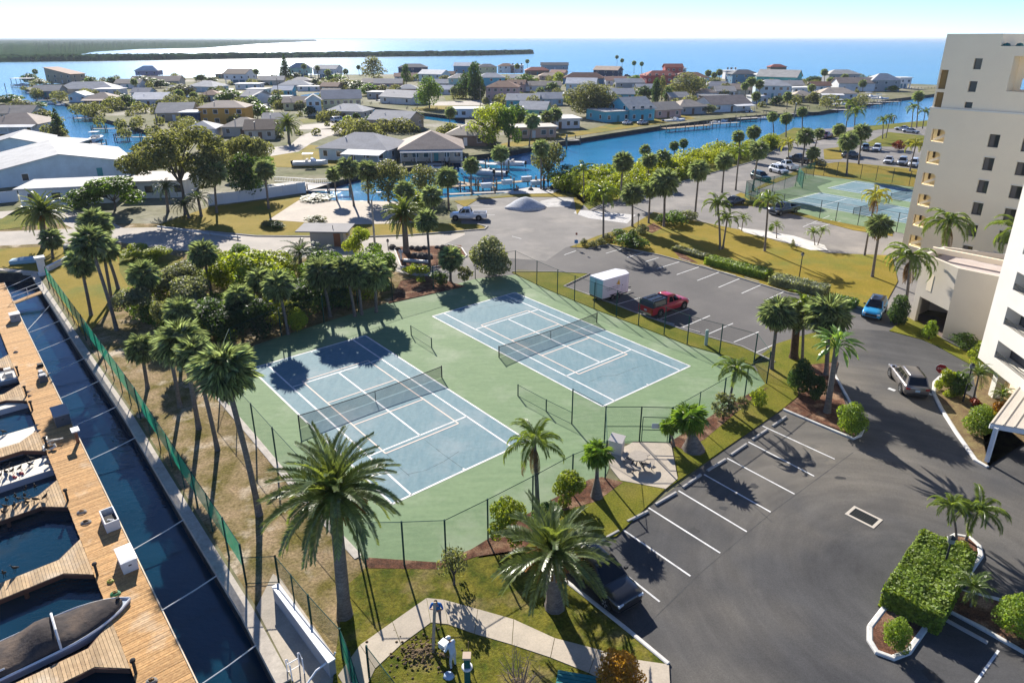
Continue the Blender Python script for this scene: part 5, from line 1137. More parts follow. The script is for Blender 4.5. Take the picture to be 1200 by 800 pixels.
# neighbourhood palms across the water
HP = 'palms among the houses'
palm('date', (339, 168), (337, 146), 'date palm standing at the neighbourhood road head', HP, scale=1.15)
palm('yqueen', (397, 183), (383 + 11, 171), 'small yellowish palm at the grey roofed canal house', HP, scale=.75)
palm('date', (487, 149), (487, 138), 'spiky date palm behind the teal shuttered house', HP, scale=.95)
for b, t, s, w in (((527, 147), (528, 132), 1.2, 'by the white mobile home'), ((532, 118), (532, 106), 1.1, 'in front of the tall cypress pair'), ((357, 92), (356, 78), 1.2, 'before the mint stilt house'), ((421, 88), (420, 79), 1.1, 'beside the airy seaside tree'), ((385, 98), (384, 85), 1.3, 'in the thicket by the white stilt house'),
                   ((374, 92), (372, 80), 1.1, 'at the blue porch'), ((620, 172), (624, 142), 1.3, 'in front of the peach canal house'), ((650, 152), (651, 134), 1.35, 'first of two before the white canal house'), ((640, 154), (641, 137), 1.3, 'second of two before the white canal house'), ((633, 119), (633, 107), 1.2, 'among the teal roofs'),
                   ((618, 82), (618, 72), 1.2, 'beside the tall white house'), ((723, 81), (723, 67), 1.1, 'tallest at the sea edge'), ((729, 83), (729, 71), 1.1, 'next to the tallest at the sea edge'), ((743, 86), (743, 74), 1.2, 'alone at the sea edge'), ((752, 87), (752, 75), 1.1, 'before the coral house'), ((831, 96), (830, 86), 1.4, 'behind the round oak'),
                   ((843, 96), (843, 85), 1.4, 'at the sea edge near the grey hip roofs'), ((837, 99), (837, 88), 1.2, 'dark, by the grey hip roofs'), ((880, 120), (880, 96), 1.4, 'first of a tall pair at the pale blue house'), ((890, 120), (890, 99), 1.3, 'second of a tall pair at the pale blue house'), ((874, 122), (873, 101), 1.1, 'slim at the tan canal house'),
                   ((887, 128), (886, 113), 1.2, 'by the boat lift'), ((904, 113), (903, 98), 1.4, 'at the teal gable'), ((966, 99), (966, 85), 1.4, 'on the point before the white garage house'), ((973, 102), (973, 95), 1.4, 'bushy on the point'), ((988, 102), (990, 91), 1.4, 'by the brown roofed garage house'), ((1011, 108), (1011, 98), 1.3, 'at the stilt house on the point'),
                   ((950, 112), (951, 103), 1.2, 'by the canal boats'), ((922, 128), (923, 113), 1.2, 'on the point seawall'), ((211, 125), (210, 110), 1.2, 'before the bright white roof'), ((228, 122), (227, 113), 1.2, 'by the orange house'), ((283, 96), (282, 86), 1.3, 'at the navy stilt house'), ((42, 92), (41, 84), 1.2, 'at the tan shed roofed house'), ((158, 110), (157, 96), 1.1, 'behind the purple house'),
                   ((302, 100), (300, 84), 1.1, 'at the water edge by the mint house'), ((410, 96), (405, 84), 1.2, 'in the far thicket'), ((600, 96), (606, 78), 1.1, 'near the brown roofs')):
    palm('sabal', b, t, 'distant cabbage palm ' + w, HP, scale=s)

# ---- leafy trees, bushes, hedges
oak_m = leaf('oak_leaves', (.14, .15, .075), (.09, .105, .05), .42, .5, .45, rough=.6)
olive_m = leaf('olive_leaves', (.14, .155, .09), (.09, .105, .055), .42, .6, .4)
green_m = leaf('green_leaves', (.10, .165, .035), (.06, .11, .025), .42, .6, .4)
lime_m = leaf('lime_leaves', (.24, .28, .035), (.15, .21, .03), .4, .6, .35)
dgreen_m = leaf('dark_green_leaves', (.05, .09, .03), (.03, .06, .022), .42, .6, .4)
grey_green_m = leaf('grey_green_leaves', (.20, .225, .155), (.12, .145, .09), .42, .8, .45)
rust_m = leaf('rust_leaves', (.42, .22, .025), (.26, .15, .02), .4, .9, .35)
red_m = leaf('red_leaves', (.32, .06, .02), (.2, .04, .015), .2, 1, .3)
hedge_m = leaf('hedge_leaves', (.20, .27, .03), (.12, .19, .022), .3, 1.5, .45, rough=.55, spec=.3)
mangrove_m = leaf('mangrove_leaves', (.22, .25, .025), (.12, .165, .02), .38, .15, .35)
def cloud(mb, blobs, n, size, rr, flat=.5):
    """n small leaves spread through blobs (centre, radii), mostly near their surface"""
    tot = sum((b[1][0] * b[1][1] * b[1][2]) ** .667 for b in blobs)
    for c, r in blobs:
        k = max(6, int(n * (r[0] * r[1] * r[2]) ** .667 / tot))
        for _ in range(k):
            th = rr.uniform(0, 6.283); u = rr.uniform(-1, 1) if rr.random() < .8 else rr.uniform(0, 1); s = math.sqrt(1 - u * u); q = rr.random() ** .33 * .55 + .47 if rr.random() < .75 else rr.random()
            d = Vector((s * math.cos(th), s * math.sin(th), u)); p = Vector((c[0] + d.x * r[0] * q, c[1] + d.y * r[1] * q, c[2] + d.z * r[2] * q))
            nrm = (d * .6 + Vector((rr.uniform(-1, 1), rr.uniform(-1, 1), rr.uniform(-.3, 1))) * .8).normalized()
            a = nrm.cross(Vector((rr.uniform(-1, 1), rr.uniform(-1, 1), rr.uniform(-1, 1)))).normalized() * size * rr.uniform(.6, 1.3); b = nrm.cross(a) * .55
            mb.add([p - a, p - b + nrm * size * .12, p + a, p + b + nrm * size * .12], [(0, 1, 2), (0, 2, 3)])
BC = {}
def bush_mesh(kind, var, m, n, size):
    key = (kind, var, m.name, n, size)
    if key in BC: return BC[key]
    rr = random.Random(var * 31 + len(kind)); bl = []
    if kind == 'round':                                    # compact: unit radius 1, height 2
        bl = [((0, 0, .95), (.78, .78, .82))] + [((math.cos(a) * .55, math.sin(a) * .55, .6 + .55 * rr.random()), (.45, .45, .42)) for a in [k * 1.05 + rr.random() * .4 for k in range(6)]] + [((0, 0, 1.5), (.45, .45, .4))]
    elif kind == 'oak':                                    # wide, gappy clumps
        for k in range(13):
            a = k * 2.4 + rr.random(); r = .2 + .72 * math.sqrt((k + .5) / 13); bl.append(((r * math.cos(a), r * math.sin(a), 1.0 + .75 * (1 - r) + rr.uniform(-.25, .25)), (.34 * rr.uniform(.7, 1.2), .34 * rr.uniform(.7, 1.2), .24 * rr.uniform(.7, 1.2))))
    elif kind == 'tall':
        for k in range(10): a = k * 2.4; z = .5 + k * .15; r = .45 * math.sin(min(1, (k + 2.5) / 10) * 3.0) + .05; bl.append(((r * math.cos(a), r * math.sin(a), z), (.42, .42, .32)))
    elif kind == 'cone':
        for k in range(11): z = .15 + 1.75 * k / 10; r = .9 * (1 - k / 11.5); bl.append(((0, 0, z), (max(.1, r * .9), max(.1, r * .9), .16)))
    elif kind == 'column':
        for k in range(8): z = .2 + 1.7 * k / 8; r = .8 * math.sin(math.pi * (.2 + .75 * k / 8)) ** .6; bl.append(((rr.uniform(-.1, .1), rr.uniform(-.1, .1), z), (r, r, .25)))
    elif kind == 'loose':
        for k in range(9): a = k * 2.4; r = .65 * math.sqrt(k / 9); bl.append(((r * math.cos(a), r * math.sin(a), .7 + rr.uniform(-.3, .8) * (1 - r * .5)), (.36, .36, .34)))
    mb = MB(); cloud(mb, bl, n, size, rr); BC[key] = mb.mesh('crown', m); return BC[key]
def tree(kind, base, top, rpx, m, label, group=None, n=1500, leafs=.1, name='broadleaf_tree', trunk=True, cat='tree', H=None, tr=.16, limbs=5, var=None, zb=0.0):
    B = G(base[0], base[1], zb); H = max(.4, HT(B, top) - zb) if H is None else H; dep = DEPTH((B.x, B.y, H / 2)); rw = rpx * dep / F_PX
    t = thing(name, label, cat, B, group=group); rr = random.Random(int(base[0] * 3 + base[1])); var = rr.randrange(3) if var is None else var
    sh = {'oak': (1.0, 1.95), 'round': (1.0, 1.9), 'tall': (.85, 2.2), 'cone': (.9, 2.0), 'column': (.85, 2.0), 'loose': (1.0, 1.75)}[kind]
    sxy = rw / sh[0]; sz = H / sh[1]
    if n > 1000: n, leafs = int(n * 1.8), leafs * .72
    me = bush_mesh(kind, var, m, n, leafs)
    o = link('crown' if trunk else 'foliage', me, t, (0, 0, 0), rr.uniform(0, 6.28) if True else 0, scale=(sxy, sxy, sz))
    if trunk:
        hb = {'oak': .42, 'round': .28, 'tall': .25, 'cone': .12, 'column': .1, 'loose': .3}[kind] * H; r0 = max(.06, tr * min(1.6, H / 6)); mb = MB()
        mb.tube([(0, 0, -.1), (rw * .03, 0, hb * .6), (0, rw * .03, hb * 1.15)], [r0 * 1.3, r0, r0 * .75], 7)
        if kind in ('oak', 'round', 'loose', 'tall'):
            for k in range(limbs):
                a = k * 2.4 + rr.random(); L = rw * rr.uniform(.5, .85); zt = H * rr.uniform(.55, .85); mb.tube([(0, 0, hb * .8), (L * .45 * math.cos(a), L * .45 * math.sin(a), hb + (zt - hb) * .55), (L * math.cos(a), L * math.sin(a), zt)], [r0 * .6, r0 * .4, r0 * .12], 5, False)
        else: mb.tube([(0, 0, hb), (0, 0, H * .95)], [r0 * .8, .03], 5, False)
        mb.build('trunk', bark_m, t, True)
    return t
def bush(base, top, rpx, m, label, group=None, n=900, leafs=.11, kind='round', name='bush', cat='bush', **k):
    return tree(kind, base, top, rpx, m, label, group, n, leafs, name, k.pop('trunk', False), cat, **k)
# big trees
tree('oak', (217, 250), 142, 58, oak_m, 'wide grey green oak sprawling over the white fence', n=6500, leafs=.05, tr=.13, limbs=9, name='oak_tree')
tree('oak', (284, 226), 152, 34, oak_m, 'second oak behind the lone lawn palm', n=4500, leafs=.055, tr=.13, limbs=7, name='oak_tree')
tree('round', (303, 214), 166, 22, green_m, 'bright green bushy tree in front of the date palm lawn', n=1800, leafs=.08); tree('round', (290, 232), 178, 26, dgreen_m, 'dark tangled tree behind the thatched hut', n=1600, leafs=.08)
tree('loose', (135, 246), 203, 40, green_m, 'big leafy sea grape tree on the road verge', n=2600, leafs=.085, name='sea_grape_tree'); bush((98, 248), 222, 26, green_m, 'lower sea grape thicket beside the fruiting date palm', n=1300, kind='loose', leafs=.1)
tree('loose', (455, 236), 186, 32, olive_m, 'grey olive leaved tree at the inlet behind the street lamp', n=2200, leafs=.07, name='olive_tree'); tree('loose', (498, 234), 192, 26, olive_m, 'second olive leaved tree by the inlet docks', n=1700, leafs=.07, name='olive_tree')
bush((487, 248), 222, 22, lime_m, 'lime green shrub between the low palms by the inlet', n=1100, kind='loose')
tree('loose', (642, 213), 165, 24, olive_m, 'airy grey leaved tree standing at the canal bank', n=1700, leafs=.075, name='olive_tree')
tree('round', (664, 218), 192, 22, dgreen_m, 'dark green round tree at the hedge end by the canal', n=1500, leafs=.09)
tree('loose', (578, 170), 119, 34, lime_m, 'large yellow green tree at the canal corner', n=2200, leafs=.06, tr=.35); tree('loose', (596, 172), 122, 18, green_m, 'green tree beside the large yellow green one', n=1400, leafs=.08)
bush((574, 324), 276, 27, grey_green_m, 'large round grey green bush standing at the road junction', n=3200, leafs=.085, kind='round', name='oleander_bush')
tree('round', (503, 127), 88, 18, green_m, 'round dense tree on the lawn across the inlet', n=1700, leafs=.085); tree('round', (546, 115), 84, 13, dgreen_m, 'dark round tree beside the tall cypress', n=1300, leafs=.1)
tree('column', (556, 117), 70, 9, dgreen_m, 'tall dark cypress among the houses', n=1400, leafs=.11, name='cypress_tree'); tree('column', (562, 116), 88, 8, dgreen_m, 'shorter dark cypress among the houses', n=900, leafs=.12, name='cypress_tree')
tree('cone', (335, 92), 64, 9, dgreen_m, 'tall tiered pine at the sea edge', n=1300, leafs=.1, name='pine_tree'); tree('tall', (438, 94), 65, 16, oak_m, 'airy tall tree at the sea edge', n=1100, leafs=.09); tree('tall', (476, 100), 74, 6, dgreen_m, 'slim dark tree before the coral roofed house', n=700, leafs=.12)
tree('cone', (70, 158), 127, 11, dgreen_m, 'small pine beside the near end of the boat canal', n=1000, leafs=.11, name='pine_tree')
tree('round', (688, 137), 95, 30, oak_m, 'huge spreading oak among the pale houses, nearer of two', n=2400, leafs=.07, tr=.25, name='oak_tree', var=0); tree('round', (702, 137), 98, 26, olive_m, 'huge spreading oak with clear trunk beside the turquoise house', n=2000, leafs=.07, tr=.25, name='oak_tree', var=1)
tree('round', (803, 115), 84, 25, oak_m, 'huge round oak behind the coral house', n=2200, leafs=.075, tr=.25, name='oak_tree', var=2); tree('loose', (820, 112), 88, 12, grey_green_m, 'bare greyish tree beside the round oak', n=700, leafs=.1)
tree('column', (768, 121), 90, 6, dgreen_m, 'tall dark cypress behind the turquoise house', n=1100, leafs=.12, name='cypress_tree'); tree('column', (782, 121), 100, 6, dgreen_m, 'shorter cypress behind the turquoise house', n=800, leafs=.12, name='cypress_tree'); tree('tall', (775, 118), 88, 6, oak_m, 'thin tree between the two cypresses', n=700, leafs=.11)
tree('round', (1020, 103), 88, 11, dgreen_m, 'dark tree clump on the seaward point', n=1000, leafs=.12)
NT = 'leafy trees among the houses'
NTL = [((12, 122), 110, 12, green_m, 'on the near bank of the boat canal'), ((25, 130), 116, 12, oak_m, 'leaning over the boat canal mouth'), ((55, 150), 128, 14, oak_m, 'behind the small pine'), ((45, 126), 119, 8, green_m, 'beside the boat canal moorings'), ((36, 98), 86, 8, dgreen_m, 'at the tan house on the point'), ((47, 100), 92, 8, grey_green_m, 'pale, at the tan house on the point'),
       ((66, 108), 99, 8, green_m, 'between low grey roofs'), ((108, 100), 90, 7, green_m, 'beyond the long grey roof'), ((133, 101), 90, 6, dgreen_m, 'dark, by the far white roof'), ((136, 126), 113, 10, green_m, 'at the canal docks'), ((148, 127), 110, 9, dgreen_m, 'dark, at the canal docks'), ((168, 102), 89, 12, dgreen_m, 'before the purple house'), ((188, 103), 93, 7, dgreen_m, 'beside the brown long roof'),
       ((211, 95), 88, 5, dgreen_m, 'ball shaped at the sea'), ((236, 96), 87, 6, dgreen_m, 'second ball shape at the sea'), ((248, 98), 90, 6, dgreen_m, 'third ball shape at the sea'), ((214, 113), 98, 11, oak_m, 'behind the white roof'), ((250, 113), 102, 6, dgreen_m, 'small, above the orange house'), ((270, 120), 104, 13, green_m, 'broad, above the orange house'), ((295, 124), 112, 8, green_m, 'at the orange house corner'),
       ((294, 92), 80, 8, dgreen_m, 'beside the white stilt house'), ((302, 140), 120, 14, green_m, 'at the brown roof'), ((326, 125), 110, 8, dgreen_m, 'at the white gable'), ((348, 92), 85, 5, dgreen_m, 'under the mint house'), ((364, 136), 124, 7, dgreen_m, 'trimmed, at the yellow house'), ((395, 98), 86, 10, green_m, 'in the far thicket'), ((370, 100), 92, 5, dgreen_m, 'by the white awning'),
       ((405, 104), 92, 10, olive_m, 'beyond the yellow house'), ((432, 112), 97, 10, green_m, 'beside the yellow house'), ((448, 112), 99, 9, oak_m, 'in the hollow behind the white gable'), ((420, 106), 94, 9, dgreen_m, 'dark, behind the yellow house'), ((497, 96), 84, 9, green_m, 'behind the round dense tree'), ((408, 147), 135, 6, lime_m, 'by the parked white van'), ((436, 149), 134, 9, dgreen_m, 'clipped, at the tan garage'), ((418, 145), 132, 5, dgreen_m, 'upright, at the tan garage'),
       ((617, 102), 86, 10, green_m, 'beside the reddish roofs'), ((647, 107), 96, 7, green_m, 'before the pale blue house'), ((655, 98), 84, 6, lime_m, 'yellowish at the brown roof'), ((606, 146), 122, 13, green_m, 'at the mint green house'), ((592, 108), 96, 8, dgreen_m, 'behind the reddish house'), ((666, 124), 112, 5, lime_m, 'yellow, under the huge oak'), ((740, 137), 127, 8, oak_m, 'in front of the turquoise house'), ((755, 115), 100, 8, dgreen_m, 'left of the cypresses'),
       ((850, 112), 97, 8, oak_m, 'at the grey roofs'), ((838, 100), 93, 6, dgreen_m, 'by the sea roofs'), ((910, 124), 112, 7, dgreen_m, 'on the point lawn'), ((952, 121), 108, 7, oak_m, 'by the canal dock'), ((957, 120), 114, 5, dgreen_m, 'low, by the canal dock'), ((953, 97), 89, 8, dgreen_m, 'ball shaped on the point'), ((1045, 107), 100, 6, lime_m, 'low and yellow on the point'), ((800, 130), 120, 8, grey_green_m, 'pale, at the pink house'), ((830, 133), 122, 8, grey_green_m, 'whitish, at the tan canal house'), ((700, 98), 88, 7, green_m, 'at the solar roofed house'),
       ((575, 101), 88, 6, green_m, 'at the blue gabled house'), ((745, 98), 88, 8, green_m, 'beside the coral house'), ((560, 84), 74, 5, dgreen_m, 'on the seaward row'), ((521, 101), 88, 7, oak_m, 'under the grey two storey house')]
for b, t, r_, m, w in NTL: tree('round' if r_ > 7 else 'tall', b, t, r_ * 1.4, m, 'distant leafy tree ' + w, NT, n=800, leafs=.13)
# shrubs near the courts and roads
bush((667, 590), 553, 22, lime_m, 'yellow green shrub between the two palms at the court end', n=1700, leafs=.10, kind='loose'); bush((596, 634), 585, 28, lime_m, 'spreading lime shrub behind the low date palm', n=2000, leafs=.09, kind='loose'); bush((640, 618), 594, 24, green_m, 'broad leaved green shrub beside the low date palm', n=1200, leafs=.14, kind='loose')
bush((532, 686), 638, 22, olive_m, 'thin airy shrub in the mulch at the bottom court corner', n=700, leafs=.085, kind='loose', trunk=True, tr=.06)
bush((726, 812), 766, 31, rust_m, 'rounded rust orange bush at the bottom of the lot kerb', n=3000, leafs=.075, kind='round')
bush((848, 489), 462, 20, olive_m, 'scraggly olive shrub by the small queen palm', n=800, leafs=.1, kind='loose'); bush((888, 476), 454, 11, lime_m, 'low lime shrub against the court fence corner', n=700, leafs=.13); bush((870, 483), 465, 10, olive_m, 'thin shrub along the court fence', n=450, leafs=.13, kind='loose')
bush((936, 462), 420, 17, dgreen_m, 'dark clipped shrub in the kerbed mulch island', n=1600, leafs=.11); bush((955, 470), 440, 14, dgreen_m, 'dark leafy shrub under the paddle palm', n=1100, leafs=.12, kind='loose'); bush((996, 508), 471, 19, hedge_m, 'round bright clipped bush at the tip of the mulch island', n=2000, leafs=.09)
bush((1048, 761), 724, 17, hedge_m, 'small round bush in the hedge island tip', n=1700, leafs=.10); bush((1124, 655), 634, 13, lime_m, 'yellow green bush behind the hedge by the palms', n=1000, leafs=.12); bush((1186, 745), 697, 26, hedge_m, 'large round clipped bush at the picture edge', n=2300, leafs=.085)
bush((1088, 398), 374, 9, hedge_m, 'small ball topped shrub on the strip lawn', n=900, leafs=.14, trunk=True, tr=.05); bush((1130, 408), 390, 18, green_m, 'low flat shrub against the garage wing wall', n=1000, leafs=.1)
bush((1146, 510), 474, 19, hedge_m, 'round bright clipped bush in the drive bed', n=2000, leafs=.09); bush((1106, 460), 432, 13, lime_m, 'leafy lime shrub at the stop sign', n=1000, leafs=.13, kind='loose'); bush((1122, 466), 436, 13, green_m, 'leafy green shrub in the drive bed', n=900, leafs=.13, kind='loose'); bush((1112, 466), 455, 7, lime_m, 'tiny lime shrub in the drive bed', n=400, leafs=.2); bush((1142, 478), 466, 9, red_m, 'small red leaved plant in the drive bed', n=500, leafs=.16, kind='loose')
bush((1145, 430), 398, 13, lime_m, 'tall yellow crotons at the balcony tower foot', n=900, leafs=.12, kind='tall'); bush((1168, 492), 470, 10, rust_m, 'orange croton in the drive bed', n=500, leafs=.15, kind='loose')
bush((1050, 380), 344, 12, dgreen_m, 'dark clipped shrub behind the bright blue car', n=1200, leafs=.12, kind='column')
bush((585, 268), 259, 1, green_m, 'x') if False else None
# clipped hedge of the island
def hedge(a0, a1, w, h, label, m=hedge_m, n=5000, size=.085, name='hedge'):
    a, b = G(*a0), G(*a1); L = (b - a).length; t = thing(name, label, 'hedge', (a + b) / 2, math.atan2(b.y - a.y, b.x - a.x)); rr = random.Random(int(a0[0])); mb = MB()
    mb.loft([[(x, -w * .42, 0), (x, -w * .44, h * .9), (x, w * .44, h * .9), (x, w * .42, 0)] for x in (-L * .47, L * .47)])
    for _ in range(n):
        f = rr.random() * (L * w + 2 * L * h + 2 * w * h)
        if f < L * w: p = Vector((rr.uniform(-L / 2, L / 2), rr.uniform(-w / 2, w / 2), h)); nr = Vector((0, 0, 1))
        elif f < L * w + 2 * L * h: s = rr.choice((-1, 1)); p = Vector((rr.uniform(-L / 2, L / 2), s * w / 2, rr.uniform(0, h))); nr = Vector((0, s, .2))
        else: s = rr.choice((-1, 1)); p = Vector((s * L / 2, rr.uniform(-w / 2, w / 2), rr.uniform(0, h))); nr = Vector((s, 0, .2))
        p += nr * rr.uniform(-.12, .06) + Vector((0, 0, .05 * math.sin(p.x * 3) + .04 * math.sin(p.y * 5))); nr = (nr + Vector((rr.uniform(-1, 1), rr.uniform(-1, 1), rr.uniform(-1, 1))) * .65).normalized()
        q = nr.cross(Vector((rr.uniform(-1, 1), rr.uniform(-1, 1), rr.uniform(-1, 1)))).normalized() * size * rr.uniform(.6, 1.3); r2 = nr.cross(q) * .55
        mb.add([p - q, p - r2, p + q, p + r2], [(0, 1, 2), (0, 2, 3)])
    mb.build('foliage', m, t); return t
hedge((1063, 728), (1106, 655), 2.6, 1.3, 'long bright clipped hedge on the kerbed island in the lot', n=9000, size=.1)
hedge((830, 308), (900, 326), 2.2, .9, 'clipped hedge along the upper bays, middle stretch', hedge_m, 2600, .12); hedge((905, 331), (968, 346), 2.4, 1.0, 'clipped hedge along the upper bays nearest the drive', grey_green_m, 2600, .12); hedge((790, 293), (828, 304), 1.4, .6, 'low hedge along the upper bays by the red mulch', olive_m, 1400, .12)
hedge((975, 354), (1002, 361), 1.8, .8, 'low dark hedge at the drive end of the lawn', green_m, 1200, .12)
for b, t, r_, m, w in (((733, 290), 274, 16, green_m, 'clipped at the lawn tip by the feathery palm'), ((746, 291), 277, 16, green_m, 'second, wider, at the lawn tip'), ((740, 288), 268, 9, dgreen_m, 'pointed between two clipped ones'), ((695, 290), 282, 7, olive_m, 'first small ball on the road verge'), ((704, 287), 278, 7, olive_m, 'second small ball on the road verge'), ((684, 288), 279, 5, olive_m, 'smallest ball by the blue sign'), ((712, 282), 273, 8, olive_m, 'third small ball on the road verge'), ((725, 276), 268, 10, green_m, 'low and long on the road verge'),
                       ((752, 274), 262, 9, grey_green_m, 'greyish beside the verge lamp'), ((790, 264), 246, 16, green_m, 'big round under the broad verge palm'), ((806, 259), 246, 13, grey_green_m, 'big round, right of the broad verge palm'), ((775, 262), 250, 9, dgreen_m, 'dark, left of the broad verge palm'), ((903, 272), 261, 3, green_m, 'tiny on the shell path')):
    bush(b, t, r_, m, 'round verge shrub ' + w, 'round shrubs on the verge', n=800, leafs=.12)
for b, t, r_, m, w in (((470, 298), 287, 5, rock_m, 0), ): pass
GRV = [((300, 350), 298, 30, lime_m, 'yellow green, behind the grove palms'), ((265, 340), 302, 24, lime_m, 'yellow green, beside the skirted palm'), ((320, 330), 300, 24, lime_m, 'yellow green, by the road'), ((278, 312), 292, 14, green_m, 'green, at the road edge'), ((212, 345), 312, 22, grey_green_m, 'silvery, right of the yellow hedge patch'), ((225, 372), 330, 24, grey_green_m, 'silvery, in the shade'), ((160, 375), 340, 22, grey_green_m, 'silvery, at the grove edge above the bank'), ((190, 350), 330, 15, olive_m, 'olive, behind the short bank palm'), ((245, 390), 352, 26, dgreen_m, 'dark, deep in the grove'), ((270, 398), 362, 26, dgreen_m, 'dark, at the shaded court end'), ((300, 394), 356, 24, dgreen_m, 'dark, below the small grove palm'), ((350, 372), 330, 28, dgreen_m, 'dark, between the grove trunks'), ((385, 345), 300, 26, green_m, 'green, by the gatehouse'), ((430, 345), 302, 24, green_m, 'green, near the twin trunks'), ((405, 355), 322, 22, dgreen_m, 'dark, behind the twin trunks'), ((450, 330), 300, 16, green_m, 'green, near the rock garden'), ((350, 388), 366, 10, lime_m, 'small and lit, beside the lone grove palm'), ((420, 300), 272, 14, lime_m, 'yellow green, at the street lamp foot'), ((200, 394), 352, 16, olive_m, 'olive, beside the bank palms'), ((160, 303), 292, 14, lime_m, 'bright yellow patch on the road verge'), ((185, 306), 295, 14, lime_m, 'bright yellow second patch on the road verge')]
for b, t, r_, m, w in GRV: bush(b, (t[0], t[1]) if isinstance(t, tuple) else t - 6, r_ * 1.35, m, 'grove shrub ' + w, 'shrubs of the palm grove', n=2200, leafs=.08, kind='loose' if r_ > 12 else 'round')
for b, t, r_, m, w in (((492, 330), 308, 16, lime_m, 'yellow green in front of the slim palm'), ((515, 334), 318, 14, green_m, 'dark green by the court fence'), ((545, 330), 312, 12, olive_m, 'olive near the round bush'), ((478, 322), 312, 8, lime_m, 'low at the white stone edge'), ((440, 305), 284, 12, green_m, 'green by the letter box')):
    bush(b, t, r_, m, 'rock garden shrub ' + w, 'rock garden shrubs', n=800, leafs=.11, kind='loose')
for b, t, r_, m, w in (((325, 268), 259, 10, dgreen_m, 'left of the gatehouse'), ((370, 261), 252, 15, olive_m, 'flat topped behind the gatehouse'), ((312, 266), 258, 6, olive_m, 'smallest left of the gatehouse'), ((372, 234), 228, 22, olive_m, 'long and low at the inlet ramp'), ((1052, 176), 164, 8, red_m, 'dark red at the far lawn'), ((1010, 172), 165, 8, green_m, 'small at the far verge'), ((960, 197), 186, 10, grey_green_m, 'greyish by the screened corner'), ((928, 292), 280, 3, olive_m, 'tiny at the lawn')):
    bush(b, t, r_, m, 'low shrub ' + w, n=600, leafs=.13)
tree('loose', (92, 300), 284, 16, green_m, 'leafy shrub tree behind the utility cabinet', n=900, leafs=.1, cat='tree')
# mangrove hedge along the canal: one leafy mass nobody could count
rr = random.Random(5); mb = MB(); bl = []
fr = pxy([(655, 224), (690, 238), (720, 238), (745, 230), (775, 218), (810, 205), (850, 190), (885, 182), (908, 172)]); bk = pxy([(648, 218), (690, 210), (720, 202), (745, 200), (775, 196), (810, 188), (850, 179.5), (885, 174.5), (905, 171)])
for i in range(230):
    t = rr.random() * 7.999; k = int(t); s = rr.random(); p = Vector(fr[k]).lerp(Vector(fr[k + 1]), t - k); q = Vector(bk[k]).lerp(Vector(bk[k + 1]), t - k); c = p.lerp(q, .06 + .9 * s); r_ = rr.uniform(1.0, 1.9); bl.append(((c.x, c.y, r_ * .75 + rr.uniform(0, .8)), (r_, r_, r_ * rr.uniform(.7, 1.0))))
cloud(mb, bl, 42000, .24, rr); stuff(mb.build('mangrove_hedge', mangrove_m))
# bare branches at the bottom
p = G(610, 812); t = thing('bare_shrub', 'leafless grey brown twiggy shrub at the picture bottom by the sidewalk', 'shrub', p); rr = random.Random(8); mb = MB()
for k in range(34):
    a = rr.uniform(0, 6.28); e = rr.uniform(.5, 1.3); L = rr.uniform(.8, 1.9); d0 = Vector((math.cos(a) * math.cos(e), math.sin(a) * math.cos(e), math.sin(e))); q = d0 * L * .5; r2 = q + (d0 + Vector((rr.uniform(-.5, .5), rr.uniform(-.5, .5), rr.uniform(-.1, .4)))) * L * .5
    mb.tube([(0, 0, 0), q, r2], [.028, .02, .006], 4, False)
    for j in range(3): s = q.lerp(r2, rr.random()); mb.tube([s, s + Vector((rr.uniform(-.4, .4), rr.uniform(-.4, .4), rr.uniform(0, .4)))], [.012, .004], 3, False)
mb.build('twigs', mat('bare_twigs', (.30, .23, .18), (.2, .15, .12), 3, rough=.9), t)

# low yard greenery across the water: hedges, beds and scrub nobody could count
rr = random.Random(21); mb = MB(); bl = []
for i in range(520):
    px, py = rr.uniform(20, 1010), 93 + 70 * rr.random() ** 1.5
    if py > 150 - abs(px - 420) * .045 and px > 600: continue
    if (px < 190 and py > 96 + px * .45 and py < 118 + px * .5) or (395 < px < 560 and 117 < py < 150): continue
    p = G(px, py); r_ = .7 + 2.6 * rr.random() ** 1.6; bl.append(((p.x, p.y, r_ * .5), (r_ * rr.uniform(.8, 1.6), r_, r_ * rr.uniform(.7, 1.3))))
cloud(mb, bl, 100000, .42, rr); stuff(mb.build('yard_greenery', oak_m))

# undergrowth filling the palm grove: saplings, vines and ground palms as one mass
rr = random.Random(31); Ga, Gb = [(150, 372), (215, 400), (262, 402), (310, 392), (352, 376), (400, 362), (452, 345)], [(190, 318), (225, 312), (262, 304), (310, 302), (352, 304), (400, 308), (448, 312)]
for nm, m_, cnt, n_, sz in (('grove_undergrowth', green_m, 70, 26000, .15), ('grove_scrub', lime_m, 28, 9000, .15), ('grove_thicket', grey_green_m, 34, 11000, .14)):
    bl = []; mb = MB()
    for i in range(cnt):
        t = rr.random() * 5.999; k = int(t); s_ = rr.random(); a = Vector(Ga[k]).lerp(Vector(Ga[k + 1]), t - k); b = Vector(Gb[k]).lerp(Vector(Gb[k + 1]), t - k); q = a.lerp(b, s_); p = G(q.x, q.y); r_ = rr.uniform(.6, 1.25); bl.append(((p.x, p.y, r_ * rr.uniform(.5, 1.3)), (r_ * 1.2, r_ * 1.2, r_ * rr.uniform(.8, 1.2))))
    cloud(mb, bl, n_, sz, rr); stuff(mb.build(nm, m_))
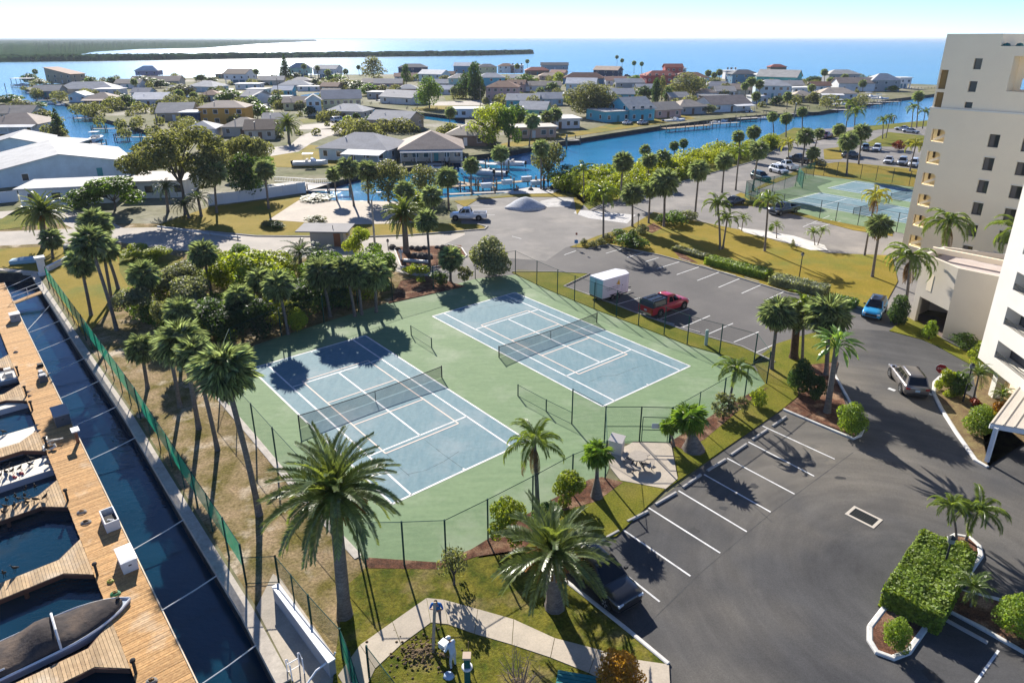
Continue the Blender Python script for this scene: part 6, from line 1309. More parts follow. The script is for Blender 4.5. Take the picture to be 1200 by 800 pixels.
# ================================================================ houses across the water
WC = {'white': (.72, .73, .74), 'pblue': (.50, .62, .68), 'mint': (.42, .62, .56), 'teal': (.09, .42, .40), 'turq': (.12, .46, .56), 'blue': (.14, .30, .44), 'navy': (.04, .07, .13), 'yellow': (.66, .62, .36), 'orange': (.62, .33, .07), 'tan': (.48, .38, .27), 'beige': (.55, .50, .42),
      'pink': (.55, .36, .32), 'peach': (.60, .40, .30), 'coral': (.46, .10, .09), 'grey': (.36, .37, .38), 'mgreen': (.22, .50, .38), 'purple': (.32, .28, .38), 'dark': (.10, .10, .11), 'brown': (.22, .16, .12)}
RC = {'grey': (.37, .37, .38), 'lgrey': (.50, .50, .49), 'white': (.74, .74, .73), 'brown': (.36, .285, .235), 'dbrown': (.15, .105, .085), 'tan': (.50, .42, .33), 'red': (.34, .09, .07), 'rbrown': (.27, .145, .10), 'salmon': (.52, .30, .21), 'peach': (.60, .45, .33), 'sand': (.55, .50, .43), 'dgrey': (.15, .155, .165), 'cream': (.56, .53, .47)}
def wcol(k): return mat('wall_' + k, WC[k], tuple(c * .85 for c in WC[k]), .5, rough=.85, grain=.06, gscale=4)
def rcol(k): return mat('roof_' + k, RC[k], tuple(c * .8 for c in RC[k]), .35, rough=.8, spec=.2, grain=.14, gscale=3.5, stretch=(1, 1, 3))
trim_m = mat('house_trim', (.74, .74, .73), rough=.6); hglass = glass('house_glass', (.03, .04, .055), .08); door_ms = [mat('door_' + n, c, rough=.6) for n, c in (('white', (.65, .65, .65)), ('brown', (.16, .09, .05)), ('teal', (.05, .25, .27)))]
def house(px, py, wpx, D, yaw, st, roof, wall, rc, label, rh=None, win=3, porch=None, garage=False, stilts=False, name='house', side=2, group=None, hh=None):
    B = G(px, py); dep = DEPTH(B); ya = rad(yaw); W = max(4.0, wpx * dep / F_PX / max(.35, abs(math.cos(ya)))); rr = random.Random(int(px * 5 + py))
    t = thing(name, label, 'house', B, ya, group); h = hh or {1: 2.9, 2: 5.7, 3: 8.4}[st]; z0 = 0.0; rh = rh if rh is not None else {'hip': min(W, D) * .22, 'gx': D * .22, 'gy': W * .2, 'flat': .25, 'shed': 1.6}[roof]; oh = .55
    if stilts:
        z0 = 2.6; h = hh or 3.2; mb = MB()
        for x in (-.46, -.15, .15, .46):
            for y in (.06, .5, .94): mb.box(x * W, y * D, -.1, .4, .4, 2.75)
        mb.build('stilt', trim_m, t); MB().box(0, D * .55, 0, W * .6, D * .7, 2.58).build('lower_wall', wcol('blue' if wall != 'teal' else 'grey'), t)
    wm = wcol(wall); zt = z0 + h; a, b = -W / 2, W / 2
    mb = MB(); mb.prism([(a, 0), (b, 0), (b, D), (a, D)], z0, zt, bool(stilts))
    if roof == 'gx': mb.add([(a, 0, zt), (a, D, zt), (a, D / 2, zt + rh), (b, 0, zt), (b, D, zt), (b, D / 2, zt + rh)], [(0, 2, 1), (3, 4, 5)])
    if roof == 'gy': mb.add([(a, 0, zt), (b, 0, zt), (0, 0, zt + rh), (a, D, zt), (b, D, zt), (0, D, zt + rh)], [(0, 1, 2), (3, 5, 4)])
    if roof == 'shed': mb.add([(a, 0, zt), (b, 0, zt), (a, D, zt), (b, D, zt), (a, 0, zt + rh), (a, D, zt + rh)], [(0, 1, 4), (2, 5, 3), (0, 4, 5, 2)])
    mb.build('wall', wm, t)
    mb = MB(); A, Bx, Y0, Y1 = a - oh, b + oh, -oh, D + oh; e = zt + .01; s = oh * rh / max(.1, (D / 2 if roof == 'gx' else W / 2)); th = .16
    if roof == 'hip':
        k = min(W, D) / 2
        r0, r1 = ((a + k * .95, D / 2), (b - k * .95, D / 2)) if W >= D else ((0, k * .95), (0, D - k * .95))
        vs = [(A, Y0, e - .12), (Bx, Y0, e - .12), (Bx, Y1, e - .12), (A, Y1, e - .12), (r0[0], r0[1], zt + rh), (r1[0], r1[1], zt + rh)]
        f = [(0, 1, 5, 4), (1, 2, 5), (2, 3, 4, 5), (3, 0, 4)] if W >= D else [(0, 1, 4), (1, 2, 5, 4), (2, 3, 5), (3, 0, 4, 5)]
        mb.add(vs, f); mb.add([(A, Y0, e - .28), (Bx, Y0, e - .28), (Bx, Y1, e - .28), (A, Y1, e - .28)] + vs[:4], [(0, 3, 2, 1), (0, 1, 5, 4), (1, 2, 6, 5), (2, 3, 7, 6), (3, 0, 4, 7)])
    elif roof == 'gx': mb.loft([[(x, Y0, e - s), (x, D / 2, zt + rh + .05), (x, Y1, e - s), (x, Y1, e - s + th), (x, D / 2, zt + rh + .05 + th), (x, Y0, e - s + th)] for x in (A, Bx)])
    elif roof == 'gy': mb.loft([[(A, y, e - s), (0, y, zt + rh + .05), (Bx, y, e - s), (Bx, y, e - s + th), (0, y, zt + rh + .05 + th), (A, y, e - s + th)] for y in (Y0, Y1)])
    elif roof == 'shed': mb.loft([[(A, y, zt + rh + .2), (Bx, y, e - .2), (Bx, y, e), (A, y, zt + rh + .4)] for y in (Y0, Y1)])
    else: mb.prism([(A, Y0), (Bx, Y0), (Bx, Y1), (A, Y1)], e, zt + rh, True)
    rf = mb.build('roof', rcol(rc), t)
    if roof in ('gx', 'hip') and dep < 330 and rr.random() < .8: MB().tube([(a * .4, D * .3, zt + rh * .5), (a * .4, D * .3, zt + rh * .5 + .7)], .12, 6).build('vent', steel, rf)
    def window(x, y, z, w, hgt, ax):
        o = MB().box(x, y, z, w if ax == 'x' else .08, .08 if ax == 'x' else w, hgt).build('window', hglass, t); f = MB(); q = .09
        for dx, dz, ww, hh_ in ((0, -q, w + 2 * q, q), (0, hgt, w + 2 * q, q), (-w / 2 - q / 2, 0, q, hgt), (w / 2 + q / 2, 0, q, hgt)):
            if ax == 'x': f.box(x + dx, y, z + dz, ww, .13, hh_)
            else: f.box(x, y + dx, z + dz, .13, ww, hh_)
        f.build('frame', trim_m, o)
    nst = 1 if stilts else st
    for k in range(nst):
        zz = z0 + .95 + k * 2.75
        n = max(1, min(win, int(W / 2.2))); dslot = n // 2 if k == 0 and not stilts else -1; gx = W * .5 - 2.6
        for i in range(n):
            x = a + W * (i + .5) / n + rr.uniform(-.2, .2)
            if garage and k == 0 and x > gx - 1.6: continue
            if i == dslot: MB().box(x, -.02, .0, 1.0, .08, 2.1).build('door', door_ms[rr.randrange(3)], t)
            else: window(x, 0, zz, 1.35 if i % 2 else 1.0, 1.25, 'x')
        if garage and k == 0: MB().box(gx, -.02, .02, 4.2 if W > 9 else 2.8, .09, 2.2).build('garage_door', trim_m, t)
        for i in range(side):
            y = D * (i + .5) / side; sx = a if yaw > 0 else b
            window(sx, y, zz, 1.1, 1.2, 'y'); 
    if porch:                                            # (depth, roof colour, where from, where to)
        pd_, pc_, x0, x1 = porch; xa, xb = a + W * x0, a + W * x1
        p = MB().add([(xa, -pd_, zt - .75), (xb, -pd_, zt - .75), (xb, .3, zt - .12), (xa, .3, zt - .12), (xa, -pd_, zt - .6), (xb, -pd_, zt - .6), (xb, .3, zt + .03), (xa, .3, zt + .03)], [(0, 3, 2, 1), (4, 5, 6, 7), (0, 1, 5, 4), (1, 2, 6, 5), (2, 3, 7, 6), (3, 0, 4, 7)]).build('porch_roof', rcol(pc_), t)
        n = max(2, int((xb - xa) / 3))
        for i in range(n + 1): MB().box(xa + .2 + (xb - xa - .4) * i / n, -pd_ + .15, 0, .14, .14, zt - .72).build('porch_post', trim_m, t)
    return t
H_ = [  # px, py of the facade foot, width in picture, depth, heading, storeys, roof, wall, roof colour, label, extras
 (76, 213, 122, 24, 36, 1, 'gy', 'pblue', 'lgrey', 'big low white house with a broad grey metal gable roof behind the white fence', dict(rh=2.6, win=2, hh=2.7)),
 (82, 240, 96, 8, 14, 1, 'flat', 'white', 'lgrey', 'flat grey roofed house in front of the big metal gable roof', dict(win=4)),
 (185, 232, 62, 9, 8, 1, 'flat', 'white', 'sand', 'pale flat roofed house glimpsed under the big oak', dict(win=4)),
 (18, 185, 58, 16, 24, 1, 'gy', 'pblue', 'grey', 'pale blue gabled house at the picture edge behind the metal gable roof', dict(rh=1.7, win=2)),
 (56, 181, 58, 9, 6, 1, 'shed', 'brown', 'lgrey', 'screened porch with a light ribbed roof between two gabled houses', dict(rh=.6, hh=2.4, win=4)),
 (14, 157, 66, 14, 4, 1, 'hip', 'white', 'brown', 'brown hipped house with a white awning above the pale blue house', dict(porch=(3.0, 'white', .1, 1.0))),
 (70, 98, 40, 12, -18, 2, 'shed', 'tan', 'rbrown', 'tan house with one long sloping roof standing out over the sea', dict(rh=3.5, win=4)),
 (100, 111, 66, 16, 12, 1, 'hip', 'beige', 'lgrey', 'long low grey hipped house on the canal point', {}), (54, 114, 30, 12, 10, 1, 'gx', 'grey', 'sand', 'small sandy roofed house at the canal mouth', {}),
 (116, 124, 34, 12, 4, 1, 'hip', 'dark', 'brown', 'dark shaded porch house with a brown hipped roof on the boat canal', dict(porch=(3, 'brown', 0, 1))), (91, 120, 20, 9, 4, 1, 'gy', 'pblue', 'white', 'white roofed boat house on the canal', {}), (126, 112, 30, 10, 2, 1, 'flat', 'white', 'white', 'long bright white flat roof near the canal point', {}),
 (173, 93, 27, 11, 6, 1, 'hip', 'purple', 'white', 'purple stilt house with white peaked roof at the sea', dict(stilts=True, rh=3)), (182, 101, 58, 13, 6, 1, 'gx', 'beige', 'brown', 'long brown roofed house below the purple house', {}),
 (276, 99, 30, 14, -14, 2, 'gx', 'white', 'dbrown', 'white and navy stilt house with a brown roof at the sea', dict(stilts=True, hh=3.6)), (258, 92, 12, 8, -10, 1, 'flat', 'tan', 'tan', 'small tan annex beside the navy stilt house', {}),
 (236, 108, 36, 14, -18, 1, 'hip', 'pblue', 'lgrey', 'grey roofed pale blue house above the orange house', {}), (175, 125, 40, 14, 6, 1, 'gx', 'white', 'white', 'house with a big bright white roof', dict(rh=2.2)), (205, 142, 40, 14, 10, 1, 'gx', 'tan', 'sand', 'tan house with light roof beside the navy house', {}),
 (224, 148, 22, 8, 4, 1, 'flat', 'navy', 'white', 'navy sided house with white flat roof touching the orange house', dict(hh=4.2)),
 (262, 147, 56, 11, 4, 2, 'hip', 'orange', 'brown', 'bright orange two storey house with brown hipped roof', dict(rh=1.8, win=4)), (284, 160, 46, 11, 8, 1, 'hip', 'beige', 'tan', 'tan roofed low house in front of the orange house', {}), (292, 121, 22, 12, -20, 1, 'gx', 'grey', 'grey', 'grey roofed house right above the orange house', {}),
 (290, 105, 30, 10, 0, 1, 'flat', 'white', 'white', 'long white carport roof below the navy stilt house', {}), (300, 112, 24, 9, -6, 1, 'flat', 'white', 'lgrey', 'second pale carport roof among the yards', {}),
 (352, 91, 26, 12, 8, 2, 'hip', 'mint', 'lgrey', 'mint stilt house with grey peaked roof at the sea', dict(stilts=True, hh=4.2, rh=3.2)), (381, 92, 30, 13, -12, 2, 'gx', 'white', 'lgrey', 'white gabled stilt house next to the mint house', dict(stilts=True, hh=3.8)),
 (345, 106, 38, 11, 4, 1, 'hip', 'grey', 'lgrey', 'grey hipped house behind the white awning', {}), (318, 100, 30, 11, 8, 1, 'gx', 'beige', 'sand', 'low sandy roofed house by the tiered pine', {}), (362, 107, 28, 6, 0, 1, 'flat', 'white', 'white', 'long white awning roof among the houses', dict(hh=2.4, rh=.15)),
 (386, 108, 22, 9, -10, 1, 'gx', 'brown', 'rbrown', 'brown roofed house behind the yellow house', {}), (352, 100, 24, 9, 2, 1, 'hip', 'pink', 'sand', 'pinkish low house under the mint house', {}),
 (402, 134, 45, 13, 14, 2, 'gx', 'yellow', 'grey', 'pale yellow two storey house with grey roof', dict(rh=2.6, win=6)), (369, 136, 17, 7, 14, 2, 'gy', 'pblue', 'grey', 'white front gable wing joined beside the pale yellow house', dict(rh=1.6, win=2)),
 (404, 140, 48, 11, -12, 1, 'hip', 'beige', 'lgrey', 'low light roofed house in front of the yellow house', {}), (455, 152, 52, 12, -22, 1, 'gx', 'tan', 'grey', 'tan garage house with grey gabled roof', dict(garage=True)),
 (464, 122, 44, 13, -30, 1, 'gx', 'white', 'grey', 'white walled house with grey gable facing the lawn with the round tree', dict(rh=2.4)), (442, 116, 26, 10, -10, 1, 'flat', 'grey', 'lgrey', 'flat grey boat shed beside the white gable', {}), (308, 121, 20, 10, 34, 1, 'gy', 'white', 'grey', 'small white gabled house left of the brown roof', {}), (346, 129, 28, 10, 6, 1, 'gx', 'yellow', 'brown', 'brown roofed yellowish house left of the yellow two storey house', {}), (328, 122, 22, 7, 0, 1, 'flat', 'white', 'white', 'white carport beside the brown roofed yellowish house', {}),
 (305, 164, 34, 11, 10, 1, 'gx', 'beige', 'dbrown', 'dark brown roofed house beside the date palm road', {}),
 (414, 189, 84, 13, -14, 1, 'hip', 'pblue', 'grey', 'large grey hipped house with white patio roof facing the inlet', dict(porch=(4.5, 'white', .45, 1.0), win=5)), (506, 189, 72, 15, 6, 1, 'hip', 'beige', 'brown', 'beige house with teal shutters and brown hipped roof on the inlet', dict(porch=(1.6, 'lgrey', 0, 1), win=6)), (546, 171, 48, 12, -8, 1, 'hip', 'brown', 'tan', 'brown house with tan hipped roof behind the yellow green tree', {}),
 (552, 138, 44, 9, 3, 1, 'flat', 'white', 'white', 'long white mobile home across the inlet', dict(win=6)), (588, 117, 40, 13, -6, 2, 'hip', 'pink', 'rbrown', 'pinkish two storey house with reddish roof and parked blue car', dict(win=5)),
 (543, 90, 24, 11, -8, 2, 'gx', 'blue', 'white', 'blue stilt house with bright roof at the sea', dict(stilts=True, hh=5)), (571, 88, 24, 11, 6, 2, 'hip', 'yellow', 'dgrey', 'pale yellow tall house at the sea', dict(hh=6)), (593, 86, 20, 10, 0, 2, 'hip', 'white', 'rbrown', 'white house with brown roof next to the pale yellow tall house', {}), (484, 88, 36, 13, 4, 2, 'hip', 'navy', 'dgrey', 'dark navy house with wide dark roof at the sea', {}), (476, 95, 28, 10, 8, 1, 'gx', 'white', 'salmon', 'white house with salmon roof before the dark navy house', {}),
 (504, 98, 30, 12, -28, 2, 'gx', 'pblue', 'white', 'pale house with bright white gable roof', {}), (539, 104, 28, 12, 2, 2, 'hip', 'mint', 'sand', 'mint two storey house with sandy hipped roof', {}), (576, 103, 34, 12, 4, 2, 'hip', 'turq', 'lgrey', 'turquoise two storey house with grey hipped roof', {}), (515, 104, 28, 10, 0, 1, 'gx', 'beige', 'lgrey', 'low light roofed house before the bright gable', {}), (455, 104, 34, 11, 4, 1, 'gx', 'pink', 'sand', 'long low pinkish house behind the thicket', {}), (436, 103, 26, 10, -6, 1, 'gx', 'white', 'tan', 'white low house with a tan roof behind the thicket', {}), (522, 92, 22, 9, 0, 1, 'gx', 'tan', 'rbrown', 'small brown roofed house at the sea row', {}),
 (606, 86, 16, 10, 0, 3, 'flat', 'white', 'white', 'tall white narrow house at the sea', dict(hh=6)), (630, 88, 30, 12, 4, 1, 'hip', 'brown', 'red', 'house with dark red hipped roof at the sea', dict(hh=3.5)), (650, 82, 34, 11, 0, 1, 'gx', 'grey', 'dgrey', 'wide dark grey roofed house at the far sea edge', dict(hh=4)), (653, 90, 18, 9, -20, 1, 'gx', 'peach', 'salmon', 'small salmon roofed house', {}), (644, 94, 26, 9, 0, 1, 'hip', 'peach', 'peach', 'low house with a peach tiled roof', {}),
 (684, 99, 52, 14, -6, 1, 'hip', 'blue', 'rbrown', 'wide brown hipped house with blue wall', dict(hh=3.6, rh=3.2)), (709, 92, 28, 12, -30, 2, 'gx', 'navy', 'peach', 'dark house with bright tan solar roof at the sea', {}), (680, 112, 36, 12, -12, 2, 'gx', 'pblue', 'white', 'pale blue house with white metal roof among the yards', {}), (636, 107, 46, 10, 4, 1, 'gx', 'white', 'tan', 'long white house with tan roof among the yards', {}), (604, 108, 22, 10, -10, 2, 'gx', 'pink', 'rbrown', 'reddish roofed house beside the long white house', dict(hh=4)), (742, 103, 44, 10, 2, 1, 'gx', 'grey', 'lgrey', 'long low grey house in front of the sea palms', {}), (728, 118, 32, 11, 2, 1, 'gx', 'turq', 'lgrey', 'low teal walled house with light roof beside the huge oak', {}),
 (612, 126, 40, 11, -8, 1, 'gx', 'turq', 'lgrey', 'low teal house at the edge of the pale roofs', {}), (646, 124, 30, 11, 6, 1, 'gx', 'pblue', 'lgrey', 'low pale teal house with light grey roof', {}), (623, 138, 34, 12, -14, 1, 'gx', 'mgreen', 'lgrey', 'bright mint green house with a light roof', {}),
 (652, 151, 60, 11, 12, 1, 'flat', 'white', 'white', 'long white flat roofed canal house with white chimney', dict(win=7)), (626, 162, 56, 9, 12, 1, 'flat', 'peach', 'sand', 'long peach canal house in front of the white one', dict(win=6)),
 (724, 143, 34, 15, 24, 1, 'flat', 'turq', 'turq' if 'turq' in RC else 'lgrey', 'flat turquoise wing of the tall turquoise house', dict(hh=3.4)), (752, 142, 34, 16, 24, 2, 'gx', 'turq', 'cream', 'tall turquoise gabled house with cream roof on the canal', dict(rh=3.2, hh=4.2)), (783, 138, 36, 11, 26, 1, 'gx', 'pink', 'tan', 'pink canal house with tan roof', {}), (812, 134, 38, 11, 20, 1, 'hip', 'grey', 'tan', 'tan roofed grey canal house beside the pink one', {}), (857, 131, 54, 14, 22, 1, 'gx', 'white', 'brown', 'white gabled canal house with wide brown roof and screened porch', dict(rh=2.6, porch=(3, 'white', .5, 1))),
 (776, 103, 42, 13, 10, 3, 'hip', 'coral', 'red', 'coral red three storey house with red roof', dict(win=5, hh=6.8)), (789, 95, 22, 11, 0, 3, 'gx', 'coral', 'red', 'taller red gabled wing behind the coral house', dict(hh=8.5)), (799, 90, 10, 9, 0, 2, 'hip', 'white', 'white', 'white peaked roof peeping over the brown roof', dict(hh=6)), (809, 103, 44, 14, -4, 2, 'hip', 'pblue', 'rbrown', 'pale blue house with broad brown roof behind the round oak', {}), (845, 108, 42, 12, 6, 1, 'hip', 'turq', 'grey', 'low teal house with grey roof behind the canal row', {}), (866, 112, 36, 12, -16, 1, 'gx', 'beige', 'brown', 'low house with brown grey gable behind the canal row', {}), (850, 114, 24, 10, 0, 1, 'gx', 'white', 'sand', 'small sandy roofed house behind the canal row', {}), (840, 121, 36, 9, 0, 1, 'flat', 'brown', 'dgrey', 'dark flat carport behind the canal row', {}),
 (856, 93, 14, 9, 0, 3, 'flat', 'white', 'white', 'white cube house at the sea', dict(hh=5.5)), (873, 98, 34, 13, 4, 2, 'hip', 'blue', 'dgrey', 'blue grey house with dark hipped roof', {}), (897, 99, 20, 10, 0, 2, 'hip', 'mint', 'white', 'mint house touching the blue grey house', {}), (908, 104, 40, 16, -34, 2, 'gx', 'teal', 'cream', 'bright teal gabled house with cream roof on the point', dict(hh=6.4, rh=3.4)), (911, 90, 20, 9, 0, 2, 'hip', 'brown', 'red', 'dark red hipped roof behind the teal gable', dict(hh=7)), (905, 115, 42, 13, -12, 2, 'hip', 'pblue', 'lgrey', 'sky blue two storey house with grey hipped roof', dict(win=5)),
 (890, 122, 20, 9, 0, 1, 'flat', 'white', 'white', 'white sunroom before the sky blue house', {}), (941, 120, 26, 10, -6, 1, 'hip', 'beige', 'tan', 'tan hipped house at the canal dock', {}), (940, 110, 24, 9, 4, 1, 'flat', 'white', 'white', 'white flat roofed garage behind the tan house', {}), (982, 117, 44, 12, -8, 1, 'hip', 'white', 'tan', 'tan and white roofed house above the boat lifts', dict(porch=(3.5, 'white', 0, .6))), (1003, 107, 44, 13, -4, 1, 'gx', 'white', 'brown', 'white house with arched front gable and brown roof', dict(hh=4.2, garage=True)), (988, 99, 38, 12, 0, 2, 'hip', 'grey', 'cream', 'grey house with cream two level roof at the sea', dict(hh=6.2)), (1037, 107, 34, 13, -4, 2, 'hip', 'grey', 'lgrey', 'big grey hipped house on the point', dict(rh=3.2)), (1060, 104, 14, 8, 0, 2, 'flat', 'white', 'white', 'white stilt porch house at the very point', dict(stilts=True)),
]
H_ += [
 (150, 104, 30, 10, 4, 1, 'gx', 'white', 'tan', 'tan roofed white house right of the long grey canal house', {}), (208, 113, 26, 10, -8, 1, 'gx', 'beige', 'grey', 'grey gabled house between the purple and the white roofed houses', {}), (246, 119, 24, 10, 6, 1, 'hip', 'white', 'rbrown', 'brown hipped white house just above the orange house', {}),
 (331, 113, 24, 9, 0, 1, 'gx', 'turq', 'white', 'little turquoise house with white roof by the small white gable', {}), (386, 117, 22, 9, -8, 1, 'gx', 'white', 'tan', 'tan roofed house peeping over the yellow house', {}), (478, 111, 26, 10, 4, 1, 'hip', 'peach', 'lgrey', 'peach house with grey roof left of the round dense tree', {}), (520, 111, 22, 9, 0, 1, 'gx', 'white', 'white', 'white carport roof right of the round dense tree', dict(hh=2.5)),
 (560, 98, 20, 9, 4, 1, 'gx', 'blue', 'tan', 'blue walled house with tan roof behind the turquoise one', {}), (600, 97, 24, 10, -4, 1, 'hip', 'yellow', 'lgrey', 'yellowish house with grey roof below the tall white house', {}), (663, 118, 26, 9, 2, 1, 'flat', 'beige', 'white', 'flat white roof left of the huge oak', {}), (722, 100, 26, 10, 6, 1, 'gx', 'white', 'salmon', 'salmon roofed white house under the sea palms', {}), (760, 111, 28, 10, 0, 1, 'gx', 'white', 'lgrey', 'pale house with grey roof below the coral house', {}),
 (796, 122, 24, 9, 10, 1, 'gx', 'tan', 'sand', 'sandy roofed house behind the pink canal house', {}), (828, 116, 26, 9, 4, 1, 'hip', 'white', 'brown', 'brown hipped house right of the huge round oak', {}), (930, 106, 24, 10, 0, 1, 'gx', 'beige', 'sand', 'sandy roofed house on the point behind the tan one', {}), (962, 107, 22, 9, -6, 1, 'gx', 'white', 'rbrown', 'brown roofed white house left of the arched front gable', {}),
 (18, 143, 40, 11, 6, 1, 'gx', 'beige', 'tan', 'tan roofed house at the picture edge beside the boat canal', {}), (322, 152, 26, 9, 8, 1, 'gx', 'white', 'sand', 'sandy roofed house behind the road date palm', {}), (236, 163, 34, 10, 8, 1, 'hip', 'white', 'lgrey', 'light grey hipped house behind the big oak', {}), (165, 116, 22, 9, 0, 1, 'gx', 'pblue', 'grey', 'grey roofed house left of the big bright white roof', {})]
RC['turq'] = WC['turq']
for a in H_: house(a[0], a[1], a[2] * (.93 if a[1] < 170 else 1), a[3] * (.85 if a[1] < 170 else 1), *a[4:10], **a[10])
# thatched hut by the white fence
t = thing('thatched_hut', 'small open thatched hut beside the white fence under the oak', 'hut', G(279, 212)); [MB().tube([(x, y, 0), (x, y, 2.3)], .09, 6).build('post', bark_m, t) for x in (-1.3, 1.3) for y in (-1.3, 1.3)]
MB().lathe([(2.5, 2.1), (2.4, 2.3), (1.2, 3.1), (.05, 3.9)], 12).build('roof', mat('thatch', (.20, .17, .16), (.12, .10, .10), 3, rough=1, grain=.4, bump=1), t)
# town streets and drives
for P in ([(300, 176), (340, 170), (352, 160), (372, 152), (430, 147), (480, 146), (430, 152), (385, 160), (365, 168), (350, 178), (300, 186)], [(352, 147), (385, 144), (418, 147), (390, 152), (350, 152)], [(500, 120), (540, 119), (600, 116), (640, 118), (600, 123), (545, 124), (505, 124)]): sheet('town_road', P, road_m, .055)
sheet('boat_pool', [(352, 112), (378, 108), (384, 112), (360, 117)], canal_m, .055)
# ---------------------------------------------------------------- white vinyl fence, docks, boats, lifts
vinyl = mat('white_vinyl', (.72, .73, .75), rough=.5)
def panel_fence(pts, h, label, step=2.4):
    P = [G(*p) for p in pts]; t = thing('white_fence', label, 'fence', P[0]); O = P[0]
    for a, b in zip(P[:-1], P[1:]):
        n = max(1, round((b - a).length / step))
        for k in range(n):
            p, q = a.lerp(b, k / n) - O, a.lerp(b, (k + 1) / n) - O; d_ = (q - p).normalized() * .06
            MB().bar(p + d_ + Vector((0, 0, h / 2)), q - d_ + Vector((0, 0, h / 2)), .05, h).build('panel', vinyl, t); MB().box(q.x, q.y, 0, .13, .13, h + .1).build('post', vinyl, t)
panel_fence([(244, 241), (280, 237), (315, 232), (349, 227)], 1.9, 'white vinyl panel fence between the big oak and the inlet'); panel_fence([(-20, 240), (22, 236)], 1.9, 'white vinyl fence panels by the pale lane at the picture edge'); panel_fence([(349, 227), (358, 226)], 2.0, 'short grey white fence return at the inlet corner')
t = thing('white_railing', 'white picket railing along the inlet deck by the boat lift', 'railing', G(322, 213)); P = [G(322, 213), G(345, 214), G(368, 216), G(388, 215)]; O = P[0]
for a, b in zip(P[:-1], P[1:]):
    for h in (.15, .95): MB().bar(a - O + Vector((0, 0, h)), b - O + Vector((0, 0, h)), .08, .08).build('rail', vinyl, t)
    n = int((b - a).length / .35); mb = MB(); [mb.box(*((a.lerp(b, k / n) - O)[:2]), .1, .05, .05, .85) for k in range(n + 1)]; mb.build('picket', vinyl, t)
sheet('pool_deck', [(262, 240), (300, 218), (345, 213), (385, 216), (352, 226)], mat('pale_deck', (.62, .58, .52), rough=.9), .05)
pile_m = mat('grey_piling', (.24, .20, .16), (.15, .13, .11), 3, rough=.9); dock_m = mat('canal_dock_wood', (.38, .28, .18), (.28, .21, .14), 1.2, rough=.9, grain=.2, gscale=4); gdock_m = mat('bleached_dock', (.45, .42, .38), (.34, .32, .29), 1.2, rough=.9, grain=.2)
def canal_dock(px, py, L, W, yaw, label, m=None, z=-.1):
    B = G(px, py); t = thing('canal_dock', label, 'dock', (B.x, B.y, 0), rad(yaw)); MB().box(0, 0, z - .12, L, W, .12).build('deck', m or gdock_m, t); n = max(1, int(L / 3.5))
    for i in range(n + 1):
        for y in (-W / 2 - .1, W / 2 + .1): MB().tube([(-L / 2 + L * i / n, y, -2.2), (-L / 2 + L * i / n, y, .9)], .13, 6).build('piling', pile_m, t)
    return t
CD = [(580, 214, 22, 1.6, 20, 'timber dock with white boxes along the lot end', dock_m), (547, 214, 14, 1.3, -38, 'timber dock arm angling into the canal', dock_m), (566, 225, 13, 1.1, 12, 'low bleached walkway along the lot head', gdock_m), (560, 190, 13, 2.2, -14, 'white floating dock by the beige inlet house', gdock_m), (484, 191, 14, 2.4, -6, 'wooden deck in front of the beige inlet house', gdock_m), (445, 197, 10, 4, -12, 'grey deck beneath the white patio roof', gdock_m), (372, 222, 12, 1.4, 6, 'white floating jet ski dock in the inlet', gdock_m),
      (805, 148, 20, 2.6, 30, 'dark piled dock with a blue covered boat before the pink house', dock_m), (848, 144, 12, 1.6, 20, 'ramp dock before the pale tree', gdock_m), (877, 138, 9, 2.4, 22, 'boat lift dock before the screened porch', gdock_m), (660, 164, 9, 3, 20, 'small dock before the long white canal house', gdock_m), (640, 167, 6, 2, 20, 'short dock at the peach house', gdock_m), (920, 133, 16, 1.8, 6, 'long dock at the sky blue house', gdock_m), (975, 128, 18, 3, -8, 'boat lift dock under the tan and white roof', gdock_m), (1010, 121, 16, 3, -8, 'crowded dock under the point', gdock_m), (1070, 104, 40, 3.5, -3, 'long dark dock at the canal mouth', dock_m), (1040, 119, 12, 2, 10, 'short dock beside the point bushes', gdock_m),
      (102, 138, 8, 2.5, 4, 'covered boat slip on the boat canal', gdock_m), (140, 150, 16, 1.2, 10, 'zigzag dock on the boat canal', gdock_m), (165, 160, 14, 1.2, 8, 'lower dock on the boat canal', gdock_m), (96, 168, 12, 2, 0, 'dock beside the white cabin cruiser', gdock_m), (62, 117, 12, 2, 30, 'grey dock at the canal point', gdock_m), (25, 100, 10, 3, 10, 'white roofed boat lift standing in the bay', gdock_m), (500, 128, 16, 2, -6, 'blue tinted dock on the hidden finger canal', gdock_m), (440, 122, 12, 2, -6, 'grey dock on the hidden finger canal', gdock_m)]
for px, py, L, W, y, lab, m in CD: canal_dock(px, py, L, W, y, lab, m)
for px, py, w in ((594, 216, 'second along the canal lot dock'), (617, 212, 'at the outer end of the canal lot dock'), (570, 220, 'first along the canal lot dock'), (628, 217, 'by the slim palm on the canal bank')):
    t = thing('white_locker', 'white dock locker ' + w, 'dock box', G(px, py), .3); MB().box(0, 0, 0, 2.0, .9, .8).build('body', white, t); MB().box(0, 0, .8, 2.1, 1.0, .08).build('lid', white_gloss, t)
canv = mat('blue_canvas', (.10, .26, .38), rough=.8); BG = 'boats moored at the houses'
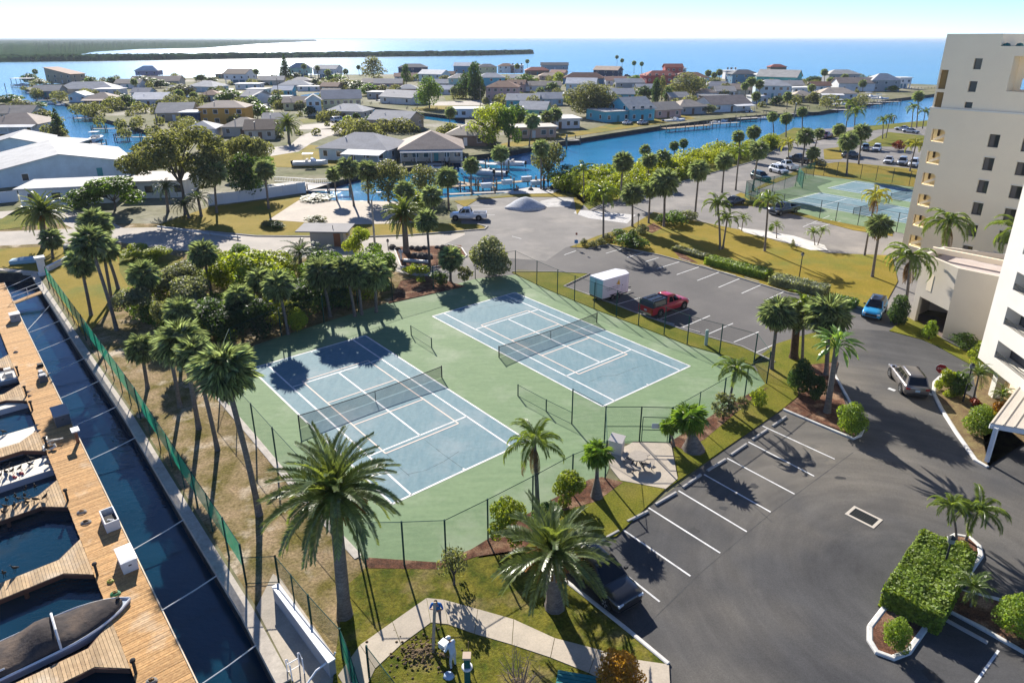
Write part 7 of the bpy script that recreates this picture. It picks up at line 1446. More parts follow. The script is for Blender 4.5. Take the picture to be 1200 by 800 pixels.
for px, py, rz, L, W, lab, top, cm in ((113, 165, 100, 8.5, 3.0, 'white cabin cruiser floating in the boat canal', True, None), (558, 207, 165, 7.5, 2.5, 'white centre console boat on the lift by the lot dock', True, None), (574, 205, 170, 7, 2.3, 'second white boat beside the lot dock', True, None), (597, 197, 170, 7, 2.4, 'long white boat on a dark lift off the lot dock', False, None),
        (365, 201, 8, 7.5, 2.5, 'white boat with hardtop on the lift over the lawn inlet', True, None), (418, 192, 10, 6.5, 2.4, 'white boat moored by the white patio roof', True, None), (430, 194, 60, 6, 2.2, 'white runabout beside the patio deck', False, None), (510, 184, -35, 8, 2.7, 'white cruiser moored before the teal shutters', True, None), (524, 182, -35, 7, 2.4, 'white boat with dark canvas before the teal shutters', True, canv), (505, 199, 5, 5, 2, 'small boat under a grey cover behind the olive tree', False, None),
        (790, 146, 25, 9, 2.8, 'long pale boat with turquoise cover on the dark dock', False, canv), (812, 145, 25, 6, 2.4, 'white boat at the end of the dark dock', False, None), (838, 145, 20, 5, 2, 'jet boat before the pale tree', False, None), (846, 143, 20, 5, 2, 'second jet boat before the pale tree', False, None), (876, 134, 80, 8, 2.8, 'white boat on a lift by the screened porch', True, None), (895, 140, 10, 5.5, 2.1, 'small skiff at the canal wall', False, None), (930, 131, 20, 6, 2.2, 'white boat at the sky blue house', False, None),
        (974, 122, 10, 9, 2.8, 'white fishing boat under the tan and white roof', True, None), (984, 126, 10, 8, 2.6, 'white boat at the front of the lift dock', True, None), (1008, 124, 60, 8, 2.8, 'sailless white cruiser pointing to the canal', True, None), (1018, 117, -10, 9, 2.8, 'white boat raised on the crowded dock', True, None), (1030, 119, -10, 8, 2.6, 'second raised boat on the crowded dock', True, canv), (103, 131, 10, 8, 2.6, 'white boat under awning on the boat canal', True, None), (140, 142, -5, 6, 2.2, 'brown red hulled boat on the boat canal', False, None),
        (27, 102, 10, 8, 2.6, 'boat hanging beneath the bay lift roof', True, None), (66, 122, 20, 7, 2.4, 'white boat at the grey canal docks', True, None), (75, 124, 20, 6, 2.2, 'second boat at the grey canal docks', False, None), (450, 121, 50, 7.5, 2.6, 'white boat on a lift in the hidden finger canal', True, None), (478, 124, 60, 8, 2.6, 'blue and white boat beside the white gable', True, canv), (40, 110, 15, 7, 2.4, 'white boat at the bay corner', True, None)):
    motorboat(G(px, py, -1.2), rad(rz), L, W, lab, top, mat('brown_hull', (.25, .1, .07), rough=.4) if 'brown' in lab else None, (.3 if 'lawn' in lab else -.5) if 'lift' in lab or 'raised' in lab or 'cover on' in lab else -1.2, canvas=cm, group=BG)
t = thing('lift_roof', 'white flat roof over the boat lift in the bay', 'boat lift', G(28, 99), .1); MB().box(0, 0, 3.4, 12, 6, .25).build('roof', white, t); [MB().tube([(x, y, -2.2), (x, y, 3.45)], .15, 6).build('piling', pile_m, t) for x in (-5.5, 0, 5.5) for y in (-2.6, 2.6)]
for px, py, h, w in ((931, 136, 9, 'standing in the canal before the point dock'), (840, 170, 3, 'short, at the mangrove edge'), (1047, 144, 4, 'on the near canal bank by the queen palms'), (989, 156, 3.5, 'on the bank under the big queen palm'), (596, 196, 3, 'beside the long lifted boat'), (6, 102, 4, 'outermost in the bay'), (535, 207, 3.2, 'by the cabbage palm at the docks'), (546, 196, 4, 'tall, before the white floating dock'), (541, 198, 3.6, 'grey, before the white floating dock'), (628, 216, 3, 'dark, right of the slim bank palm'), (637, 216, 3, 'second dark one right of the slim bank palm'), (664, 170, 5, 'before the long white canal house')):
    t = thing('mooring_pile', 'weathered mooring pile ' + w, 'piling', G(px, py), 0, 'mooring piles of the canal'); MB().tube([(0, 0, -2.2), (0, 0, h * .5)], .2, 7).build('post', pile_m, t); MB().lathe([(.22, h * .5), (.02, h * .5 + .3)], 7).build('cap', white, t)
for px, py, tp, w in ((563, 130, 101, 'in front of the mobile home'), (185, 152, 120, 'rising beside the boat canal yards'), (328, 125, 92, 'in the yards by the small white gable'), (621, 118, 97, 'thin, among the teal roofs'), (330, 95, 76, 'at the sea edge by the tiered pine')):
    B = G(px, py); t = thing('utility_pole', 'bare wooden utility pole ' + w, 'utility pole', B, 0, 'utility poles'); hgt = HT(B, tp); MB().tube([(0, 0, 0), (0, 0, hgt)], [.18, .12], 6).build('pole', pile_m, t); MB().box(0, 0, hgt - 1.2, 2.2, .1, .12).build('crossarm', pile_m, t)
# ================================================================ vehicles
tyre_m = mat('tyre', (.02, .02, .021), rough=.85); rim_m = mat('alloy_rim', (.45, .46, .47), rough=.3, metal=.8); car_glass = mat('car_glass', (.008, .010, .014), rough=.04, spec=.45); lamp_w = mat('headlamp', (.62, .66, .70), rough=.15, spec=.8); lamp_r = mat('tail_lamp', (.30, .012, .012), rough=.2, spec=.6); trimb = mat('black_trim', (.025, .025, .027), rough=.5); arch_m = mat('arch_shade', (.008, .008, .008), rough=.9)
def paint(n, c, metal=.15): return mat('paint_' + n, c, rough=.28, spec=.5, coat=.8, metal=metal)
WH = {}
def wheel(par, x, y, r, s, w=.22):
    key = (round(r, 2), s)
    if key not in WH:
        a = MB().lathe([(r * .55, -w / 2), (r * .93, -w / 2), (r, -w * .3), (r, w * .3), (r * .93, w / 2), (r * .55, w / 2)], 18).mesh('tyre', tyre_m); b = MB(); b.lathe([(.02, w * .2), (r * .3, w * .34), (r * .62, w * .44), (r * .64, -w * .4), (.02, -w * .4)], 14)
        for k in range(5): b.bar((0, 0, w * .42), (r * .56 * math.cos(k * 1.2566), r * .56 * math.sin(k * 1.2566), w * .46), .07, .03)
        WH[key] = (a, b.mesh('rim', rim_m))
    o = link('wheel', None, par, (x, y, r), rot=(-math.pi / 2 * s, 0, 0)) if False else None
    t = link('tyre', WH[key][0], par, (x, y, r), rot=(math.pi / 2 * (-s), 0, 0)); t.name = 'wheel'; link('rim', WH[key][1], t); return t
def body_rings(prof, hw):
    """prof: x, lowest, belt, half width factor -> rounded section rings along the car, front first"""
    R_ = []
    for x, z0, z1, k in prof:
        w = hw * k; h = z1 - z0
        R_.append([(x, -w * .86, z0), (x, -w * .97, z0 + h * .18), (x, -w, z0 + h * .55), (x, -w * .965, z0 + h * .84), (x, -w * .86, z1 - h * .03), (x, -w * .45, z1 + .015), (x, w * .45, z1 + .015), (x, w * .86, z1 - h * .03), (x, w * .965, z0 + h * .84), (x, w, z0 + h * .55), (x, w * .97, z0 + h * .18), (x, w * .86, z0)])
    return R_
def car(kind, px, py, toward, color, label, name='parked_car', cat='car', group=None, loc=None, z=.02, detail=True, L=None, roof_c=None):
    """px, py: ground centre; toward: picture point the nose points to"""
    P = G(px, py) if loc is None else Vector(loc); T = G(*toward); rz = math.atan2(T.y - P.y, T.x - P.x); t = thing(name, label, cat, (P.x, P.y, z), rz, group)
    L = L or {'suv': 4.6, 'sedan': 4.7, 'pickup': 5.7, 'van': 5.0, 'cross': 4.4}[kind]; hw = {'suv': .94, 'sedan': .91, 'pickup': 1.0, 'van': .97, 'cross': .92}[kind]; f = L / 2
    pm = color; r = {'pickup': .40, 'suv': .37, 'cross': .36, 'van': .35, 'sedan': .33}[kind]
    hz, bz = {'suv': (1.02, 1.08), 'cross': (1.0, 1.06), 'sedan': (.88, .95), 'pickup': (1.14, 1.16), 'van': (1.0, 1.1)}[kind]; gz = .30 if kind == 'pickup' else .24
    cow = {'suv': f - 1.25, 'cross': f - 1.2, 'sedan': f - 1.35, 'pickup': f - 1.35, 'van': f - 1.0}[kind]
    front = [(f, gz + .18, hz - .32, .80), (f - .10, gz + .06, hz - .16, .92), (f - .45, gz, hz - .07, .985), (cow, gz, hz, 1.0)]
    if kind == 'pickup':
        cabend = cow - 2.15; prof = front + [(cabend, gz, bz, 1.0), (cabend - .04, gz, bz - .02, 1.0)]
        MB().loft([q[::-1] for q in body_rings(prof, hw)]).build('body', pm, t, True)
        bl = cabend - .05; be = -f + .05; mb = MB(); mb.box((bl + be) / 2, hw - .07, gz + .1, bl - be, .13, bz - gz - .12); mb.box((bl + be) / 2, -hw + .07, gz + .1, bl - be, .13, bz - gz - .12); mb.box(bl - .04, 0, gz + .1, .08, 2 * hw - .28, bz - gz - .12); mb.build('bed', pm, t)
        MB().box((bl + be) / 2, 0, gz + .2, bl - be - .05, 2 * hw - .26, .12).build('bed_floor', trimb, t); MB().box(-f + .04, 0, gz + .12, .08, 2 * hw - .04, bz - gz - .14).build('tailgate', pm, t); rear_z = bz
        gh = [(cow + .02, bz - .03, .86, .05), (cow - .75, 1.83, .70, 0), (cabend + .35, 1.86, .70, 0), (cabend + .02, bz - .02, .86, 0)]; roofz = 1.86
    else:
        if kind == 'sedan': rear = [(-f + 1.15, gz, bz, 1.0), (-f + .4, gz, bz - .02, .985), (-f + .08, gz + .05, bz - .10, .92), (-f, gz + .18, bz - .28, .82)]
        else: rear = [(-f + .9, gz, bz, 1.0), (-f + .3, gz, bz, .985), (-f + .06, gz + .05, bz - .02, .93), (-f, gz + .16, bz - .12, .86)]
        MB().loft([q[::-1] for q in body_rings(front + rear, hw)]).build('body', pm, t, True)
        roofz = {'suv': 1.70, 'cross': 1.62, 'sedan': 1.44, 'van': 1.82}[kind]
        if kind == 'sedan': gh = [(cow + .05, bz - .05, .88, 0), (cow - .85, roofz - .02, .68, 0), (-f + 1.75, roofz, .66, 0), (-f + .75, bz - .04, .84, 0)]
        elif kind == 'van': gh = [(cow + .25, bz - .08, .88, 0), (cow - .45, roofz - .03, .74, 0), (-f + .35, roofz, .74, 0), (-f + .06, bz - .03, .88, 0)]
        else: gh = [(cow + .05, bz - .05, .88, 0), (cow - .8, roofz - .03, .70, 0), (-f + .5, roofz, .69, 0), (-f + .1, bz - .02, .86, 0)]
    # greenhouse: pillars and roof in paint, panes proud of it
    (x0, zb0, k0, _), (x1, zt1, k1, _), (x2, zt2, k2, _), (x3, zb3, k3, _) = gh
    lo = lambda x, k: hw * k; rc = roof_c or pm
    V = [(x0, -hw * k0, zb0), (x0, hw * k0, zb0), (x1, -hw * k1, zt1), (x1, hw * k1, zt1), (x2, -hw * k2, zt2), (x2, hw * k2, zt2), (x3, -hw * k3, zb3), (x3, hw * k3, zb3)]
    mb = MB(); mb.add(V, [(0, 1, 3, 2), (4, 5, 7, 6), (0, 2, 4, 6), (1, 7, 5, 3)]); mb.build('cabin', pm, t)
    zr = .05; MB().loft([[(x, -hw * k * w, zz), (x, -hw * k * .6 * w, zz + zr * q), (x, hw * k * .6 * w, zz + zr * q), (x, hw * k * w, zz)] for x, k, zz, w, q in ((x1 + .06, k1, zt1 - .03, 1.0, .6), (x1 - .2, k1, zt1 + .005, 1.01, 1), (x2 + .25, k2, zt2 + .005, 1.01, 1), (x2 - .05, k2, zt2 - .02, 1.0, .6))]).build('roof', rc, t, True)
    def quad(a, b, c_, d_, s, nm, m, off_):
        a, b, c_, d_ = (Vector(V[i]) for i in (a, b, c_, d_)); ce = (a + b + c_ + d_) / 4; n = (b - a).cross(d_ - a).normalized()
        if n.dot(ce - Vector(((x1 + x2) / 2, 0, 1.1))) < 0: n = -n
        P_ = [ce + (p - ce) * s + n * off_ for p in (a, b, c_, d_)]; return MB().add(P_, [(0, 1, 2, 3)]).build(nm, m, t)
    quad(0, 1, 3, 2, .88, 'windscreen', car_glass, .012); quad(4, 5, 7, 6, .86, 'rear_window', car_glass, .012)
    for s, (a, b, c_, d_) in ((-1, (0, 2, 4, 6)), (1, (1, 3, 5, 7))):
        A, B_, C_, D_ = (Vector(V[i]) for i in (a, b, c_, d_))
        def sp(u, v):                                   # along the car, up the pane
            return A.lerp(D_, u).lerp(B_.lerp(C_, u), v) + Vector((0, s * .012, 0))
        segs = ((.10, .33), (.36, .60), (.64, .84)) if kind in ('suv', 'van', 'cross') else ((.10, .46), (.50, .86))
        for u0, u1 in segs: MB().add([sp(u0, .1), sp(u1, .1), sp(u1, .88), sp(u0, .88)], [(0, 1, 2, 3)]).build('side_window', car_glass, t)
        m_ = A.lerp(B_, .15); MB().box(m_.x - .12, m_.y + s * .14, m_.z + .05, .14, .2, .14).build('mirror', trimb if detail else pm, t)
        for u in ((.34, .62) if kind != 'pickup' else (.48,)):
            q = A.lerp(D_, u); MB().box(q.x - .1, s * (hw + .004), q.z - .18, .16, .025, .04).build('door_handle', trimb, t)
    wx = (f - .88, -f + (.95 if kind != 'pickup' else 1.2))
    for x in wx:
        for s in (-1, 1):
            MB().tube([(x, s * (hw * .93), r + .03), (x, s * (hw + .006), r + .03)], r + .09, 16).build('arch_shade', arch_m, t); wheel(t, x, s * (hw - .09), r, s)  # dark discs stand in for the shade inside the wheel wells
    for s in (-1, 1):
        MB().box(f - .12, s * hw * .70, hz - .36, .24, hw * .34, .13).build('headlight', lamp_w, t)
        if kind == 'pickup': MB().box(-f + .03, s * (hw - .09), bz - .5, .1, .14, .38).build('tail_light', lamp_r, t)
        else: MB().box(-f + .06, s * hw * .74, bz - .30, .14, hw * .3, .16).build('tail_light', lamp_r, t)
    MB().box(f - .03, 0, gz + .22, .08, hw * 1.15, .26).build('grille', trimb, t); MB().box(f - .02, 0, gz + .04, .12, hw * 1.5, .12).build('bumper', trimb if kind != 'pickup' else steel, t); MB().box(-f + .03, 0, gz + .06, .14, hw * 1.6, .18).build('rear_bumper', trimb if kind != 'pickup' else steel, t)
    MB().box(-f - .012, 0, bz - .46, .03, .34, .17).build('number_plate', mat('plate', (.42, .55, .62), rough=.5), t)
    return t
red = paint('red', (.42, .012, .03), 0); blu = paint('bright_blue', (.03, .30, .58)); brz = paint('bronze', (.19, .17, .16), .4); blk = paint('black', (.016, .017, .02)); wht = paint('white', (.74, .75, .76), 0); drk = paint('dark', (.03, .034, .04)); slv = paint('silver', (.42, .45, .48), .4); grn = paint('dark_green', (.015, .06, .06)); mar = paint('maroon', (.16, .02, .03)); stb = paint('steel_blue', (.09, .16, .22))
rt = car('pickup', 778, 364, (815, 352), red, 'red pickup truck with a black bed cap parked beside the court fence', 'pickup_truck', 'pickup truck')
# hard cap over the bed
cabx = 2.85 - 1.35 - 2.15; V0 = [(cabx - .04, 1.15, .97), (cabx - .04, 1.82, .78), (-2.6, 1.80, .78), (-2.82, 1.15, .97)]
mb = MB(); vs = [(x, s * k, z) for x, z, k in V0 for s in (-1, 1)]; mb.add(vs, [(0, 1, 3, 2), (2, 3, 5, 4), (4, 5, 7, 6), (0, 2, 4, 6), (1, 7, 5, 3)]); mb.build('bed_cap', mat('cap_black', (.02, .024, .03), rough=.25, spec=.5), rt)
for s in (-1, 1): MB().add([(cabx - .25, s * .955, 1.28), (-2.45, s * .955, 1.28), (-2.4, s * .845, 1.68), (cabx - .25, s * .845, 1.68)], [(0, 1, 2, 3)]).build('cap_window', mat('tan_window', (.22, .19, .15), rough=.2), rt)
for y in (-.4, .4): MB().box(-1.6, y, 1.84, 1.6, .06, .05).build('roof_rack_bar', trimb, rt)
car('cross', 1024, 368, (1015, 383), blu, 'bright blue crossover with a black roof parked by the garage wing', roof_c=blk)
car('suv', 1062, 452, (1050, 435), brz, 'bronze car driving away up the landscaped drive', 'moving_car')
car('suv', 703, 684, (733, 712), blk, 'black car parked under the low date palm', z=.024)
car('pickup', 549, 257, (520, 257), wht, 'white pickup truck with an open bed beside the inlet palms', 'pickup_truck', 'pickup truck')
car('pickup', 918, 250, (902, 253), drk, 'dark pickup truck facing the lawn at the far court fence', 'pickup_truck', 'pickup truck')
car('sedan', 859, 240, (846, 243), drk, 'dark sedan at the near end of the far lot'); car('suv', 891, 211, (905, 215), grn, 'dark green van seen through the court screen'); car('suv', 912, 203, (927, 207), wht, 'white utility vehicle beside the far lot road', 'parked_car'); car('pickup', 922, 198, (908, 194), wht, 'white pickup truck behind the white utility vehicle', 'pickup_truck', 'pickup truck'); car('pickup', 936, 190, (922, 188), drk, 'black pickup truck beneath the road palm', 'pickup_truck', 'pickup truck')
car('pickup', 968, 162, (955, 165), mar, 'maroon pickup truck driving on the bank road', 'moving_truck', 'pickup truck'); car('suv', 997, 185, (1010, 184), drk, 'black jeep like car in the far lot'); car('suv', 1013, 176, (1010, 170), stb, 'steel blue car in the far lot row'); car('suv', 1027, 177, (1022, 183), wht, 'white estate car in the middle of the far lot'); car('sedan', 1041, 191, (1036, 197), wht, 'white sedan in the front row below the tower'); car('suv', 1057, 193, (1053, 199), slv, 'silver car in the front row below the tower'); car('suv', 1070, 195, (1065, 201), wht, 'white car in the front row half behind the tower'); car('sedan', 1058, 153, (1045, 152), wht, 'white sedan parked by the bank lawn'); car('sedan', 1067, 156, (1075, 157), slv, 'silver sedan nose to nose with the white one by the bank')
for k, (px, py, tx, ty, c_, kd, lab) in enumerate(((396, 143, 405, 142, wht, 'van', 'white van parked before the tan garage'), (735, 146, 745, 144, wht, 'sedan', 'white sedan behind the turquoise house'), (753, 146, 765, 144, slv, 'sedan', 'silver sedan behind the turquoise house'), (641, 126, 646, 124, slv, 'sedan', 'silver car in the mint green yard'), (624, 121, 628, 120, drk, 'pickup', 'dark truck among the teal roofs'), (590, 118, 600, 117, blu, 'pickup', 'blue pickup before the pinkish house'), (638, 122, 642, 121, wht, 'suv', 'white car in the mint green yard'), (291, 140, 295, 139, wht, 'suv', 'white car at the orange house corner'), (312, 128, 320, 127, wht, 'van', 'white camper by the small white gable'), (222, 115, 226, 114, blu, 'sedan', 'blue car above the orange house'), (735, 90, 740, 90, drk, 'suv', 'dark car at the sea edge'), (718, 108, 722, 107, slv, 'suv', 'silver car by the low grey house'), (856, 118, 862, 117, blu, 'suv', 'blue car behind the canal row'))):
    car(kd, px, py, (tx, ty), c_, lab, group='cars parked among the houses')
# cargo trailer
tp = G(713, 348); T2 = G(743, 339); t = thing('cargo_trailer', 'white box cargo trailer with pale teal rear doors beside the red pickup', 'trailer', (tp.x, tp.y, .02), math.atan2(T2.y - tp.y, T2.x - tp.x)); TL, TW, TZ, TT = 3.9, 2.05, .5, 2.55
tr_w = mat('trailer_white', (.74, .73, .75), rough=.35, spec=.5)
mb = MB(); mb.prism([(-TL / 2, -TW / 2), (TL / 2, -TW / 2), (TL / 2 + .45, -.1), (TL / 2 + .45, .1), (TL / 2, TW / 2), (-TL / 2, TW / 2)], TZ, TT, True); mb.build('body', tr_w, t)
mb = MB(); mb.prism([(-TL / 2 - .02, -TW / 2 - .02), (TL / 2, -TW / 2 - .02), (TL / 2 + .48, -.1), (TL / 2 + .48, .1), (TL / 2, TW / 2 + .02), (-TL / 2 - .02, TW / 2 + .02)], TT + .003, TT + .07, True); mb.build('roof', tr_w, t)
for y in (-.5, .5):
    dd = MB().box(-TL / 2 - .02, y, TZ + .08, .04, .94, 1.9).build('rear_door', mat('teal_door', (.36, .58, .60), rough=.4), t); MB().tube([(-TL / 2 - .06, y * .2, TZ + .1), (-TL / 2 - .06, y * .2, TZ + 1.95)], .018, 5).build('lock_bar', steel, dd); [MB().box(-TL / 2 - .05, y * 1.85, TZ + .3 + k * .65, .03, .12, .06).build('hinge', steel, dd) for k in range(3)]
MB().box(.0, 0, .34, TL, TW - .2, .14).build('chassis', trimb, t); MB().bar((TL / 2 + .3, 0, .42), (TL / 2 + 1.5, 0, .42), .1, .1).build('tow_bar', trimb, t)
for x in (-.42, .38):
    for s in (-1, 1): wheel(t, x, s * (TW / 2 - .06), .33, s)
for s in (-1, 1): MB().box(-.02, s * (TW / 2 + .03), .66, 1.75, .14, .06).build('mudguard', trimb, t)
sd = MB().box(1.25, -TW / 2 - .01, TZ + .12, .78, .03, 1.75).build('side_door', mat('trailer_door', (.66, .66, .69), rough=.4), t); MB().box(.98, -TW / 2 - .03, TZ + .95, .12, .04, .08).build('handle', trimb, sd)
# painted sail emblem and script lines on the trailer side
yel = mat('emblem_yellow', (.62, .38, .04), rough=.5); yy = -TW / 2 - .012
MB().add([(.15, yy, 1.72), (.62, yy, 1.62), (.44, yy, 2.3)], [(0, 1, 2)]).build('emblem', yel, t); MB().add([(.12, yy, 1.75), (.02, yy, 1.72), (.36, yy, 2.22)], [(0, 1, 2)]).build('emblem', yel, t)
ink = mat('faded_lettering', (.30, .29, .33), rough=.6)
rr = random.Random(4); mb = MB()
for row, (xa, xb, z) in enumerate(((-1.55, .6, 1.48), (-1.3, .55, 1.26))):
    x = xa
    while x < xb: w = rr.uniform(.05, .13); mb.add([(x, yy, z), (x + w, yy, z), (x + w, yy, z + rr.uniform(.07, .15)), (x, yy, z + rr.uniform(.07, .15))], [(0, 1, 2, 3)]); x += w + rr.uniform(.03, .06)
mb.build('lettering', ink, t)
# ================================================================ people and small things
skin = mat('skin', (.38, .22, .15), rough=.6); hair = mat('dark_hair', (.03, .022, .018), rough=.8)
def figure(loc, rz, joints, radii, edges, root, shirt, trousers, label, headpos, look, hat=None, waist=.95, sleeve=None):
    t = thing('person', label, 'person', loc, rz)
    me = bpy.data.meshes.new('body'); me.from_pydata([joints[k] for k in joints], [(list(joints).index(a), list(joints).index(b)) for a, b in edges], [])
    for m in (shirt, trousers, skin, black): me.materials.append(m)
    o = link('body', me, t); sk = o.modifiers.new('skin', 'SKIN'); sk.use_smooth_shade = True; o.modifiers.new('sub', 'SUBSURF').levels = 2; o.modifiers['sub'].render_levels = 2
    lay = me.skin_vertices[0].data if me.skin_vertices else None
    if lay is None:
        bm_ = __import__('bmesh').new(); bm_.from_mesh(me); bm_.verts.layers.skin.verify(); bm_.to_mesh(me); bm_.free(); lay = me.skin_vertices[0].data
    for i, k in enumerate(joints):
        r = radii[k]; lay[i].radius = r if isinstance(r, tuple) else (r, r); lay[i].use_root = (k == root)
    dg = bpy.context.evaluated_depsgraph_get(); ev = bpy.data.meshes.new_from_object(o.evaluated_get(dg)); o.modifiers.clear(); o.data = ev
    ev.materials.clear(); [ev.materials.append(m) for m in (shirt, trousers, skin, black)]
    hands = [Vector(joints[k]) for k in joints if k.startswith('hand')]; feet = [Vector(joints[k]) for k in joints if k.startswith(('toe', 'ankle'))]; hips = Vector(joints['pelvis']); elb = [Vector(joints[k]) for k in joints if k.startswith('elbow')]; neck = Vector(joints['neck'])
    for p in ev.polygons:
        c = p.center; m = 0
        if min((c - h).length for h in feet) < .13: m = 3
        elif c.z < hips.z + .06 and (c - hips).length < 1.0: m = 1
        if min((c - h).length for h in hands) < (.30 if sleeve else .12): m = 2
        if (c - neck).length < .075: m = 2
        p.material_index = m; p.use_smooth = True
    hp = Vector(headpos); mb = MB(); M = Matrix.Rotation(look[1], 4, 'Z') @ Matrix.Rotation(look[0], 4, 'Y')
    prof = [(-.115, .045), (-.09, .068), (-.04, .085), (.02, .094), (.07, .088), (.11, .06), (.128, .015)]
    rings = [[hp + M @ Vector((r * 1.08 * math.cos(a) + (.012 if z < 0 and math.cos(a) > 0 else 0), r * .86 * math.sin(a), z)) for a in [2 * math.pi * k / 14 for k in range(14)]] for z, r in prof]
    mb.loft([[tuple(p) for p in r] for r in rings]); hd = mb.build('head', skin, t, True)
    f = MB(); f.loft([[tuple(hp + M @ Vector((x, y, z))) for x, y, z in q] for q in ([(.088, -.016, -.03), (.088, .016, -.03), (.088, .004, .02), (.088, -.004, .02)], [(.122, -.012, -.03), (.122, .012, -.03), (.104, .003, .0), (.104, -.003, .0)])]); f.build('nose', skin, hd)
    for s in (-1, 1):
        MB().lathe([(.004, -.008), (.012, 0), (.004, .008)], 6).build('eye', black, hd, loc=hp + M @ Vector((.094, s * .034, .012))); MB().lathe([(.006, -.03), (.016, 0), (.006, .03)], 6).build('ear', skin, hd, loc=hp + M @ Vector((0, s * .085, -.005)))
    MB().box(0, 0, 0, .012, .045, .01).build('mouth', mat('lips', (.25, .1, .08), rough=.6), hd, loc=hp + M @ Vector((.090, 0, -.065)))
    mb = MB(); mb.loft([[tuple(hp + M @ Vector((r * 1.1 * math.cos(a) - .012, r * .93 * math.sin(a), z))) for a in [2 * math.pi * k / 14 for k in range(14)]] for z, r in ((.035, .098), (.075, .095), (.115, .068), (.138, .018))]); mb.build('cap' if hat else 'hair', hat or hair, t, True)
    if hat: MB().loft([[tuple(hp + M @ Vector((x, y, .045))) for x, y in ((.08, -.07), (.08, .07))] + [tuple(hp + M @ Vector((x, y, .055))) for x, y in ((.08, .07), (.08, -.07))], [tuple(hp + M @ Vector((x, y, .03))) for x, y in ((.17, -.045), (.17, .045))] + [tuple(hp + M @ Vector((x, y, .038))) for x, y in ((.17, .045), (.17, -.045))]]).build('cap_brim', hat, t)
    # hands: palm, four unequal bent fingers and a thumb
    for k in joints:
        if k.startswith('hand'):
            h = Vector(joints[k]); e = Vector(joints['elbow' + k[4:]]); d = (h - e).normalized(); sdv = d.cross(Vector((0, 0, 1))); sdv = sdv.normalized() if sdv.length > .1 else Vector((0, 1, 0)); n = sdv.cross(d); mb = MB()
            for q, ln in enumerate((.075, .085, .08, .06)):
                b0 = h + d * .045 + sdv * (.03 - .02 * q); mb.tube([b0, b0 + d * ln * .5 - n * .012, b0 + d * ln * .75 - n * .045, b0 + d * ln * .7 - n * .075], [.0095, .009, .0085, .007], 6)
            b0 = h + sdv * .04; mb.tube([b0, b0 + d * .035 + sdv * .025 - n * .02, b0 + d * .06 + sdv * .02 - n * .045], [.0115, .010, .008], 6); mb.build('fingers', skin, t, True)
    return t
E_ = [('pelvis', 'belly'), ('belly', 'chest'), ('chest', 'neck'), ('chest', 'shoulderL'), ('chest', 'shoulderR'), ('shoulderL', 'elbowL'), ('elbowL', 'wristL'), ('wristL', 'handL'), ('shoulderR', 'elbowR'), ('elbowR', 'wristR'), ('wristR', 'handR'), ('pelvis', 'hipL'), ('pelvis', 'hipR'), ('hipL', 'kneeL'), ('kneeL', 'ankleL'), ('ankleL', 'toeL'), ('hipR', 'kneeR'), ('kneeR', 'ankleR'), ('ankleR', 'toeR')]
RAD = dict(pelvis=(.15, .12), belly=(.15, .115), chest=(.17, .125), neck=.058, shoulderL=.075, shoulderR=.075, elbowL=.046, elbowR=.046, wristL=.033, wristR=.033, handL=(.042, .022), handR=(.042, .022), hipL=.095, hipR=.095, kneeL=.062, kneeR=.062, ankleL=.045, ankleR=.045, toeL=(.042, .03), toeR=(.042, .03))
blue_shirt = mat('blue_shirt', (.02, .16, .48), (.015, .13, .42), 9, rough=.9); grey_tr = mat('grey_trousers', (.16, .17, .20), (.12, .13, .15), 8, rough=.9); pale_shirt = mat('pale_blue_shirt', (.50, .58, .66), (.42, .50, .60), 8, rough=.9); pale_tr = mat('pale_trousers', (.46, .50, .56), (.38, .42, .48), 8, rough=.9)
post_b = G(507, 768)
m1 = G(513, 731, .115)
dp = (post_b - m1); a1 = math.atan2(dp.y, dp.x)
J1 = dict(pelvis=(-.05, 0, .93), belly=(.0, 0, 1.10), chest=(.12, 0, 1.34), neck=(.21, 0, 1.50), shoulderL=(.13, .20, 1.40), shoulderR=(.13, -.20, 1.40), elbowL=(.22, .32, 1.18), elbowR=(.24, -.30, 1.20), wristL=(.42, .12, 1.26), wristR=(.43, -.10, 1.36), handL=(.49, .07, 1.28), handR=(.50, -.06, 1.38),
          hipL=(-.05, .10, .90), hipR=(-.05, -.10, .90), kneeL=(.02, .13, .49), kneeR=(-.02, -.15, .49), ankleL=(-.02, .15, .08), ankleR=(-.10, -.18, .08), toeL=(.14, .17, .035), toeR=(.06, -.21, .035))
ph = m1 + Vector((math.cos(a1), math.sin(a1), 0)) * .60
figure(m1, a1, J1, RAD, E_, 'pelvis', blue_shirt, grey_tr, 'man in blue shirt and grey trousers steadying a tall wooden post on the sidewalk', (.29, 0, 1.63), (.45, 0), sleeve=True)
wp = thing('wooden_post', 'tall pale square wooden post set upright in the dug hole between two men', 'post', (post_b.x, post_b.y, 0)); top_ = m1 + Vector((math.cos(a1), math.sin(a1), 0)) * .62 + Vector((0, 0, 1.75)) - post_b
L_ = (ph - post_b); MB().bar((0, 0, -.2), (L_.x * 1.12, L_.y * 1.12, 1.95), .13, .13).build('shaft', mat('fresh_timber', (.42, .34, .25), (.34, .27, .19), 3, rough=.85, grain=.15), wp)
m2 = G(531, 783, .1); a2 = 2.5
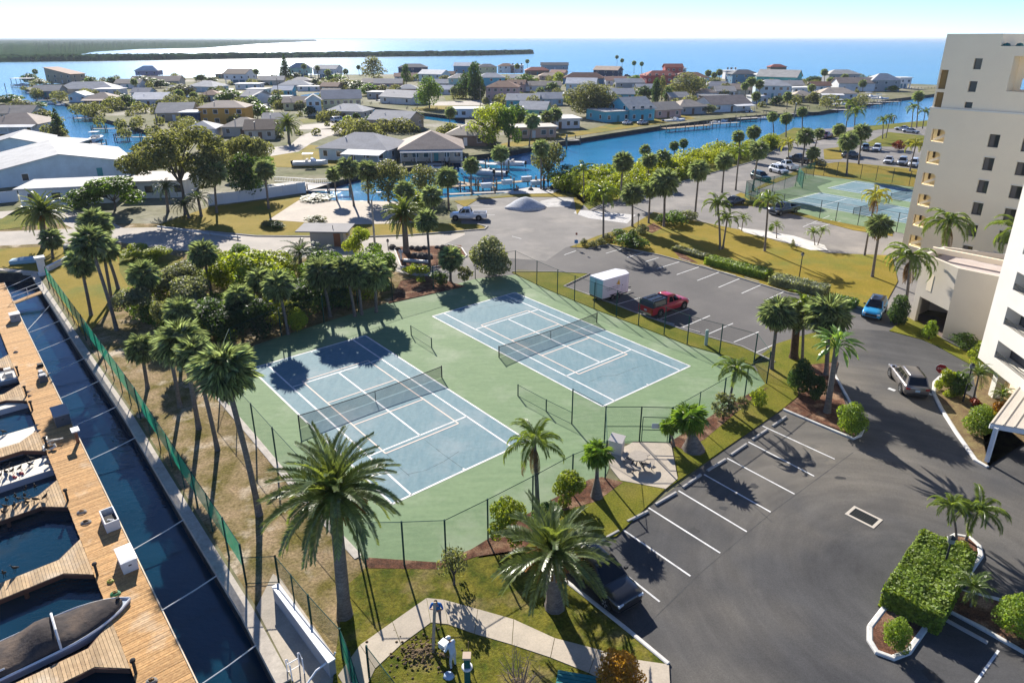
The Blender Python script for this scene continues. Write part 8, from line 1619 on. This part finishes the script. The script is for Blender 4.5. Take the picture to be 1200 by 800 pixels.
J2 = dict(pelvis=(-.04, 0, .95), belly=(.0, 0, 1.12), chest=(.09, 0, 1.36), neck=(.14, 0, 1.53), shoulderL=(.09, .20, 1.43), shoulderR=(.09, -.20, 1.43), elbowL=(.14, .31, 1.18), elbowR=(.14, -.31, 1.18), wristL=(.34, .20, 1.08), wristR=(.34, -.20, 1.08), handL=(.42, .18, 1.08), handR=(.42, -.18, 1.08),
          hipL=(-.04, .10, .92), hipR=(-.04, -.10, .92), kneeL=(.02, .13, .50), kneeR=(.01, -.13, .50), ankleL=(-.03, .14, .08), ankleR=(-.04, -.14, .08), toeL=(.12, .16, .035), toeR=(.11, -.16, .035))
figure(m2, a2, J2, RAD, E_, 'pelvis', pale_shirt, pale_tr, 'person in white cap and pale blue clothes holding a white box on the lawn', (.19, 0, 1.66), (.3, 0), hat=mat('white_cap', (.68, .68, .68), rough=.9))
q = m2 + Vector((math.cos(a2), math.sin(a2), 0)) * .52; bx = thing('white_box', 'white cardboard box held by the person in the white cap', 'box', (q.x, q.y, 1.06), a2); MB().box(0, 0, 0, .34, .34, .26).build('carton', white, bx); MB().box(0, 0, .261, .36, .36, .02).build('lid', white_gloss, bx)
g_ = G(526, 792, .09); rg = thing('blue_rag', 'crumpled pale blue cloth on the lawn by the standing person', 'cloth', g_); mb = MB(); rr = random.Random(2); mb.loft([[(r * math.cos(a) * rr.uniform(.8, 1.2), r * math.sin(a) * rr.uniform(.8, 1.2), z + rr.uniform(0, .03)) for a in [2 * math.pi * k / 9 for k in range(9)]] for r, z in ((.24, 0), (.2, .07), (.1, .12), (.02, .13))]); mb.build('cloth', mat('pale_blue_cloth', (.42, .52, .66), rough=.95), rg, True)
gp = thing('green_post', 'dark green square post with tan cap and white ring at the picture bottom', 'post', G(548, 800)); MB().box(0, 0, 0, .26, .26, 1.55).build('shaft', mat('green_post_paint', (.01, .10, .085), rough=.6), gp); MB().box(0, 0, 1.55, .36, .36, .1).build('cap', mat('tan_cap', (.46, .35, .26), rough=.7), gp); MB().lathe([(.2, .9), (.24, .92), (.24, 1.0), (.2, 1.02)], 14).build('ring', white, gp)
cn = thing('rusty_shovel', 'rust red shovel stuck upright in the ground beside the green post', 'shovel', G(549, 776)); MB().tube([(0, 0, 0), (.02, .02, 1.25)], .02, 6).build('handle', mat('shovel_wood', (.3, .18, .09), rough=.8), cn); MB().loft([[(-.1, -.01, .1), (.1, -.01, .1), (.1, .01, .1), (-.1, .01, .1)], [(-.12, -.01, .38), (.12, -.01, .38), (.12, .01, .38), (-.12, .01, .38)], [(-.02, -.01, .5), (.02, -.01, .5), (.02, .01, .5), (-.02, .01, .5)]]).build('blade', mat('rust', (.30, .07, .02), rough=.8), cn)
mb = MB(); rr = random.Random(6); dirt = mat('dug_dirt', (.20, .14, .08), (.10, .07, .04), 4, rough=1, grain=.4, bump=1, bscale=9)
c0 = G(494, 768)
for k in range(240): a = rr.uniform(0, 6.28); r = abs(rr.gauss(0, .8)); s = rr.uniform(.03, .09); mb.lathe([(s * .6, 0), (s, s * .35), (s * .5, s * .8), (.01, s * .9)], 5, c0.x + r * math.cos(a) * 1.1, c0.y + r * math.sin(a) * .8)
mb.v = [(x, y, z + .08 + max(0, .2 - .16 * math.hypot(x - c0.x, y - c0.y))) for x, y, z in mb.v]; stuff(mb.build('dirt_clods', dirt))
bench = thing('green_bench', 'teal painted bench half hidden behind the bare shrub at the picture bottom', 'bench', G(675, 806), -.2); bg_ = mat('teal_bench', (.02, .20, .20), rough=.5)
for k in range(4): MB().box(0, -.3 + k * .19, .45, 1.7, .16, .05).build('seat_slat', bg_, bench)
for x in (-.7, .7):
    for y in (-.3, .28): MB().box(x, y, 0, .08, .08, .45).build('leg', bg_, bench)
# lamps, signs
def lamp(px, py, top, label, head='ball', r=.05):
    B = G(px, py); h = HT(B, top); t = thing('lamp_post', label, 'lamp post', B); MB().tube([(0, 0, 0), (0, 0, h)], [r * 1.3, r], 7).build('pole', dark_steel, t)
    MB().lathe([(.05, h), (.16, h + .05), (.18, h + .3), (.05, h + .42)], 10).build('lantern', mat('lamp_glass', (.25, .25, .24), rough=.3), t); MB().lathe([(.2, h + .32), (.06, h + .46), (.02, h + .5)], 10).build('hood', dark_steel, t); return t
lamp(936, 328, 300, 'dark lamp post on the golden lawn by the clipped hedge'); lamp(747, 274, 254, 'dark lamp post on the verge above the long bay row'); lamp(1103, 676, 636, 'brown lamp post rising out of the clipped hedge island'); lamp(1128, 472, 432, 'lamp post half hidden in the drive bed palm'); lamp(455, 293, 284, 'short garden lamp by the pale road at the rock garden')
B = G(439, 284); h = HT(B, 234); sl_ = thing('street_lamp', 'grey concrete street lamp with a curved arm beside the gatehouse road', 'street lamp', B); MB().tube([(0, 0, 0), (0, 0, h)], [.16, .1], 8).build('pole', concrete, sl_); MB().tube([(0, 0, h - .2), (.2, 0, h + .5), (.8, .3, h + .9)], .045, 6).build('arm', steel, sl_); MB().box(1.0, .38, h + .85, .6, .25, .12).build('lamp_head', steel, sl_)
def sign(px, py, top, label, shape, m, txt=None, s=.38):
    B = G(px, py); h = HT(B, top); t = thing('road_sign', label, 'sign', B, math.atan2(-B.y, -B.x) + math.pi / 2); MB().tube([(0, 0, 0), (0, 0, h + s)], .03, 6).build('post', steel, t); n = {'oct': 8, 'rect': 4}[shape]; a0 = math.pi / n
    p = [(s * math.cos(a0 + 2 * math.pi * k / n), s * math.sin(a0 + 2 * math.pi * k / n)) for k in range(n)]
    if shape == 'oct': mb = MB(); mb.add([(x * 1.06, -.03, h + z * 1.06) for x, z in p] + [(x * 1.06, -.045, h + z * 1.06) for x, z in p], [tuple(range(8)), tuple(reversed(range(8, 16)))] + [(k, (k + 1) % 8, 8 + (k + 1) % 8, 8 + k) for k in range(8)]); mb.build('border', white, t)
    mb = MB(); mb.add([(x, -.050, h + z) for x, z in p] + [(x, -.06, h + z) for x, z in p], [tuple(range(n)), tuple(reversed(range(n, 2 * n)))] + [(k, (k + 1) % n, n + (k + 1) % n, n + k) for k in range(n)]); pl = mb.build('panel', m, t)
    if txt:
        cu = bpy.data.curves.new('lettering', 'FONT'); cu.body = txt; cu.size = s * .62; cu.align_x = 'CENTER'; cu.align_y = 'CENTER'; cu.extrude = .002; cu.materials.append(white)
        o = bpy.data.objects.new('lettering', cu); C.objects.link(o); dg = bpy.context.evaluated_depsgraph_get(); dg.update(); me = bpy.data.meshes.new_from_object(o.evaluated_get(dg)); bpy.data.objects.remove(o); link('lettering', me, pl, (0, -.066, h), rot=(math.pi / 2, 0, 0))
    return t
sign(1100, 447, 432, 'red octagonal stop sign at the head of the drive bed', 'oct', mat('sign_red', (.36, .015, .03), rough=.5), 'STOP', .42)
s_ = sign(675, 292, 283, 'blue and white bay sign with a small rust panel on the verge tip', 'rect', mat('sign_blue', (.06, .22, .45), rough=.5), None, .34); MB().box(0, -.05, 2.0, .25, .03, .3).build('rust_panel', mat('rust_sign', (.25, .08, .05), rough=.7), s_)
# gravel heap and rocks
gm = mat('shade_tinted_gravel', (.52, .53, .55), (.40, .42, .45), 2.5, rough=1, grain=.3, gscale=6)  # gravel is white grey; blue of its shaded side is in the colour
c0 = G(616, 243); mb = MB(); rr = random.Random(9); rings = []
for r, z in ((3.3, 0), (2.6, .45), (1.7, 1.05), (.9, 1.5), (.2, 1.75)): rings.append([(c0.x + r * rr.uniform(.9, 1.1) * math.cos(a) * 1.1, c0.y + r * rr.uniform(.9, 1.1) * math.sin(a), z + .02) for a in [2 * math.pi * k / 18 for k in range(18)]])
mb.loft(rings); tag(stuff(mb.build('gravel_heap', gm, smooth=True)), 'white grey gravel heap on the lot by the canal', 'gravel heap')
sheet('spilt_gravel', [(632, 236), (655, 231), (672, 234), (668, 242), (640, 243)], mat('spilt_gravel', (.55, .53, .5), (.35, .34, .32), .8, rough=1, grain=.3), .022)
rkm = mat('dark_boulder', (.11, .10, .095), (.055, .05, .05), 1.5, rough=.95, bump=1, bscale=5, grain=.3)
def rock_mesh(seed):
    rr = random.Random(seed); mb = MB(); mb.loft([[(r * math.cos(a) * rr.uniform(.75, 1.2), r * math.sin(a) * rr.uniform(.75, 1.2), z * rr.uniform(.8, 1.15)) for a in [2 * math.pi * k / 9 for k in range(9)]] for r, z in ((.8, -.1), (1, .25), (.85, .6), (.45, .9), (.05, 1.0))]); return mb.mesh('boulder', rkm, True)
rk = [rock_mesh(k) for k in range(4)]
for k, (x, y, s, w) in enumerate(((460, 291, .55, 'nearest the short garden lamp'), (466, 293, .45, 'small, by the date palm'), (483, 292, .5, 'just right of the date palm trunk'), (490, 293, .6, 'between trunk and slim palm'), (494, 302, .7, 'dark, front of the bed'), (486, 301, .6, 'reddish dark, front of the bed'), (500, 303, .75, 'biggest, beside the slim palm'), (519, 292, .6, 'in front of the ivy'), (528, 294, .5, 'near the curved kerb'), (512, 291, .4, 'small at the road edge'), (497, 292, .5, 'at the road edge'))):
    o = link('boulder', rk[k % 4], None, G(x, y) + Vector((0, 0, .06)), k * 1.7, scale=(s, s, s * .9)); tag(o, 'dark boulder in the rock garden ' + w, 'boulder', 'rock garden boulders')
for k, (x, y, s, w) in enumerate(((622, 223, .5, 'beside the slim canal palm'), (638, 223, .45, 'right of the slim canal palm'), (646, 222, .5, 'at the end of the white stone bed'), (604, 224, .4, 'at the start of the white stone bed'))):
    o = link('boulder', rk[k], None, G(x, y) + Vector((0, 0, .06)), k * 1.1, scale=(s, s, s * .9)); tag(o, 'grey boulder in the white stone bed ' + w, 'boulder', 'white bed boulders')
lb = thing('letter_box', 'white and tan mailbox post in the rock garden', 'mailbox', G(470, 305)); MB().box(0, 0, 0, .25, .25, 1.0).build('post', white, lb); MB().box(0, 0, 1.0, .5, .3, .35).build('box', pale_tr, lb)
MB().bar(G(473, 307) + Vector((0, 0, .25)), G(504, 309) + Vector((0, 0, .25)), .3, .35); o = MB().bar(G(473, 307) + Vector((0, 0, .2)), G(504, 309) + Vector((0, 0, .2)), .3, .4).build('retaining_wall', white); tag(o, 'low white retaining wall in front of the rock garden', 'wall')
bw = thing('bollard', 'thick pale green bollard post on the grass behind the red pickup bays', 'bollard', G(827, 405)); MB().lathe([(.02, 0), (.16, 0), (.16, 1.5), (.12, 1.6), (.02, 1.63)], 12).build('shaft', mat('pale_green_paint', (.42, .52, .46), rough=.6), bw); MB().lathe([(.19, 0), (.19, .08), (.15, .1), (.02, .1)], 12).build('base', concrete, bw)
t = thing('road_barrier', 'blue shaded barrier rail across the pale road edge under the oak', 'barrier', G(240, 273)); a, b = G(185, 268) - t.location, G(282, 281) - t.location; MB().bar(a + Vector((0, 0, .35)), b + Vector((0, 0, .35)), .12, .25).build('rail', mat('barrier_grey', (.42, .45, .48), rough=.6), t); [MB().box(*(a.lerp(b, k)[:2]), 0, .14, .14, .55).build('post', concrete, t) for k in (.05, .35, .65, .97)]
t = thing('red_flower_pot', 'small red planter beside the white sign panel on the verge', 'planter', G(137, 295)); MB().lathe([(.2, 0), (.28, .35), (.3, .4), (.02, .38)], 10).build('pot', mat('terracotta', (.3, .08, .06), rough=.8), t); MB().lathe([(.02, .38), (.28, .5), (.2, .75), (.02, .8)], 8).build('flowers', red_m, t)

# thin sea haze that pales the far shores
hz = bpy.data.materials.new('haze'); hz.use_nodes = True; nt = hz.node_tree; nt.nodes.clear(); ho = nt.nodes.new('ShaderNodeOutputMaterial'); hv = nt.nodes.new('ShaderNodeVolumePrincipled')
hv.inputs['Color'].default_value = (.85, .92, 1, 1); hv.inputs['Density'].default_value = .00009; nt.links.new(hv.outputs[0], ho.inputs['Volume'])
stuff(MB().box(0, 12900, -5.2, 49000, 26400, 38.5).build('haze', hz))
